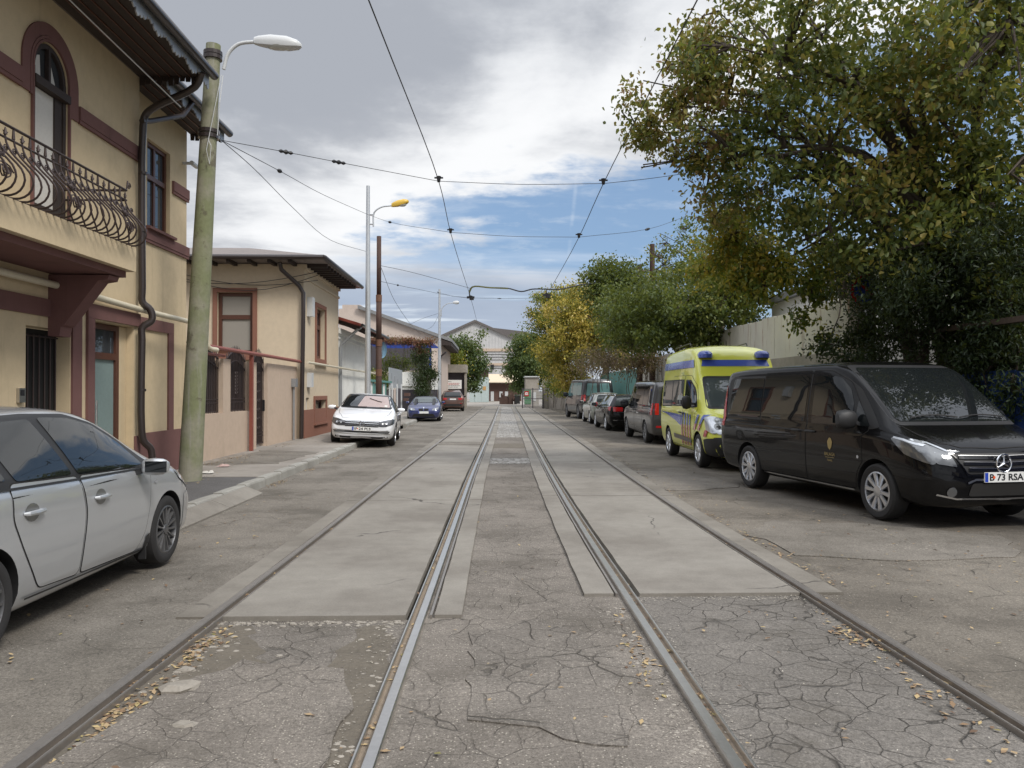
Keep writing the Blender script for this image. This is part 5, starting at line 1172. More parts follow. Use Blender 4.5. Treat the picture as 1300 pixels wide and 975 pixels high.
        for k in range(n): d = d0+k*.09; lo = .10+rr.uniform(-.03,.05); jg.hexa([PP(a1+.003,z+.02,d),PP(a1+.003,z+.02,d+.09),PP(a1+.02,z+.02,d+.09),PP(a1+.02,z+.02,d)], [PP(a1+.003,z-lo,d+.01),PP(a1+.003,z-lo,d+.08),PP(a1+.02,z-lo,d+.08),PP(a1+.02,z-lo,d+.01)])
        jg.build('end_board', M['dark_wood'], H)
        bt = MB()
        for k in range(1, int((d1-d0)/.16)): fbox(bt, PP, a0+.01, a1-.01, z-.018, z-.002, d0+k*.16, d0+k*.16+.02)
        bt.build('soffit_batten', M['frame_brown'], H)
    eave(-4, 12.30, 6.58, .003, 1.08, P, 0); eave(12.36, 15.02, 6.56, .003, .66, Q, 0)
    # downpipes and gas pipe
    dp = MB(); d0 = .12
    dp.tube(catmull([P(11.95,6.50,1.12),P(12.05,6.32,.98),P(12.15,6.05,.35),P(12.18,5.92,.16),P(12.18,5.7,.12),P(12.18,3.2,.12),P(12.19,2.98,.12),P(12.25,2.86,.22),P(12.25,2.70,.24),P(12.19,2.58,.12),P(12.18,2.4,.12),P(12.18,.98,.12),P(12.21,.80,.14),P(12.29,.66,.22),P(12.29,.20,.22)], 4), .055, 10)
    dp.tube([P(13.3,6.54,.46),P(13.0,6.2,.40),P(12.35,5.88,.16),P(12.12,5.80,.13)], .045, 8)
    for z in (5.0,4.1,1.6): dp.tube([P(12.18,z-.02,.12),P(12.18,z+.02,.12)], .066, 10)
    dp.build('downpipe', M['pipe_dark'], H, smooth=True)
    gp = MB(); gp.tube([P(-3,2.98,.10),P(9.9,2.92,.10)], .045, 10); gp.tube(catmull([P(9.9,2.92,.10),P(12.3,2.86,.09),P(14.3,2.84,.10),P(14.90,2.82,.10),P(14.97,2.72,.10),P(14.97,2.50,.10),P(15.05,2.42,.12),P(15.4,2.40,.14)], 4), .045, 10)
    gp.build('gas_pipe', M['pipe_cream'], H, smooth=True)
    ic = MB(); fbox(ic, P, 9.20, 9.32, 1.45, 1.62, .002, .04); fbox(ic, P, 9.22, 9.29, 1.53, 1.60, .041, .046, 1); ic.build('intercom', [M['steel'], M['ink']], H)
    cm = MB(); cm.tube([Q(14.7,5.90,.0),Q(14.7,5.90,.16)], .03, 8); cm.tube([Q(14.6,5.88,.20),Q(14.85,5.88,.20)], .045, 10); cm.build('security_camera', M['lampgrey'], H, smooth=True)
    wr = MB(); wr.tube(catmull([P(2,6.62,.22),P(8.2,6.48,.34),P(10.4,6.30,.48),P(12.2,6.05,.70)], 6), .010, 5); wr.build('house_cable', M['lampgrey'], H)
house_one()

# ------------------------------------------------------------------ second house, fence and gate
def house_two():
    H = empty('house', 'single-storey beige house with brown-framed windows and a dark tin hip roof', 'house', (-9, 26, 0)); XW, Y0, Y1 = -5.75, 23.6, 28.9
    P = planeX(XW); Q = planeY(Y0); w = MB()
    pa, pb = atY(276,371,Y0), atY(321,449,Y0); wx0, wx1, wz1, wz0 = pa.x, pb.x, pa.z, pb.z
    wall(w, Q, -13, XW, 0, 5.45, [(wx0, wx1, wz0, wz1)], .18)
    a0, a1 = atX(401,389,XW), atX(412,457,XW); nb0, nb1, nz1, nz0 = a0.y, a1.y, a0.z, a1.z+.0
    c0, c1 = atX(399,508,XW), atX(413,530,XW); d0, d1 = atX(388.5,505,XW), atX(392.5,538,XW)
    wall(w, P, Y0, Y1, 0, 5.45, [(nb0,nb1,nz0,nz1),(c0.y,c1.y,c1.z,c0.z),(d0.y,d1.y,d1.z,d0.z)], .22)
    w.add([(XW,Y1,0),(-13,Y1,0),(-13,Y1,5.45),(XW,Y1,5.45)], [(0,1,2,3)]); w.build('wall', M['beige2'], H)
    t = MB(); b = .13
    for PP, x0, x1, z0, z1 in ((Q,wx0,wx1,wz0,wz1),(P,nb0,nb1,nz0,nz1),(P,c0.y,c1.y,c1.z,c0.z)):
        for q in ((x0-b,x0,z0-b,z1+b),(x1,x1+b,z0-b,z1+b),(x0,x1,z1,z1+b),(x0,x1,z0-b,z0)): fbox(t, PP, *q, .003, .045)
        fbox(t, PP, x0-b-.05, x1+b+.05, z0-b-.06, z0-b-.003, .003, .10)
    fbox(t, P, Y0+.002, Y1, 0, 1.0, .003, .03); t.build('window_surround', M['brown_trim'], H)
    mo = MB(); fbox(mo, P, Y0, Y1, 5.02, 5.10, .003, .05); fbox(mo, P, Y0, Y1, 5.30, 5.449, .003, .08); mo.build('cornice', M['beige2'], H)
    window(Q, wx0, wx1, wz0, wz1, -.16, H, 'frame_brown', 'win_pale', vbars=(), hbars=(.40,), fw=.11); window(P, nb0, nb1, nz0, nz1, -.2, H, 'frame_brown', 'win_glass', vbars=(), hbars=(.36,), fw=.12)
    window(P, c0.y, c1.y, c1.z, c0.z, -.2, H, 'frame_brown', 'win_glass', vbars=(.5,), hbars=(), fw=.08)
    dd = MB(); fbox(dd, P, d0.y, d1.y, d1.z, d0.z, -.12, -.08); dd.build('meter_cupboard', M['lampgrey'], H)
    # hip roof with rafter ends
    ze = 5.50; ex, ey0, ey1 = XW+.72, Y0-.75, Y1+.5; r = MB(); rz = 6.42; ry = (ey0+ey1)/2+.1
    A,B_,C_,D_ = (ex,ey0,ze+.10),(ex,ey1,ze+.10),(-13.5,ey1,ze+.10),(-13.5,ey0,ze+.10); E_, F_ = (ex-3.2,ry,rz),(-13.5,ry,rz)
    r.add([A,B_,C_,D_,E_,F_], [(0,1,4),(1,2,5,4),(0,4,5,3)]); r.add([(p[0],p[1],ze-.02) for p in (A,B_,C_,D_)]+[A,B_,C_,D_], [(0,1,2,3),(0,4,5,1),(0,3,7,4),(1,5,6,2)]); r.build('roof', M['tin_roof'], H)
    g_ = MB(); g_.tube([(-13,ey0-.06,ze+.03),(ex+.05,ey0-.06,ze+.03),(ex+.07,ey0,ze+.03),(ex+.07,ey1,ze+.03)], .075, 8); g_.build('gutter', M['pipe_dark'], H, smooth=True)
    rf = MB()
    for i in range(12): y = Y0+.1+i*.44; rf.box(XW+.003, ex-.03, y, y+.10, ze-.14, ze-.021)
    for i in range(10): x = XW-.3-i*.6; rf.box(x, x+.1, ey0+.03, Y0-.003, ze-.12, ze-.021)
    rf.build('rafter_end', M['dark_wood'], H)
    dp = MB(); q = [atY(355,333,Y0-.6),atY(357,342,Y0-.5),atY(380,363,Y0-.12),atY(385,372,Y0-.12),atY(385,400,Y0-.12),atY(382.5,556,Y0-.12)]; q[-1].z = .14
    dp.tube(q, .065, 10); dp.build('downpipe', M['pipe_dark'], H, smooth=True)
    gp = MB(); gp.tube([P(Y0-.1,3.0-.55,.16),P(Y1,2.43,.16),P(39,2.40,.16)], .04, 8); gp.build('gas_pipe', M['pipe_cream'], H)
    wv = MB()
    for k, (za, zb_, dr) in enumerate(((5.15,4.95,.25),(5.05,5.1,.45),(4.9,5.2,.2))): wv.tube([(-9.5+4.2*i/8, Y0-.08-.02*k, za+(zb_-za)*i/8-dr*math.sin(math.pi*i/8)) for i in range(9)], .012, 4)
    wv.build('wall_cable', M['wire'], H)
    bx = MB(); bx.box(XW+.003,XW+.18,24.0,24.3,3.9,4.5); bx.box(XW+.003,XW+.15,24.0,24.28,1.7,2.15); bx.build('meter_box', M['lampgrey'], H)
    # fence wall towards the street
    XF = -5.95; F = empty('fence', 'pinkish rendered fence wall with black wrought iron panels and a gate', 'fence', (XF, 18, .13)); P = planeX(XF); w = MB(); T = .22
    y = lambda px: atX(px, 540, XF).y
    g0, g1 = y(324), y(338); ys_ = [14.70, y(281)-.0]
    a1_ = 14.95; a2 = y(282.0) ; a3 = y(288.5+.0); a4 = y(293); b1 = y(315.5); 
    pr = lambda aa, bb, zz0, zz1: fbox(w, P, aa, bb, zz0, zz1, -T, 0)
    yA0, yA1 = 14.70, y(283); yB0, yB1 = y(292.5), y(316.5); yG0, yG1 = y(325.5), y(339.5); yE = Y0-.02
    zt = 2.30
    pr(yA0, yG0, .05, 1.10); pr(yA1, yB0, 1.101, zt); pr(yB1, yG0, 1.101, zt); pr(yG1, yE, .05, 2.32); w.build('wall', M['pink_wall'], F)
    def iron(a0, a1, z0, z1, nm):
        m = MB(); dd_ = -.11; n = max(4, int((a1-a0)/.11)); top = lambda a: z1-.02+.22*math.sin(math.pi*(a-a0)/(a1-a0))
        fbox(m, P, a0+.02, a1-.02, z0+.02, z1-.25, dd_-.02, dd_-.012); pts = [(a0+(a1-a0)*k/12) for k in range(13)]
        m.prism([(a0+.02,z1-.26)]+[(a_, top(a_)-.02) for a_ in pts[1:-1]]+[(a1-.02,z1-.26)], P, dd_-.02, dd_-.012)
        for r_, o_ in ((.022,0),(.018,-.22)): m.tube([P(a_, top(a_)+o_, dd_) for a_ in pts], r_, 6)
        for z in (z0+.03,z0+.22,z0+.30): m.tube([P(a0,z,dd_),P(a1,z,dd_)], .016, 6)
        for k in range(n+1):
            a_ = a0+.02+(a1-a0-.04)*k/n; m.tube([P(a_,z0,dd_+.01),P(a_,top(a_)+.07,dd_+.01)], .010, 5); m.tube([P(a_,top(a_)+.07,dd_+.01),P(a_,top(a_)+.14,dd_+.01)], [.016,.003], 5)
        cx = (a0+a1)/2
        for k in range(7):
            zc = z0+.42+(z1-z0-.75)*k/6
            for s0 in (1,-1): m.tube([P(cx+s0*(.02+.05*(1-j/12)*math.cos(j*.55)+.04), zc+.07*(1-j/12)*math.sin(j*.55), dd_+.03) for j in range(11)], .009, 5)
        return m.build(nm, M['iron'], F, smooth=True)
    iron(yA0+.03, yA1-.01, 1.10, zt+.02, 'iron_panel'); iron(yB0+.01, yB1-.01, 1.10, zt+.02, 'iron_panel'); gt = iron(yG0+.02, yG1-.02, .20, zt+.05, 'gate')
    hd = MB(); hd.box(XF-.12,XF-.04,yG1-.14,yG1-.10,1.05,1.35); hd.build('handle', M['ink'], gt)
    # red gas pipe riding on its own red post
    RP = empty('gas_pipe', 'brick-red gas pipe carried by a red post in front of the fence', 'pipe', (XF+.12, y(320), .13)); m = MB(); Pp = planeX(XF+.14)
    
    m.tube([Pp(15.0,2.50,0),Pp(19.6,2.49,0),Pp(23.4,2.47,0)], .045, 8); m.tube([Pp(15.0,2.36,-.12),Pp(17.2,2.36,-.12)], .03, 8); o = m.build('pipe', M['pipe_red'], None, smooth=True); o.parent = RP; o.matrix_parent_inverse = RP.matrix_basis.inverted()
    m = MB(); m.box(XF+.06,XF+.14,atX(318.5,500,XF+.10).y,atX(318.5,500,XF+.10).y+.09,.12,2.50); o = m.build('post', M['pipe_red'], None); o.parent = RP; o.matrix_parent_inverse = RP.matrix_basis.inverted()
    m = MB(); m.tube([P(23.0,.12,.06),P(23.0,1.7,.06)], .03, 8); m.box(XF+.003,XF+.14,22.92,23.15,1.7,1.95); m.build('cable_riser', M['pipe_grey'], F)
house_two()
# ------------------------------------------------------------------ white house with the red verge
def house_three():
    H = empty('house', 'small white rendered house with a red roof edge and dark eaves', 'house', (-8, 32, 0)); XW, Y0, Y1 = -5.80, 28.98, 35.7; P = planeX(XW); w = MB()
    wall(w, P, Y0, Y1, 0, 3.95, [], .2); w.add([(XW,Y0,0),(-12,Y0,0),(-12,Y0,5.8),(XW,Y0,3.95)], [(0,1,2,3)]); w.add([(XW,Y1,0),(-12,Y1,0),(-12,Y1,5.8),(XW,Y1,3.95)], [(0,1,2,3)]); w.build('wall', M['white_wall'], H)
    c = MB(); fbox(c, P, Y0, Y1, 3.55, 3.62, .003, .04); fbox(c, P, Y0, Y1, 3.75, 3.949, .003, .09); c.build('cornice', M['white_wall'], H)
    r = MB(); a0, a1 = Y0-.05, Y1+.5; r.hexa([P(a0,4.02,.85),P(a1,4.02,.85),P(a1,5.95,-5.5),P(a0,5.95,-5.5)], [P(a0,4.12,.85),P(a1,4.12,.85),P(a1,6.05,-5.5),P(a0,6.05,-5.5)]); r.build('roof', M['red_roof'], H)
    e = MB()
    for i in range(15): y = Y0+.1+i*.46; e.hexa([P(y,3.93,.80),P(y+.1,3.93,.80),P(y+.1,4.15,.0),P(y,4.15,.0)], [P(y,4.015,.80),P(y+.1,4.015,.80),P(y+.1,4.25,0.0),P(y,4.25,0.0)])
    e.build('rafter_end', M['dark_wood'], H)
    d = MB(); d.tube([P(a0,4.05,.93),P(a1,4.05,.93)], .06, 8); d.build('gutter', M['pipe_dark'], H); d = MB(); d.tube([P(Y0+.25,4.0,.85),P(Y0+.25,3.9,.7),P(Y0+.25,3.35,.10),P(Y0+.25,3.2,.07),P(Y0+.25,.15,.07)], .055, 8); d.build('downpipe', M['pipe_grey'], H, smooth=True)
house_three()

def yard_fence():
    XF = -5.75; P = planeX(XF)
    F = empty('fence', 'white panelled yard fence with a green top rail beyond the white house', 'fence', (XF,42,.13)); w = MB(); g_ = MB(); rg = MB(); sl = MB()
    for a0, a1, kind in ((35.8,37.3,'w'),(37.3,38.7,'g'),(38.7,39.6,'w'),(39.6,40.3,'g'),(40.3,41.6,'w')):
        fbox(w if kind == 'w' else g_, P, a0+.04, a1-.04, .13, 1.95, -.08, -.02)
    for a in (35.8,37.3,38.7,40.3,41.6): fbox(g_, P, a-.05, a+.05, .13, 2.0, -.04, .04)
    fbox(rg, P, 35.7, 43.5, 2.02, 2.12, -.10, .10)
    w.build('panel', M['white_wall'], F); g_.build('post', M['teal_sheet'], F); rg.build('top_rail', M['green_paint'] if False else M['teal_fence'], F)
    fbox(sl, P, 43.2, 49.5, 1.75, 2.9, -.05, -.02); sl.build('sheet', M['galv'], F); br = MB()
    for a in (43.4,44.6,45.7): fbox(br, P, a, a+.5, .13, 1.74, -.06, -.02)
    br.build('boarding', M['pinkgrey'], F); po = MB()
    for a in (43.2,44.3,46.6,48.8): fbox(po, P, a, a+.08, .13, 2.0, -.03, .05)
    po.build('post', M['lampgrey'], F); d = MB(); fbox(d, P, 46.7, 48.7, .13, 1.74, -.06, -.02); d.build('gate', M['booth_dark'], F); sg = MB()
    for i, (a, z) in enumerate(((44.2,2.5),(45.6,2.35),(47.0,2.2))): fbox(sg, P, a, a+.14, z-.25, z+.1, -.018, -.010)
    sg.build('sheet_mark', M['pipe_grey'], F)
    pot = empty('plant_pots', 'red flower pots with small plants hung on the yard fence', 'flower pot', (XF+.15,49.2,0)); 
    m = MB(); m.box(.0,.35,-.2,.3,1.25,1.45); m.box(0,.3,-.6,-.25,.95,1.12); m.build('pot', M['brick_red'], pot)
yard_fence()

def house_four():
    H = empty('house', 'pinkish house with a long sloping roof and a vine-hung terrace with blue posts', 'house', (-8,66,0)); Y0 = 62.0; Q = planeY(Y0); w = MB()
    pL, pR = atY(436,386,Y0), atY(560.5,432,Y0); xr = pR.x; zr = atY(560,430,Y0).z
    z0 = atY(455,393,Y0); xl = atY(430,396,Y0).x; zl = atY(455,392,Y0).z
    tl = atY(547,0,Y0).x
    # gable wall with the terrace cut out
    w.add([Q(xl,0,0),Q(xr,0,0),Q(xr,zr,0),Q(z0.x,zl,0),Q(xl,zl,0)], [(0,1,2,3,4)]); w.add([(xr,Y0,0),(xr,Y0+13,0),(xr,Y0+13,zr),(xr,Y0,zr)], [(0,1,2,3)]); w.build('wall', M['pinkgrey'], H)
    ch = MB(); a, b = atY(433,386,Y0), atY(456,396,Y0); ch.box(a.x, b.x, Y0+.5, Y0+1.6, zl-.4, a.z); ch.build('chimney', M['pinkgrey'], H)
    r = MB(); e = atY(574,432,Y0); r.hexa([Q(z0.x,zl+.0,.35),Q(e.x,e.z-.15,.35),Q(e.x,e.z-.15,-13),Q(z0.x,zl,-13)], [Q(z0.x,zl+.28,.35),Q(e.x,e.z+.10,.35),Q(e.x,e.z+.10,-13),Q(z0.x,zl+.28,-13)]); r.build('roof', M['grey_roof'], H)
    f = MB(); f.hexa([Q(xr+.01,zr-.5,.30),Q(e.x-.05,e.z-.45,.30),Q(e.x-.05,e.z-.45,-12.9),Q(xr+.01,zr-.5,-12.9)], [Q(xr+.01,zr-.05,.30),Q(e.x-.05,e.z-.16,.30),Q(e.x-.05,e.z-.16,-12.9),Q(xr+.01,zr-.05,-12.9)]); f.build('soffit', M['dark_wood'], H)
    d = MB(); q = [atY(566,447,Y0-.2),atY(560,452,Y0-.12),atY(559,458,Y0-.12),atY(559,515,Y0-.12)]; d.tube(q, .08, 8); d.build('downpipe', M['pipe_dark'], H, smooth=True)
    b = MB(); fbox(b, Q, atY(546,0,Y0).x, xr, atY(0,480,Y0).z-.12, atY(0,480,Y0).z, .003, .10); b.build('band', M['pink_wall'], H)
    dr = MB(); a, b_ = atY(529,484,Y0), atY(543,515,Y0); fbox(dr, Q, atY(531,0,Y0).x, atY(541,0,Y0).x, .1, 2.4, .003, .05); dr.build('door', M['galv'], H)
    # flat dark sheet on the wall, painting in the shade behind the terrace
    rc = MB(); fbox(rc, Q, atY(466,0,Y0).x, atY(545,0,Y0).x, atY(0,470,Y0).z, atY(0,437,Y0).z, .004, .03); rc.build('terrace_shade', M['booth_dark'], H)
    # terrace: slab, parapet, blue pergola
    YT = 55.0; T = MB(); x0, x1 = atY(466,0,YT).x, atY(548,0,YT).x; zf = atY(0,490,YT).z; ze = atY(0,472,YT).z
    T.box(x0, x1, YT, Y0-.1, zf-.25, zf); te = T.build('terrace', M['white_wall'], H); m = MB(); m.box(atY(505,0,YT).x, x1, YT-.12, YT-.002, zf, ze); m.box(x1-.12, x1, YT+.01, Y0-.2, zf, ze); m.build('parapet', M['white_wall'], te)
    m = MB(); zp = atY(0,434,YT).z
    m.box(x0, x1+.1, YT-.05, YT+.12, zp-.16, zp+.05); m.box(x1-.15, x1, YT, YT+.13, zf, zp-.17); m.box(atY(478,0,YT).x, atY(478,0,YT).x+.13, YT, YT+.13, zf, zp-.17)
    for i in range(5): y = YT+.3+i*1.3; m.box(x0, x1+.1, y, y+.1, zp-.10, zp+.02)
    m.build('pergola', M['blue_paint'], te); m = MB(); m.box(x0, x1-.05, YT+.02, Y0-.2, .1, zf-.26); m.build('undercroft', M['booth_dark'], te)
    m = MB(); c = atY(485.5,444,YT-.3); m.lathe([(.02,0),(.35,.05),(.55,.14)], lambda x, y, h: (c.x+x*.6, c.y-h, c.z+y*1.1), 20); m.build('satellite_dish', M['dish'], te)
house_four()

def gatehouse():
    Y0 = 71.5; Q = planeY(Y0); G = empty('gatehouse', 'small dark gatehouse with a white notice board under its flat roof', 'gatehouse', (-4.9,73,0)); x = lambda px: atY(px,500,Y0).x; z = lambda py: atY(600,py,Y0).z
    m = MB(); m.box(x(566), x(591), Y0, Y0+3.2, 0, z(473)); m.build('wall', M['booth_dark'], G); m = MB(); m.box(x(560), x(592.5), Y0-.5, Y0+3.4, z(473)+.001, z(463)); m.build('roof', M['stone_c'], G)
    m = MB(); m.box(x(590)-.02, x(592.5), Y0-.35, Y0+.5, 0, z(474)); m.box(x(558.5), x(560.5), Y0-.35, Y0+.3, 0, z(474)); m.build('pillar', M['stone_c'], G)
    window(Q, x(571), x(581), z(513), z(486+10), .01, G, 'lampgrey', 'win_pale', vbars=(.5,), hbars=(.5,), fw=.07); window(Q, x(559.5), x(565.5), .2, z(484+13), .01, G, 'lampgrey', 'win_glass', vbars=(), hbars=(.3,), fw=.08, name='door')
    s = empty('notice_board', 'white notice board with lines of red and dark lettering above the gatehouse window', 'sign', (x(575),Y0-.45,z(488)))
    m = MB(); w_, h_ = (x(586.5)-x(564)), z(482.5)-z(493.5); m.box(-w_/2,w_/2,-.03,.03,-h_/2,h_/2); m.build('board', M['plate_white'], s)
    rr = random.Random(2)
    for i, (yy, mt, l0, l1) in enumerate(((.30,'ink',.1,.45),(.12,'red_lens',.05,.9),(-.02,'red_lens',.05,.85),(-.16,'ink',.05,.9),(-.32,'ink',.05,.8))):
        mb = MB(); a = l0
        while a < l1: b = a+rr.uniform(.04,.12); mb.box(-w_/2+a*w_,-w_/2+min(b,l1)*w_,-.036,-.031,yy*h_-.022,yy*h_+.022); a = b+.02
        mb.build('lettering', M[mt], s)
gatehouse()

def depot():
    Y0 = 150; Q = planeY(Y0); H = empty('depot_hall', 'large pale corrugated depot hall with a low gable at the end of the street', 'building', (0,165,0)); ap = atY(603,409,Y0); l, r_ = atY(532,441,Y0), atY(666,437,Y0)
    w = MB(); w.add([Q(l.x,0,0),Q(r_.x,0,0),Q(r_.x,r_.z,0),Q(ap.x,ap.z,0),Q(l.x,l.z,0)], [(0,1,2,3,4)]); w.add([(r_.x,Y0,0),(r_.x,Y0+40,0),(r_.x,Y0+40,r_.z),(r_.x,Y0,r_.z)], [(0,1,2,3)]); w.build('wall', M['hall_sheet'], H)
    r = MB()
    for a, b in ((l,ap),(ap,r_)):
        dx = -.6 if a is l else 0; ex = .8 if b is r_ else 0; sl = (b.z-a.z)/(b.x-a.x)
        r.hexa([Q(a.x+dx,a.z+sl*dx,.5),Q(b.x+ex,b.z+sl*ex,.5),Q(b.x+ex,b.z+sl*ex,-40),Q(a.x+dx,a.z+sl*dx,-40)], [Q(a.x+dx,a.z+sl*dx+.45,.5),Q(b.x+ex,b.z+sl*ex+.45,.5),Q(b.x+ex,b.z+sl*ex+.45,-40),Q(a.x+dx,a.z+sl*dx+.45,-40)])
    r.build('roof', M['tin'], H)
    m = MB()
    for z0, z1 in ((atY(600,446,Y0).z,atY(600,442.5,Y0).z),(atY(600,464,Y0).z,atY(600,461,Y0).z)): fbox(m, Q, atY(590,0,Y0).x, r_.x-.3, z0, z1, .02, .2)
    m.build('band', M['pink_wall'], H); m = MB()
    for py in (449.5,453,456.5,467): fbox(m, Q, atY(613,0,Y0).x, atY(650,0,Y0).x, atY(600,py+.45,Y0).z, atY(600,py,Y0).z, .02, .1)
    m.build('louvre', M['booth_dark'], H); m = MB(); a, b = atY(623,463,Y0), atY(627,469,Y0); fbox(m, Q, a.x, b.x, b.z, a.z, .02, .6); m.build('floodlight', M['ink'], H)
    m = MB(); m.hexa([(r_.x-6,Y0+10,r_.z+1.5),(r_.x+3,Y0+10,r_.z-.8),(r_.x+3,Y0+30,r_.z-.8),(r_.x-6,Y0+30,r_.z+1.5)], [(r_.x-6,Y0+10,r_.z+4),(r_.x+1,Y0+10,r_.z+3.2),(r_.x+3,Y0+30,r_.z-.5),(r_.x-6,Y0+30,r_.z+4)]); m.build('side_roof', M['tin'], H)
    Y1 = 118; x = lambda px, Y=Y1: atY(px,500,Y).x; z = lambda py, Y=Y1: atY(600,py,Y).z
    S = empty('shed', 'low lean-to shed with a beige roof in front of the depot hall', 'shed', (0,Y1,0)); m = MB(); m.box(x(618), x(662), Y1, Y1+4, -.02, z(486)); m.build('wall', M['brick_red'], S); m = MB(); m.hexa([(x(618),Y1-1,z(486)),(x(664),Y1-1,z(486)),(x(664),Y1+5,z(475)),(x(620),Y1+5,z(475))], [(x(618),Y1-1,z(485)),(x(664),Y1-1,z(485)),(x(664),Y1+5,z(474)),(x(620),Y1+5,z(474))]); m.build('roof', M['beige2'], S)
    m = MB(); 
    for px in (623,634,641): m.box(x(px), x(px+4), Y1-.1, Y1-.01, 0, z(497))
    m.build('door', M['lampgrey'], S)
    Y2 = 108; m = MB(); T = empty('garage', 'pale teal double garage doors below a brick-red gable at the street end', 'garage', (0,Y2,0)); xx = lambda px: atY(px,500,Y2).x; zz = lambda py: atY(600,py,Y2).z
    m.box(xx(596), xx(620.5), Y2, Y2+6, -.02, zz(479)); m.build('wall', M['teal'], T); m = MB(); m.box(xx(602.5), xx(610.9), Y2-.06, Y2-.01, 0, zz(487)); m.box(xx(611.1), xx(619.2), Y2-.06, Y2-.01, 0, zz(487)); m.build('door', M['teal'], T)
    m = MB(); m.box(xx(598), xx(620), Y2+1, Y2+6, zz(478.9), zz(469)); m.build('gable', M['brick_red'], T); m = MB(); m.box(xx(596), xx(623), Y2+.2, Y2+6.4, zz(468.9), zz(467)); m.build('roof', M['lampgrey'], T)
    m = MB(); m.box(xx(613), xx(617), Y2-.09, Y2-.062, zz(495.5), zz(490.5)); m.build('orange_notice', M['notice'], T); m = MB(); m.box(xx(610.2), xx(611.9), Y2-.10, Y2-.062, zz(499), zz(497)); m.build('lock', M['ink'], T)
    # rusty machine parts, bin
    Y3 = 92; m = MB(); x3 = lambda px: atY(px,500,Y3).x; z3 = lambda py: atY(600,py,Y3).z
    bk = empty('scrap_heap', 'heap of rusty red machine parts in the depot yard', 'scrap', (x3(646),Y3,0)); rr = random.Random(9)
    for i in range(14):
        m = MB(); cx, cy = rr.uniform(-.9,1.0), rr.uniform(-.8,.8); h_ = rr.uniform(.3,1.9)*(1-abs(cx)*.3); w_ = rr.uniform(.06,.28); m.box(cx-w_,cx+w_,cy-w_,cy+w_,-.02 if h_ > 1 else 0,h_); 
        if i % 3 == 0: m.tube([(cx-.6,cy,h_*.6),(cx+.6,cy+.2,h_*.8)], .07, 8)
        m.build('scrap_piece', M['rustpole'], bk)
    bn = empty('wheelie_bin', 'black wheeled bin standing in the depot yard beside the rusty scrap', 'bin', (x3(656.5),Y3-1,0)); m = MB(); m.hexa([(-.26,-.3,.05),(.26,-.3,.05),(.26,.3,.05),(-.26,.3,.05)], [(-.34,-.38,1.0),(.34,-.38,1.0),(.34,.38,1.0),(-.34,.38,1.0)]); m.build('bin_body', M['black_plastic'], bn); m = MB(); m.hexa([(-.37,-.42,1.0),(.37,-.42,1.0),(.37,.42,1.02),(-.37,.42,1.02)], [(-.33,-.36,1.08),(.33,-.36,1.08),(.33,.38,1.12),(-.33,.38,1.12)]); m.build('lid', M['black_plastic'], bn)
    m = MB()
    for s0 in (-1,1): m.lathe([(.001,-.03),(.12,-.03),(.12,.03),(.001,.03)], lambda x_, y_, h, s0=s0: (s0*.3+h, .36+x_, .12+y_), 14)
    m.build('wheel', M['tyre'], bn)
depot()

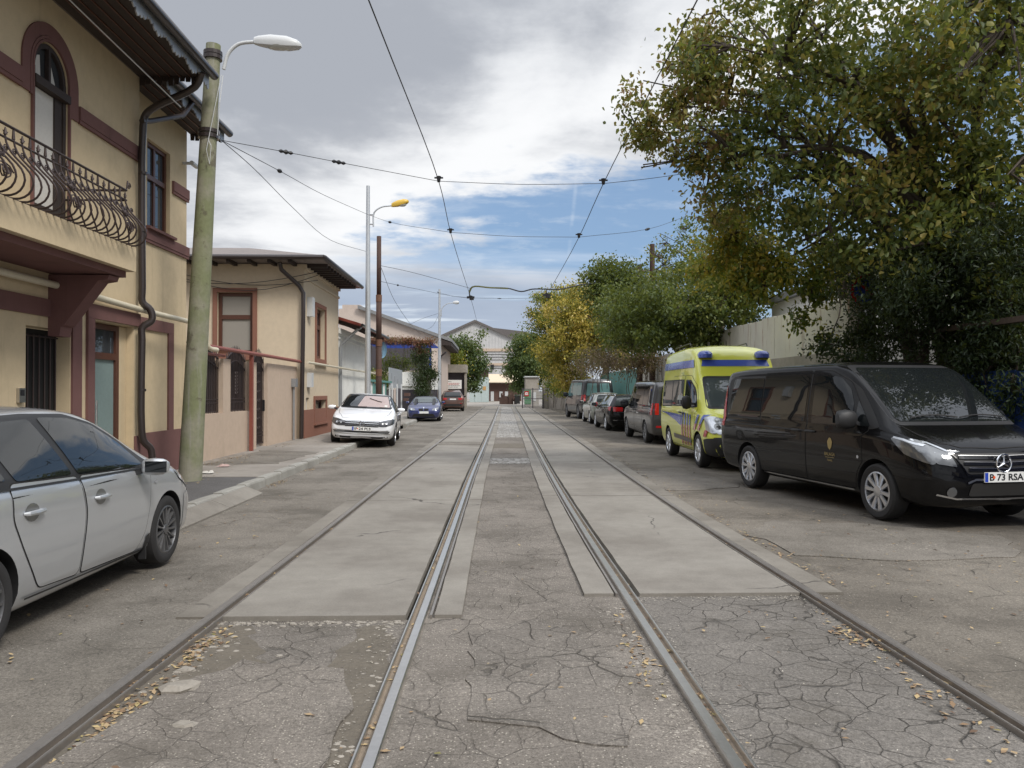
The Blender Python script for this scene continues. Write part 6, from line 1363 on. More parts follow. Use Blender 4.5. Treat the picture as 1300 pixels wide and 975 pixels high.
# ------------------------------------------------------------------ gate, walls on the right
def right_side():
    Y0 = 69.5; x = lambda px: atY(px,500,Y0).x; z = lambda py: atY(600,py,Y0).z
    G = empty('gate', 'open grey mesh gate with a red and white speed notice at the depot entrance', 'gate', (x(676),Y0,0)); m = MB()
    a, b = x(663.3)-x(676), x(689.5)-x(676); t = z(494)
    for q in (a, (a+b)/2, b): m.tube([(q,0,.0),(q,0,t+.1)], .05, 8)
    for h in (.12, t*.5, t): m.tube([(a,0,h),(b,0,h)], .035, 6)
    m.build('gate_frame', M['pipe_grey'] if False else M['booth_dark'], G); m = MB(); n = 22
    for i in range(1, n): q = a+(b-a)*i/n; m.tube([(q,0,.12),(q,0,t)], .010, 4)
    for i in range(1, 7): m.tube([(a,0,.12+(t-.12)*i/7),(b,0,.12+(t-.12)*i/7)], .010, 4)
    m.build('gate_mesh', M['galv'], G)
    sg = MB(); c = x(668.5)-x(676); sg.box(c-.19,c+.19,-.09,-.06,z(503)-.0,z(496.5)); s_ = sg.build('speed_notice', M['red_lens'], G); q = MB(); q.box(c-.13,c+.13,-.098,-.092,z(501.5),z(498)); q.build('notice_panel', M['plate_white'], s_)
    cu = bpy.data.curves.new('digits', 'FONT'); cu.body = '30'; cu.size = .24; cu.align_x = 'CENTER'; cu.align_y = 'CENTER'; cu.extrude = .001; tmp = bpy.data.objects.new('t', cu); COL.objects.link(tmp); bpy.context.view_layer.update(); me = bpy.data.meshes.new_from_object(tmp.evaluated_get(bpy.context.evaluated_depsgraph_get())); bpy.data.objects.remove(tmp); me.materials.clear(); o = link('digits', me, M['red_lens'], s_); o.rotation_euler = (R(90),0,0); o.location = (c,-.101,(z(501.5)+z(498))/2)
    K = empty('gate_cabin', 'green-fronted kiosk behind the open depot gate', 'kiosk', (0,0,0)); Y1 = 75; x1 = lambda px: atY(px,500,Y1).x; z1 = lambda py: atY(600,py,Y1).z
    m = MB(); m.box(x1(667), x1(684), Y1, Y1+2.5, -.02, z1(479)); m.build('wall', M['stone_c'], K); m = MB(); m.box(x1(666), x1(685), Y1-.15, Y1+2.6, z1(478.9), z1(477.5)); m.build('roof', M['lampgrey'], K); m = MB(); m.box(x1(665.5), x1(674), Y1-.08, Y1-.01, .3, z1(495)); m.build('door', M['green_paint'], K); m = MB(); m.box(x1(675.5), x1(680.5), Y1-.06, Y1-.01, .6, z1(498)); m.build('door_panel', M['lampgrey'], K)
    PL = empty('gate_pillar', 'rough concrete gate pillar where the right-hand wall begins', 'pillar', (0,0,0)); Y2 = 69.8; m = MB(); m.box(atY(688.5,500,Y2).x, atY(695.5,500,Y2).x, Y2, Y2+.5, -.05, atY(600,482,Y2).z); m.build('pillar_shaft', M['stone_c'], PL); m = MB(); m.box(atY(688.2,500,Y2).x, atY(696,500,Y2).x, Y2-.04, Y2+.54, atY(600,482,Y2).z, atY(600,481,Y2).z); m.build('pillar_cap', M['stone_c'], PL)
    W = empty('wall', 'rough grey concrete wall from the gate pillar to the teal sheet fence', 'wall', (0,0,0)); m = MB(); xs_ = atY(695.6,500,69.9).x; m.hexa([(xs_,69.9,-.05),(6.1,64.5,-.05),(6.3,64.8,-.05),(xs_,70.2,-.05)], [(xs_,69.9,2.35),(6.1,64.5,2.2),(6.3,64.8,2.2),(xs_,70.2,2.35)]); m.hexa([(6.1,64.5,-.05),(7.3,52,-.05),(7.5,52,-.05),(6.3,64.5,-.05)], [(6.1,64.5,2.2),(7.3,52,2.3),(7.5,52,2.3),(6.3,64.5,2.2)]); m.build('concrete_wall', M['stone_c'], W)
    S = empty('house_number_plate', 'small oval blue plate high on the concrete wall by the gate', 'sign', (0,0,0)); p = atY(702.5,494,66.5); 
    m = MB(); m.lathe([(.001,.03),(.30,.03),(.30,0)], lambda a_, b_, h: (p.x-.10-h+a_*1.1, 66.6-h-a_*.0, p.z+b_*.75), 20); m.build('plate', M['pipe_grey'], S); m = MB(); m.lathe([(.001,.04),(.2,.04),(.2,.031)], lambda a_, b_, h: (p.x-.10-h+a_*1.1, 66.6-h, p.z+b_*.6), 20); m.build('plate_face', M['plate_white'], S)
    # sheet metal walls along X = 7.3
    XW = 7.30; P = lambda a, z_, d: (XW-d, a, z_)
    def sheetwall(nm, label, y0, y1, zc, zt, sheet, cmat='stone_c'):
        o = empty(nm, label, 'wall', (XW, (y0+y1)/2, 0)); off = Vector((-XW, -(y0+y1)/2, 0))
        PP = lambda a, z_, d: (-d, a-(y0+y1)/2, z_)
        if zc > 0: m = MB(); fbox(m, PP, y0, y1, -.1, zc, -.2, 0); m.build('concrete_base', M[cmat], o)
        m = MB(); y = y0; i = 0
        while y < y1-.01: e = min(y+.92, y1); dd_ = .004*(i % 2); fbox(m, PP, y+.005, e-.005, max(zc,-.05)+.003, zt+.015*((i*7) % 3), -.06, -.03+dd_); y = e; i += 1
        m.build('sheet', M[sheet], o); m = MB(); y = y0
        while y < y1: fbox(m, PP, y, y+.05, max(zc,0)+.01, zt-.05, -.12, -.065); y += 2.76
        for z_ in (zc+.25, zt-.2): fbox(m, PP, y0, y1, z_, z_+.04, -.11, -.066)
        m.build('post', M['rail_rust'], o)
    sheetwall('wall', 'wall of rusting cream metal sheets on a grey concrete base behind the ambulance', 15.2, 29.9, 2.42, 3.50, 'rusty_sheet')
    sheetwall('wall', 'pale sheet metal wall half hidden by the brown creeper', 30, 37.9, .9, 3.1, 'rusty_sheet')
    sheetwall('wall', 'green-teal corrugated sheet fence behind the curtained van', 38, 51.9, .2, 2.7, 'teal_sheet')
    sheetwall('wall', 'blue sheet metal fence in deep shade behind the black van', 6.0, 14.2, .15, 1.85, 'blue_sheet')
    # concrete pier with the round sign and a beam
    p = empty('gate_pier', 'tall dark concrete pier beside the rusty wall, half hidden by branches', 'pillar', (7.15,14.7,0)); m = MB(); m.box(-.17,.17,-.17,.17,-.05,3.75); m.build('pier_shaft', M['stone_c'], p)
    m = MB(); m.box(-.06,.06,-5.0,-.18,2.52,2.60); m.box(-.05,.05,-2.2,-2.1,0,2.52); m.build('beam', M['rail_rust'], p)
    s = empty('round_sign', 'round blue no-stopping road sign with a red rim under the branches', 'sign', (6.86,13.9,3.42)); s.rotation_euler = (0,0,R(-8))
    m = MB(); m.lathe([(.001,0),(.30,0),(.30,.02),(.001,.02)], lambda a_, b_, h: (a_, -h, b_), 36); m.build('sign_face', M['blue_paint'], s); m = MB(); m.lathe([(.245,.021),(.30,.021),(.30,.026),(.245,.026),(.245,.021)], lambda a_, b_, h: (a_, -h, b_), 36); m.build('sign_rim', M['red_lens'], s)
    m = MB(); m.box(-.2,.2,-.005,.005,0,.001); m = MB(); m.hexa([(-.21,-.022,.17),(-.17,-.022,.21),(-.17,-.026,.21),(-.21,-.026,.17)], [(.17,-.022,-.21),(.21,-.022,-.17),(.21,-.026,-.17),(.17,-.026,-.21)]); m.build('sign_bar', M['red_lens'], s)
    m = MB(); m.tube([(0,.05,-3.42),(0,.05,.25)], .03, 8); m.build('sign_post', M['galv'], s)
    # yard building glimpsed behind the sheet wall
    b = empty('outbuilding', 'pale outbuilding glimpsed between branches above the blue fence', 'building', (11,18,0)); m = MB(); m.box(-2.2,4,-3,6,-.1,4.3); m.build('wall', M['white_wall'], b); m = MB(); m.box(-2.4,4.2,-3.2,6.2,4.301,4.5); m.build('roof', M['grey_roof'], b)
right_side()
# ------------------------------------------------------------------ poles, lamps, overhead wires
def lampprofile(mb, p, d, L, W, H, m=0):
    """long lamp head along direction d (in X), hollow underneath"""
    secs = [(0,.30,.55),(.10,.55,.75),(.35,.85,1.0),(.7,1.0,.95),(.92,.75,.6),(1.0,.25,.25)]; k = 12; vs = []
    for t, w_, h_ in secs:
        for j in range(k):
            a = 2*math.pi*j/k; vs.append((p[0]+d[0]*L*t-d[1]*W/2*w_*math.cos(a), p[1]+d[1]*L*t+d[0]*W/2*w_*math.cos(a), p[2]+d[2]*L*t+H*(h_*max(0,math.sin(a))*.62-.38*h_*max(0,-math.sin(a))**.3*(math.sin(a) < 0))))
    mb.add(vs, [(i*k+j, i*k+(j+1)%k, (i+1)*k+(j+1)%k, (i+1)*k+j) for i in range(len(secs)-1) for j in range(k)]+[tuple(range(k)), tuple(range((len(secs)-1)*k, len(secs)*k))], m)
def pole_one():
    b = Vector((-4.93,12.7,.12)); t = atY(271,57,12.7)
    o = empty('lamp_post', 'leaning green-stained concrete post carrying a pale street lamp', 'street lamp', b); L = lambda v: Vector(v)-b
    m = MB(); m.tube([L(b), L(b+(t-b)*.5), L(t)], [.185,.155,.115], 20); m.build('post', M['post_concrete'], o, smooth=True, angle=60)
    m = MB(); pc = lambda z: L(b+(t-b)*((z-b.z)/(t.z-b.z)))
    for z, r_ in ((5.75,.165),(5.83,.17),(7.05,.15),(7.12,.15)): c = pc(z); m.tube([c-Vector((0,0,.03)), c+Vector((0,0,.03))], r_, 16)
    m.build('clamp', M['pipe_dark'], o)
    p0, p1, p2, p3 = [L(atY(a, b_, 12.7)) for a, b_ in ((284,88),(290,68),(303,56),(326,53))]
    m = MB(); m.tube(catmull([p0,p1,p2,p3], 5), .030, 10); m.build('lamp_arm', M['lampgrey'], o, smooth=True)
    m = MB(); e = L(atY(382,58,12.7)); d = (e-p3); ln = d.length; d.normalize(); lampprofile(m, p3-d*.04, d, ln+.05, .26, .22); h = m.build('lamp_head', M['lampgrey'], o, smooth=True, angle=50)
    m = MB(); q = p3+d*(ln*.52)+Vector((0,0,-.065)); m.lathe([(.001,-.035),(.06,-.03),(.10,-.012),(.112,.012)], lambda x, y, z_: (q.x+x*1.9, q.y+y, q.z+z_), 20); m.build('lens', M['lens'], h, smooth=True)
    m = MB(); m.tube([L(atY(262,172,12.6)),L(atY(268,185,12.5)),L(atY(266,208,12.5)),L(atY(262,190,12.5)),L(atY(281,95,12.6))], .006, 5); m.tube([L(atY(283,96,12.7)),L(atY(279,130,12.6)),L(atY(276,172,12.6))], .008, 5); m.build('loose_cable', M['lampgrey'], o)
pole_one()
def steel_pole(name, label, X, Y, h, r_, mat, arm=None, lampm=None, sections=None):
    o = empty(name, label, 'street lamp' if arm else 'pole', (X,Y,.12 if X < 0 else 0)); m = MB()
    if sections:
        z = 0; 
        for zt, rr_ in sections: m.tube([(0,0,z),(0,0,zt)], [rr_, rr_*.97], 16); z = zt-.02
    else: m.tube([(0,0,0),(0,0,h)], [r_, r_*.55], 16)
    m.build('post', M[mat], o, smooth=True)
    if arm:
        pts = [Vector(p) for p in arm]; m = MB(); m.tube(catmull(pts[:-1], 5), .030, 8); m.tube([(0,0,pts[0].z+.1),(pts[0].x,0,pts[0].z+.1)], .03, 6); m.tube([(0,0,pts[0].z+.45),(pts[1].x,0,pts[0].z+.45)], .03, 6); m.build('lamp_arm', M['galv'], o, smooth=True)
        m = MB(); p, e = pts[-2], pts[-1]; d = (e-p); ln = d.length; d.normalize(); lampprofile(m, p, d, ln, .28, .24); hd = m.build('lamp_head', M[lampm], o, smooth=True, angle=50)
        q = p+d*ln*.6; m = MB(); m.lathe([(.001,-.10),(.07,-.085),(.11,-.045),(.12,0)], lambda x, y, z_: (q.x+x*1.5, q.y+y, q.z+z_-.03), 16); m.build('lens', M['lens'], hd, smooth=True)
    return o
Yp = 28.4; f = lambda px, py, Y: atY(px, py, Y)
def arm_px(X, Y, pts): return [(f(a,b,Y).x-X, 0, f(a,b,Y).z-.12) for a, b in pts]
Xp = f(467,400,Yp).x
steel_pole('lamp_post', 'tall pale galvanised pole with a yellow lamp head above the white sedan', Xp, Yp, f(467,236,Yp).z-.12, .12, 'galv', arm_px(Xp,Yp,[(474,288),(475,270),(484,263),(497,261),(519,256)]), 'lampyellow')
Y3 = 31.2; X3 = f(481,400,Y3).x; o3 = steel_pole('pole', 'rusty brown tram wire pole standing just behind the galvanised one', X3, Y3, 0, 0, 'rustpole', sections=[(3.4,.125),(5.2,.115),(f(481,300,Y3).z-.12,.095)])
m = MB()
for zz, r_ in ((3.4,.132),(5.2,.122),(2.2,.130)): m.tube([(0,0,zz-.14),(0,0,zz+.14)], r_, 16)
m.build('collar', M['pole_band'], o3)
Y4 = 58; X4 = f(558,400,Y4).x
steel_pole('lamp_post', 'slim pale lamp pole beside the small gatehouse, farthest of the street lamps', X4, Y4, f(558,367,Y4).z-.12, .14, 'galv', arm_px(X4,Y4,[(560.5,402),(561,392),(567,386),(575,384.5),(583,384)]), 'lampgrey')
YR_ = 34; 
for px, pt, lb in ((828,310,'rusty tram wire pole rising out of the right-hand trees, the taller of two'),(812,336,'rusty tram wire pole rising out of the right-hand trees, the shorter of two')):
    t = f(px,pt,YR_+(0 if px > 820 else 1.5)); o = empty('pole', lb, 'pole', (t.x,t.y,0)); m = MB(); m.tube([(0,0,0),(0,0,t.z)], [.15,.11], 12); m.build('post', M['rustpole'], o, smooth=True)
    m = MB(); m.tube([(-.5,0,t.z-1.2),(.5,0,t.z-1.2)], .04, 6); m.tube([(.25,0,t.z-1.2),(.25,0,t.z-1.9)], .06, 6); m.build('crossarm', M['rustpole'], o)

def sag(a, b, s_, n=14): a, b = Vector(a), Vector(b); return [a+(b-a)*(i/n)-Vector((0,0,s_*4*(i/n)*(1-i/n))) for i in range(n+1)]
def wirething(name, label, cat, runs, r_=.008, group=None, ins=(), mat='wire'):
    o = empty(name, label, cat, (0,0,0), 0, group); m = MB()
    for run in runs: m.tube(run, r_, 5)
    m.build('wire', M[mat], o)
    for p, q in ins:
        p, q = Vector(p), Vector(q); d = (q-p).normalized(); k = MB(); k.tube([p-d*.14,p-d*.10,p-d*.05,p,p+d*.05,p+d*.10,p+d*.14], [.012,.035,.02,.045,.02,.035,.012], 8); k.build('insulator', M['ink'], o, smooth=True)
    return o
# contact wires, one over each track
CL = [f(468,0,8.4), f(557,230,15.9), f(572,295,20.3), f(597.5,378,34.2), f(606,410,52)]; CR = [f(885,0,8.2), f(766,233,16.0), f(735,301,20.6), f(694,375,33.4), f(662,432,60)]
def extend(Ls): a = Ls[0]+(Ls[0]-Ls[1])*1.2; a.z = Ls[0].z-.1; return [a]+Ls
gC = 'tram contact wires'
wirething('contact_wire', 'black contact wire over the left tram track', 'overhead wire', [catmull(extend(CL), 5)], .009, gC)
wirething('contact_wire', 'black contact wire over the right tram track', 'overhead wire', [catmull(extend(CR), 5)], .009, gC)
def hanger(p):
    m = MB(); m.tube([Vector(p)+Vector((0,0,-.02)), Vector(p)+Vector((0,0,.10))], [.03,.05], 8); m.tube([Vector(p)+Vector((-.09,0,.07)), Vector(p)+Vector((.09,0,.07))], .018, 6); return m
A1 = f(281,178,12.7)
gS = 'span wires across the street'
w1 = wirething('span_wire', 'nearest span wire from the green-stained post to the right-hand tree', 'overhead wire', [catmull([A1, f(363,193,13.7), f(430,206,14.5), f(557,230,15.9)], 4), catmull([f(557,230,15.9), f(660,234,15.9), f(766,233,16.0)], 4), catmull([f(766,233,16), f(830,226,15.5), f(905,214,15), f(1010,190,14.5)], 4)], .006, gS, [(f(363,193,13.7),f(430,206,14.5)),(f(430,206,14.5),f(557,230,15.9))])
A2 = f(466,272,28.2)
w2 = wirething('span_wire', 'span wire from the yellow-headed lamp pole across both tracks', 'overhead wire', [catmull([A2, f(495,282,26), f(572,295,20.3)], 4), catmull([f(572,295,20.3), f(650,300,20.4), f(735,301,20.6)], 4), catmull([f(735,301,20.6), f(822,291,23), f(870,275,25)], 4)], .006, gS, [(f(495,282,26),f(572,295,20.3)),(f(822,291,23),f(870,275,25))])
w3 = wirething('span_wire', 'slack wire pair from the green-stained post back to the galvanised pole', 'overhead wire', [catmull([A1, f(355,217,16), f(410,247,22), A2], 4), catmull([A1, f(318,210,14), f(370,262,18), f(420,305,24), f(464,319,28.2)], 5)], .007, gS, [(f(355,217,16),f(410,247,22))])
w4 = wirething('span_wire', 'far span wire from the rusty pole to the feeder hanger', 'overhead wire', [catmull([f(482,337,31), f(520,345,32), f(597,366,34)], 4), catmull([f(482,357,31), f(530,367,40), f(597,378,52), f(640,379,52), f(700,378,50)], 4), [f(556,371,58), f(574,376,54), f(600,379,52)]], .009, gS, [(f(505,362,34),f(530,367,40)),(f(634,379,52),f(650,379,52)),(f(556,371,57.5),f(574,376,54))])
w5 = wirething('service_cable', 'drooping service cables from the rusty pole to the pinkish house', 'overhead wire', [catmull([f(484,340,31), f(500,380,40), f(520,410,50), f(534,424,60)], 4), catmull([f(556,398,58), f(535,405,60), f(518,413,61)], 4), catmull([f(556,402,58), f(548,415,60), f(536,421,61)], 4)], .010)
fd = wirething('feeder_cable', 'thick wavy black feeder cable with a yellow-green end, slung to the right-hand poles', 'cable', [catmull([f(597,378,34.2), f(596,370,34.2), f(600,364,34.1), f(622,365,33.9), f(645,366,33.8), f(662,370,33.7), f(676,367,33.6), f(694,367,33.5), f(712,367,33.5), f(735,362,33.6), f(760,359,33.8), f(785,355,34), f(812,350,34)], 5)], .030)
fd.children[0].name = 'cable'
k = MB(); k.tube(catmull([f(596,371,34.2), f(600,364.3,34.1), f(622,365.2,33.9), f(645,366.2,33.8)], 5), .034, 6); k.build('cable_sleeve', M['sleeve'], fd)
for p, par in ((CL[1],w1),(CR[1],w1),(CL[2],w2),(CR[2],w2)): hanger(p).build('hanger', M['ink'], par)
for p in (CL[3], CR[3]):
    m = hanger(p); q = Vector(p); m.box(q.x-.17,q.x+.17,q.y-.06,q.y+.06,q.z-.03,q.z+.06); m.box(q.x-.05,q.x+.14,q.y-.06,q.y+.06,q.z-.10,q.z-.03); m.build('section_clamp', M['ink'], fd)
m = MB(); q = Vector(CR[3]); m.tube([f(694,367,33.5), q], .02, 6); m.build('clamp_drop', M['ink'], fd)
# ------------------------------------------------------------------ trees
def in_ell(c, r_, n, g, shell=.35):
    u = g.normal(size=(n,3)); u /= np.linalg.norm(u, axis=1)[:,None]; ph = g.random(6)*6.28; rad = g.random(n)**shell*(1+.22*np.sin(3*u[:,0]+ph[0])*np.sin(4*u[:,2]+ph[1])+.22*np.sin(5*u[:,1]+6*u[:,2]+ph[2])+.12*np.sin(9*u[:,0]-7*u[:,2]+ph[3])); return np.array(c)+u*rad[:,None]*np.array(r_)
def leaves(name, C_, per, spread, size, mat, parent, g, droop=.5, fold=True, aspect=.55, hang=0.0, lat=None):
    """C_: spray centres; `per` leaves strewn round each"""
    N = len(C_)*per; ctr = np.repeat(C_, per, axis=0)
    off = g.normal(size=(N,3))*spread; off[:,2] = off[:,2]*.75-hang*np.abs(g.normal(size=N))*spread; P = ctr+off
    d = g.normal(size=(N,3)); d[:,2] -= droop*1.6; d /= np.linalg.norm(d, axis=1)[:,None]
    nrm = g.normal(size=(N,3)); nrm[:,2] += .9; w = np.cross(d, nrm); w /= np.linalg.norm(w, axis=1)[:,None]+1e-9; up = np.cross(w, d)
    s_ = size*g.uniform(.6, 1.25, N)[:,None]
    if fold:
        v = np.stack([P, P+(d*.28+w*aspect*.5+up*.10)*s_, P+(d*.68+w*aspect*.34+up*.07)*s_, P+d*s_, P+(d*.68-w*aspect*.34+up*.07)*s_, P+(d*.28-w*aspect*.5+up*.10)*s_], axis=1)
        return quads(name, v.reshape(-1,3), 6, [(0,1,2,3),(0,3,4,5)], mat, parent)
    v = np.stack([P, P+(d*.45+w*aspect*.5)*s_, P+d*s_, P+(d*.45-w*aspect*.5)*s_], axis=1)
    return quads(name, v.reshape(-1,3), 4, [(0,1,2,3)], mat, parent)
def tree(name, label, base, fork, tr, blobs, n_spray, per, spread, size, mat, seed, limbs=9, group=None, cat='tree', limb_r=.35, fold=True, hang=0., trunkm='bark', twigs=60, shell=.45, extra=None, aspect=.55, trunks=None, lone=None, pull=.5):
    g = np.random.default_rng(seed); o = empty(name, label, cat, base, 0, group); B = np.array(base)
    vol = np.array([b[1][0]*b[1][1]*b[1][2]*(b[2] if len(b) > 2 else 1) for b in blobs])**.8; vol /= vol.sum(); C_ = []
    for b, q in zip(blobs, vol): C_.append(in_ell(b[0], b[1], max(3, int(n_spray*q)), g, shell))
    C_ = np.concatenate(C_)-B
    # clump the sprays: pull each towards one of fewer nodes so gaps open between them
    nodes = C_[g.choice(len(C_), max(8, len(C_)//7), replace=False)]; idx = np.argmin(((C_[:,None,:]-nodes[None])**2).sum(-1), axis=1); C_ = C_+(nodes[idx]-C_)*pull
    m = MB(); F_ = Vector(np.array(fork)-B); rr = random.Random(seed)
    wob = lambda a: Vector((rr.gauss(0,a), rr.gauss(0,a), 0))
    m.tube([Vector((0,0,-.1)), F_*.33+wob(tr*.4), F_*.7+wob(tr*.4), F_], [tr*1.25, tr, tr*.88, tr*.75], 12)
    for (b0, f0, r0) in (trunks or []): a_ = Vector(b0)-Vector(B); b_ = Vector(f0)-Vector(B); m.tube([a_, a_+(b_-a_)*.35+wob(r0*.5), a_+(b_-a_)*.7+wob(r0*.5), b_], [r0*1.2,r0,r0*.8,r0*.5], 10)
    ends = []
    for i in range(limbs):
        b = blobs[i % len(blobs)]; t = Vector(in_ell(b[0], [q*.6 for q in b[1]], 1, g)[0]-B); mid = F_.lerp(t, .5)+Vector((0,0,.12*(t-F_).length))+wob(.15)
        s0 = F_*rr.uniform(.72, 1.0); pts = catmull([s0, s0.lerp(mid,.5)+wob(.08), mid, mid.lerp(t,.5)+wob(.15), t], 3); k = len(pts)
        m.tube(pts, [max(.012, tr*limb_r*(1-.88*j/(k-1))) for j in range(k)], 7); ends += [pts[int(k*.4)], pts[int(k*.6)], pts[int(k*.8)], pts[-1]]
    ends = [Vector(e) for e in ends]
    for i in range(twigs):
        t = Vector(nodes[g.integers(len(nodes))]); s0 = min(ends, key=lambda e: (e-t).length); mid = s0.lerp(t,.5)+Vector((rr.gauss(0,.1),rr.gauss(0,.1),.08))
        m.tube([s0, mid, t], [tr*.085+.006, tr*.05+.004, .004], 5)
    m.build('trunk', M[trunkm], o, smooth=True, angle=60)
    if lone is not None: C_ = np.concatenate([C_, np.array(lone)-B])
    leaves('crown', C_, per, spread, size, mat, o, g, fold=fold, hang=hang, aspect=aspect)
    return o
def bl(px, py, Y, rx, ry, rz, dens=1): p = atY(px, py, Y); return ((p.x, p.y, p.z), (rx, ry, rz), dens)
M['leaf_main'] = leafmat('leaf_main', [(0,(.030,.052,.015)),(.32,(.060,.092,.024)),(.54,(.12,.15,.038)),(.70,(.23,.22,.05)),(.86,(.34,.25,.06)),(.95,(.15,.08,.035)),(1,(.09,.045,.022))], .55)
M['leaf_edge'] = leafmat('leaf_edge', [(0,(.07,.10,.022)),(.30,(.15,.17,.04)),(.5,(.30,.25,.06)),(.65,(.27,.16,.06)),(.82,(.17,.09,.05)),(1,(.42,.33,.08))], .9)
M['leaf_yg'] = leafmat('leaf_yg', [(0,(.045,.085,.016)),(.35,(.10,.15,.025)),(.6,(.25,.24,.035)),(.8,(.45,.33,.045)),(1,(.34,.17,.035))], .6)
M['leaf_dark'] = leafmat('leaf_dark', [(0,(.010,.021,.008)),(.5,(.022,.040,.012)),(.85,(.042,.066,.019)),(1,(.09,.10,.025))], .6, .2)
M['leaf_green'] = leafmat('leaf_green', [(0,(.032,.054,.015)),(.45,(.075,.108,.026)),(.75,(.14,.165,.036)),(.92,(.27,.24,.05)),(1,(.36,.28,.05))], .45)
M['leaf_yellow'] = leafmat('leaf_yellow', [(0,(.08,.10,.025)),(.28,(.20,.20,.045)),(.6,(.50,.39,.07)),(.85,(.56,.41,.12)),(1,(.22,.15,.06))], .4)
M['leaf_far'] = leafmat('leaf_far', [(0,(.04,.07,.028)),(.5,(.075,.12,.045)),(.85,(.13,.17,.06)),(1,(.22,.22,.08))], .5)
M['leaf_red'] = leafmat('leaf_red', [(0,(.07,.03,.028)),(.4,(.17,.055,.045)),(.7,(.26,.12,.08)),(1,(.12,.12,.04))], .8)
M['leaf_brown'] = leafmat('leaf_brown', [(0,(.07,.045,.035)),(.5,(.15,.10,.075)),(.85,(.22,.15,.08)),(1,(.32,.24,.05))], .8)

# the big maple over the vans
g_lone = []
tree('maple_tree', 'big maple turning brown at its edge, its boughs reaching out over the parked vans', (8.1,12.6,0), (7.9,12.6,4.6), .30,
 [bl(1050,90,13,2.6,2.3,1.9), bl(1200,150,12,2.4,2.2,2.2), bl(960,60,13.5,1.7,1.6,1.1), bl(960,200,14,1.7,1.6,1.2), bl(1090,260,13,2.0,1.9,1.3), bl(1250,40,11,2.4,2.2,1.9), bl(1010,310,15,1.3,1.5,.75,.7), bl(1200,300,12,1.7,1.7,1.1), bl(1270,230,12,1.4,1.5,1.5)],
 1350, 24, .19, .118, M['leaf_main'], 5, limbs=22, twigs=260, trunks=[((8.9,12.2,0),(9.3,11.8,6.5),.20),((8.5,13.6,0),(7.4,14.2,6.5),.16)])
tree('maple_tree', 'sparser brown-leaved maple whose tips hang over the tram wire', (8.3,14.4,0), (7.3,14.3,5.4), .17,
 [bl(850,150,14,.95,1.0,1.0), bl(830,100,14,.5,.6,.5,.6), bl(905,110,14,.9,1.0,.9), bl(880,190,14,1.0,1.0,.62), bl(815,165,14,.42,.6,.50,.7), bl(815,205,14,.35,.5,.25,.5), bl(930,250,14.5,.8,.9,.7), bl(900,40,14,.8,.9,.55)],
 300, 20, .13, .105, M['leaf_edge'], 6, limbs=14, twigs=150, limb_r=.30)
tree('maple_tree', 'yellow-green maple drooping low in front of the rusty sheet wall', (8.0,16.6,0), (7.6,16.6,4.8), .15,
 [bl(935,300,16,.95,.9,.85), bl(985,350,15.5,.9,.9,.50), bl(900,340,17,.45,.6,.35), bl(1040,375,15,.55,.6,.42,.7), bl(1015,405,15,.28,.4,.30,.35), bl(1075,330,15,.8,.8,.4), bl(960,390,15.6,.25,.3,.25,.3), bl(1048,430,15,.16,.2,.22,.3), bl(950,335,16,.8,.8,.6)],
 430, 20, .15, .115, M['leaf_yg'], 8, limbs=10, twigs=120, limb_r=.28)
tree('yew_tree', 'dark drooping evergreen standing behind the bonnet of the black van', (8.3,11.6,0), (8.2,11.6,3.4), .22,
 [bl(1190,350,12,1.3,1.2,.75), bl(1270,330,11.3,1.3,1.2,1.0), bl(1130,390,13,.6,.8,.45,.7), bl(1200,420,12,.42,.6,.35,.5), bl(1275,450,11.2,.6,.8,.75,.8), bl(1300,520,11,.45,.6,.5,.7), bl(1170,455,12.6,.25,.3,.2,.25), bl(1150,330,13.4,1.1,1,.6), bl(1215,400,12.4,1.0,.8,.6,1), bl(1290,400,11,1.0,.8,.8,1), bl(1250,480,11.5,.5,.5,.5,1), bl(1295,490,10.6,.45,.5,.6,1), bl(1130,440,12.9,.5,.5,.4,.6), bl(1230,450,12,.5,.6,.5,.7), bl(1290,430,11,.6,.6,.7,.7)],
 1700, 28, .15, .085, M['leaf_dark'], 9, limbs=14, twigs=120, hang=.9, limb_r=.3, aspect=.34, trunks=[((8.6,12.9,0),(8.5,13,5),.24)])
tree('shrub', 'low dark shrub growing at the foot of the concrete pier', (7.25,13.8,0), (7.2,13.8,1.8), .05, [bl(1085,458,13.7,.55,.4,.35), bl(1050,440,14,.3,.3,.25), bl(1100,425,13.8,.35,.4,.45)], 160, 22, .12, .07, M['leaf_dark'], 10, limbs=6, twigs=30, cat='shrub')
# mid-distance trees behind the wall on the right
gT = 'trees behind the right-hand wall'
tree('tree', 'dense green tree overhanging the wall directly above the ambulance', (8.6,26,0), (8.4,26,3.6), .22, [bl(880,385,25,2.2,2.2,1.3), bl(820,395,27,1.7,2,1.2), bl(930,375,24,1.2,1.6,1.0), bl(850,425,25.5,1.9,1.6,.55), bl(905,340,26,1.3,1.4,.8), bl(790,405,29,.9,1.2,.8), bl(900,432,24.5,1.0,1.0,.35,.8), bl(800,435,28,.9,1.0,.4,.7), bl(940,345,24,.9,1.0,.6)], 1500, 24, .22, .13, M['leaf_green'], 12, limbs=14, twigs=120, group=gT, fold=False)
tree('tree', 'upright fresh-green tree with a pointed top behind the brown creeper', (8.7,35,0), (8.6,35,4), .2, [bl(772,365,34,1.1,1.3,1.3), bl(800,395,34,1.6,1.6,1.2), bl(812,420,34,1.5,1.5,.7), bl(778,338,34,.42,.5,.7,.5), bl(800,355,34.5,.9,.9,.8,.6)], 1050, 24, .24, .15, M['leaf_green'], 13, limbs=12, twigs=90, group=gT, fold=False)
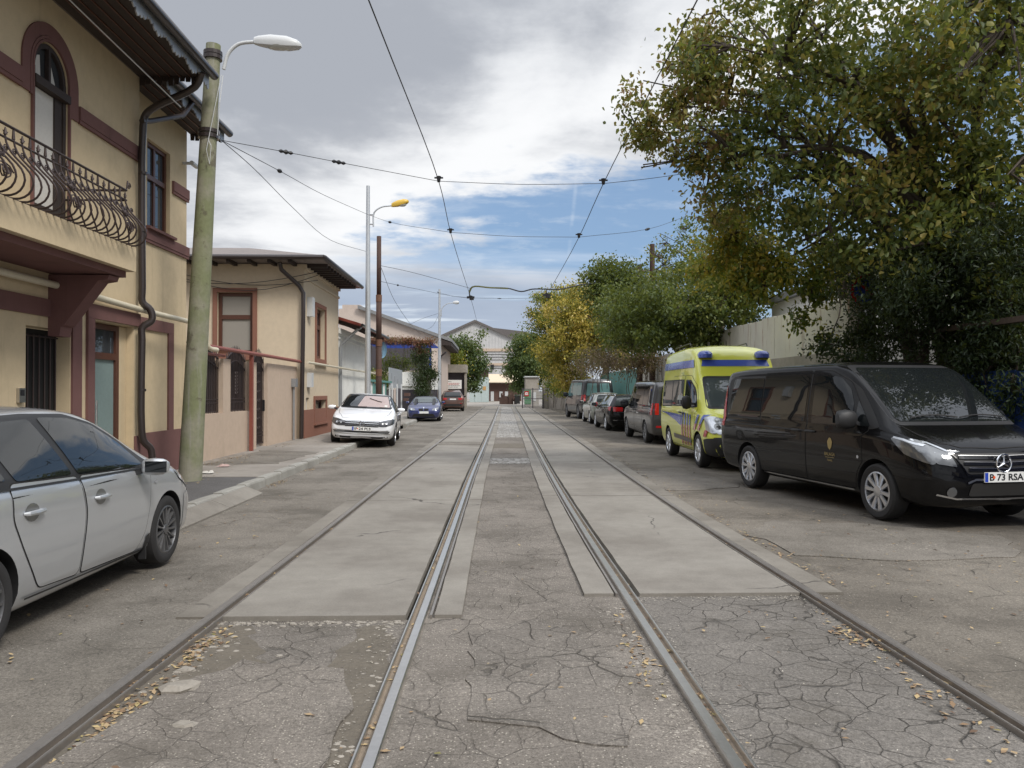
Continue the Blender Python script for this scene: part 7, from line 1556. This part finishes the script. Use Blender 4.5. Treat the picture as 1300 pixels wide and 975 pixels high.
tree('tree', 'straggly sparse tree with thin yellow-tipped twigs beside the rusty poles', (9.2,30,0), (9.0,30,5), .13, [bl(868,300,30,.55,.7,1.3,.4), bl(845,330,30,.9,1,.8,.4), bl(890,310,29,.6,.7,.8,.5), bl(860,350,30,1.2,1.2,.5,.6), bl(838,300,30.5,.25,.3,.5,.2)], 190, 12, .16, .13, M['leaf_yg'], 14, limbs=12, twigs=80, group=gT, fold=False)
tree('tree', 'golden yellow tree spilling over the wall beyond the curtained van', (8.6,56,0), (8.2,56,4), .25, [bl(727,400,52,2.1,2.4,1.9), bl(740,430,51,2.6,2.4,1.7), bl(712,450,53,1.5,2,1.8), bl(722,480,52,1.5,1.5,.8), bl(750,385,52,1.4,1.6,1.2), bl(765,420,50,1.8,2,1.9), bl(785,450,49,1.2,1.5,1.2,.7), bl(745,372,52,1.0,1.2,.9)], 1300, 22, .28, .20, M['leaf_yellow'], 15, limbs=14, twigs=80, group=gT, fold=False)
tree('tree', 'yellow-green feathery tree between the golden tree and the depot gate', (7.6,63,0), (7.4,63,4), .2, [bl(690,400,60,1.6,1.9,1.6), bl(697,430,60,1.7,2,1.7), bl(705,380,60,1.5,1.6,1.0), bl(676,400,60,.5,.8,.5,.3), bl(682,375,60,.4,.6,.5,.3), bl(700,465,60,1.3,1.4,1.2), bl(718,376,60,1.6,1.6,.8)], 560, 20, .30, .19, M['leaf_yg'], 16, limbs=12, twigs=80, group=gT, fold=False)
tree('tree', 'dark green bushy tree behind the depot gate kiosk', (6.2,84,0), (6.0,84,4), .25, [bl(668,450,82,2.2,2.4,2.0), bl(680,470,82,2.6,2.4,1.8), bl(660,470,82,1.6,2,1.3), bl(663,490,82,1.3,1.5,.9), bl(672,432,82,1.4,1.6,.9)], 900, 20, .38, .28, M['leaf_far'], 17, limbs=10, twigs=60, group=gT, fold=False)
tree('tree', 'leaning sparse bush with brown tips beside the depot kiosk', (4.6,88,0), (4.4,88,3), .12, [bl(655,462,86,1.0,1.2,.9,.4), bl(648,468,86,.7,.9,.7,.3), bl(650,478,86,.9,.9,.6,.3)], 90, 10, .3, .26, M['leaf_brown'], 18, limbs=8, twigs=40, group=gT, fold=False)
# left-hand trees at the end of the street
tree('tree', 'dark glossy-leaved tree over the gatehouse, before the depot gable', (-4.0,82,0), (-3.8,82,4), .2, [bl(592,450,80,2.3,2,1.8), bl(580,440,80,1.4,1.6,1.2), bl(605,465,80,1.5,1.5,1.5), bl(598,485,80,1.5,1.5,1.2), bl(609,430,80,.6,.8,.9,.4), bl(618,446,80,.6,.8,.5,.4), bl(596,432,80,.8,.9,.8,.6), bl(575,455,80,1.2,1.4,1.2)], 380, 20, .30, .30, M['leaf_far'], 19, limbs=14, twigs=80, fold=False, group='trees at the end of the street')
tree('tree', 'rounded yellow-green tree between the pinkish house and the gatehouse', (-6.2,79,0), (-6.1,79,3.5), .22, [bl(560,450,77,2.0,2,1.7), bl(568,465,77,2.0,2,1.5), bl(550,470,77,1.5,1.6,1.7), bl(576,470,76,1.0,1.2,.9)], 620, 22, .33, .24, M['leaf_yg'], 20, limbs=10, twigs=60, fold=False, group='trees at the end of the street')
# creepers
def creeper(name, label, blobs, n, per, spread, size, mat, seed, cat='creeper', stem=None, hang=0):
    g = np.random.default_rng(seed); o = empty(name, label, cat, (0,0,0)); C_ = np.concatenate([in_ell(b[0], b[1], max(4, int(n*(b[2] if len(b) > 2 else 1)/len(blobs))), g, .5) for b in blobs])
    m = MB(); rr = random.Random(seed)
    for i in range(26):
        a = Vector(C_[g.integers(len(C_))]); e = Vector(C_[g.integers(len(C_))]); b = Vector((a.x, a.y, max(.1, a.z-rr.uniform(.8, 2)))); m.tube([b, b.lerp(a,.5)+Vector((rr.gauss(0,.12),rr.gauss(0,.12),0)), a], .014, 5)
        if (e-a).length < 3: m.tube([a, a.lerp(e,.5)+Vector((0,0,-.15)), e], .009, 5)
    m.build('stem', M['bark'], o); leaves('foliage', C_, per, spread, size, mat, o, g, fold=False, hang=hang, droop=.8)
creeper('creeper', 'bare brownish creeper tangled over the sheet wall behind the black estate', [bl(795,462,33,1.6,.4,.55), bl(770,452,37,1.6,.4,.7), bl(750,462,42,1.3,.5,.9), bl(815,455,30,1.0,.4,.45)], 620, 12, .17, .10, M['leaf_brown'], 21)
creeper('creeper', 'yellowing creeper hanging down the concrete wall by the depot gate', [bl(722,492,60,1.6,.5,.7), bl(705,488,64,.9,.5,.5), bl(735,485,56,1.0,.5,.9)], 260, 16, .22, .17, M['leaf_yg'], 22, hang=.5)
creeper('creeper', 'reddening vine spread along the blue pergola beam', [bl(x_, y_, 54.8, .55, .5, .22) for x_, y_ in ((474,430),(486,430),(498,431),(510,431),(522,431),(534,432),(546,433),(530,437),(536,445))], 330, 14, .13, .12, M['leaf_red'], 23, hang=.6)
creeper('creeper', 'column of dark ivy falling from the terrace to the pavement behind the blue coupe', [bl(538,450,54.5,.8,.4,.8), bl(541,470,54.3,.7,.4,.7), bl(534,482,54,.7,.4,.7), bl(537,497,53.8,.5,.35,.8), bl(537,512,53.8,.45,.3,.6), bl(548,474,54.3,.4,.3,.4)], 420, 16, .17, .13, M['leaf_dark'], 24, hang=.4)
creeper('potted_plants', 'leafy terrace plants behind the parapet of the pinkish house', [bl(496,460,56,.8,.5,.8), bl(482,475,56,.5,.4,.5), bl(512,462,56,.6,.5,.8), bl(500,476,56,1.0,.4,.4), bl(470,480,53,.4,.4,.6), bl(530,458,55,.7,.4,.9), bl(488,487,52,.5,.3,.5)], 360, 16, .18, .14, M['leaf_green'], 25, cat='plants')
# ------------------------------------------------------------------ sky and sun
SUN_EL, SUN_AZ = 46, 138            # azimuth clockwise from +Y: high, behind and to the right of the viewer
world = bpy.data.worlds.new('World'); scene.world = world; world.use_nodes = True; nt = world.node_tree; N_ = nt.nodes; Lk = nt.links.new
bg = N_['Background']; sky = N_.new('ShaderNodeTexSky'); sky.sky_type = 'NISHITA'; sky.sun_disc = False; sky.sun_elevation = R(SUN_EL); sky.sun_rotation = R(SUN_AZ); sky.air_density = 1.0; sky.dust_density = 1.2; sky.ozone_density = 2.0
def nd(t, **k):
    n = N_.new(t)
    for a, v in k.items():
        if a.startswith('_'): setattr(n, a[1:], v)
        else: n.inputs[int(a[1:]) if a[0] == 'i' and a[1:].isdigit() else a].default_value = v
    return n
def mth(op, a, b=0.0, c=None, clamp=False):
    n = nd('ShaderNodeMath', _operation=op, _use_clamp=clamp)
    for i, v in enumerate((a, b, c)):
        if v is None: continue
        if isinstance(v, bpy.types.NodeSocket): Lk(v, n.inputs[i])
        else: n.inputs[i].default_value = v
    return n.outputs[0]
def mr(v, lo, hi, a=0.0, b=1.0):
    n = nd('ShaderNodeMapRange', i1=lo, i2=hi, i3=a, i4=b); n.interpolation_type = 'SMOOTHSTEP'; Lk(v, n.inputs[0]); return n.outputs[0]
def mx(f_, a, b):
    n = nd('ShaderNodeMix', _data_type='RGBA')
    for s_, v in ((n.inputs[0], f_), (n.inputs[6], a), (n.inputs[7], b)):
        if isinstance(v, bpy.types.NodeSocket): Lk(v, s_)
        else: s_.default_value = v if not isinstance(v, tuple) else (*v, 1)
    return n.outputs[2]
tc = nd('ShaderNodeTexCoord'); sp = nd('ShaderNodeSeparateXYZ'); Lk(tc.outputs['Generated'], sp.inputs[0]); X_, Y_, Z_ = sp.outputs
den = mth('ADD', mth('MAXIMUM', Z_, 0.0), .13)
cb = nd('ShaderNodeCombineXYZ'); Lk(mth('DIVIDE', X_, den), cb.inputs[0]); Lk(mth('DIVIDE', Y_, den), cb.inputs[1])
def nz(scale, detail=7, rough=.6, dist=0.0, off=(0,0,0), sc=(1,1,1)):
    mp = nd('ShaderNodeMapping'); mp.inputs['Location'].default_value = off; mp.inputs['Scale'].default_value = sc; Lk(cb.outputs[0], mp.inputs[0]); n = nd('ShaderNodeTexNoise', Scale=scale, Detail=detail, Roughness=rough, Distortion=dist); Lk(mp.outputs[0], n.inputs['Vector']); return n.outputs['Fac']
big = nz(.50, 4, .5, .2, (3.1,1.2,0)); mid = nz(1.25, 7, .56, .25, (1.7,4.4,0)); fine = nz(4.0, 6, .6, .2, (7,2,0), (1,1.3,1)); strk = nz(1.1, 7, .58, .4, (9,5,0), (.5,2.0,1))
yy = mth('MAXIMUM', Y_, .02); U = mth('DIVIDE', X_, yy); V = mth('DIVIDE', Z_, yy)
# the break in the cloud ahead and to the right: its upper edge climbs towards the right
front = mr(Y_, .2, .5)
line = mth('MULTIPLY_ADD', U, .40, .262)                              # cloud edge height V at bearing U
gap = mth('MULTIPLY', mth('SUBTRACT', line, V), 9.0)                  # above the edge: cloud
gap = mth('ADD', gap, mth('MULTIPLY', mth('SUBTRACT', mid, .5), 3.0)); gap = mth('ADD', gap, mth('MULTIPLY', mth('SUBTRACT', fine, .5), 1.1))
gap2 = mth('ADD', gap, 0.0)
lo = mth('ADD', mth('MULTIPLY', mth('SUBTRACT', V, mth('MULTIPLY_ADD', U, -.22, .135)), 14.0), mth('MULTIPLY', mth('SUBTRACT', strk, .5), 3.5))
gapm = mth('MULTIPLY', mth('MULTIPLY', mr(gap, -.05, .40), mr(lo, -.3, .9)), front)
rift = mth('ADD', mth('ADD', mth('MULTIPLY', big, .35), mth('MULTIPLY', mid, .50)), mth('MULTIPLY', fine, .15))
cl = mx(mr(rift, .43, .58), (.40,.425,.475), (.71,.735,.775))
edge = mth('MULTIPLY', mth('MULTIPLY', mr(gap, -2.2, -.1), mr(V, .10, .17)), front); cl = mx(mth('MULTIPLY', edge, mr(mid, .34, .58, .35, 1.0)), cl, (.92,.93,.945))
lowb = mth('MULTIPLY', mr(V, .185, .125), front); cl = mx(mth('MULTIPLY', lowb, .9), cl, (.39,.465,.59))
cl = mx(mth('MULTIPLY', mth('MULTIPLY', mr(strk, .56, .68), mr(V, .17, .12)), front), cl, (.70,.77,.85))
base = mth('MULTIPLY', mr(V, .07, .0), front); cl = mx(mth('MULTIPLY', base, .7), cl, (.68,.71,.74))
up = mr(Z_, .44, .85, 1.0, 2.9)                                # sky above the view is brightened to add light on the street
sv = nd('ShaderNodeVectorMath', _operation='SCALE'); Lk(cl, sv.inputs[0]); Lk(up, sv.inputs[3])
blue = nd('ShaderNodeVectorMath', _operation='SCALE'); Lk(sky.outputs[0], blue.inputs[0]); blue.inputs[3].default_value = .10
bl_ = mx(.5, blue.outputs[0], (.30,.47,.74)); bl_ = mx(mth('MULTIPLY', mr(strk, .50, .72), .5), bl_, (.66,.75,.88)); bl_ = mx(mth('MULTIPLY', mr(fine, .50, .72), .25), bl_, (.8,.85,.9))
trail = mth('ABSOLUTE', mth('SUBTRACT', U, mth('MULTIPLY_ADD', V, .10, .082))); bl_ = mx(mth('MULTIPLY', mr(trail, .004, .0003), mth('MULTIPLY', mth('MULTIPLY', mr(V, .14, .18), mr(fine, .35, .6)), .16)), bl_, (.85,.9,.95))
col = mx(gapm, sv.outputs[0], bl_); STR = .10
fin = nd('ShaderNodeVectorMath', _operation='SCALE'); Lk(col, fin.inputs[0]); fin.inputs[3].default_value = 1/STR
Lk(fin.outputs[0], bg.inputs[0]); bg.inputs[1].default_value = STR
s_ = bpy.data.lights.new('sun', 'SUN'); so = bpy.data.objects.new('sun', s_); COL.objects.link(so); s_.energy = 2.3; s_.angle = R(14); s_.color = (1,.95,.88)
d = Vector((math.sin(R(SUN_AZ))*math.cos(R(SUN_EL)), math.cos(R(SUN_AZ))*math.cos(R(SUN_EL)), math.sin(R(SUN_EL)))); so.rotation_euler = d.to_track_quat('Z', 'Y').to_euler(); so.location = (0,0,30)
vs_ = scene.view_settings; vs_.view_transform = 'Standard'; vs_.look = 'None'; vs_.gamma = 1; vs_.use_curve_mapping = False; vs_.exposure = 0.08
scene.render.engine = 'CYCLES'; cy = scene.cycles; cy.max_bounces = 6; cy.transparent_max_bounces = 8; cy.use_denoising = True; cy.diffuse_bounces = 3; cy.glossy_bounces = 4
# ------------------------------------------------------------------ put each Empty at its thing's base; parts modelled in world space keep their place
def descend(o):
    for c in o.children: yield c; yield from descend(c)
def shift(o, v):
    done = set()
    for c in descend(o):
        if c.type == 'MESH' and c.matrix_basis.is_identity and c.data.name not in done: done.add(c.data.name); c.data.transform(Matrix.Translation(-v))
        elif c.type == 'MESH' and not c.matrix_basis.is_identity: c.location = c.location-v
for o in [o for o in scene.objects if o.parent is None and o.type == 'EMPTY']:
    if o.name.split('.')[0] in ('house','fence','gatehouse','depot_hall','shed','garage'): shift(o, o.location.copy())
    elif o.location.length < 1e-6 and o.name.split('.')[0] not in ('tram_rail',):
        vs = [c.matrix_basis @ v.co for c in descend(o) if c.type == 'MESH' for v in c.data.vertices]
        if vs:
            v = Vector(((min(p.x for p in vs)+max(p.x for p in vs))/2, (min(p.y for p in vs)+max(p.y for p in vs))/2, min(p.z for p in vs))); shift(o, v); o.location = v

# pieces one could count become parts of their own
def islands(o):
    me = o.data; n = len(me.vertices); par = list(range(n))
    def find(i):
        while par[i] != i: par[i] = par[par[i]]; i = par[i]
        return i
    for e in me.edges:
        a, b = find(e.vertices[0]), find(e.vertices[1]); par[a] = b
    g = {}
    for p in me.polygons: g.setdefault(find(p.vertices[0]), []).append(p)
    if len(g) < 2: return
    for i, ps in enumerate(list(g.values())):
        vi = sorted({v for p in ps for v in p.vertices}); mp = {v: k for k, v in enumerate(vi)}
        m2 = bpy.data.meshes.new(me.name); m2.from_pydata([me.vertices[v].co[:] for v in vi], [], [[mp[v] for v in p.vertices] for p in ps]); m2.update()
        for m in me.materials: m2.materials.append(m)
        m2.polygons.foreach_set('material_index', [p.material_index for p in ps]); m2.polygons.foreach_set('use_smooth', [p.use_smooth for p in ps])
        c = bpy.data.objects.new(o.name.split('.')[0], m2); COL.objects.link(c); c.parent = o.parent; c.matrix_basis = o.matrix_basis.copy()
    bpy.data.objects.remove(o)
for o in list(scene.objects):
    if o.type == 'MESH' and o.parent and o.name.split('.')[0] in ('rafter_end','clamp','collar','meter_box','sill_strip','wiper','door_trim','mud_guard','pillar','post','bumper_strip','sliding_rail','bracket','pot','sheet_mark','roof_aerial','band_piece') and not o.children and len(o.data.vertices) < 6000: islands(o)
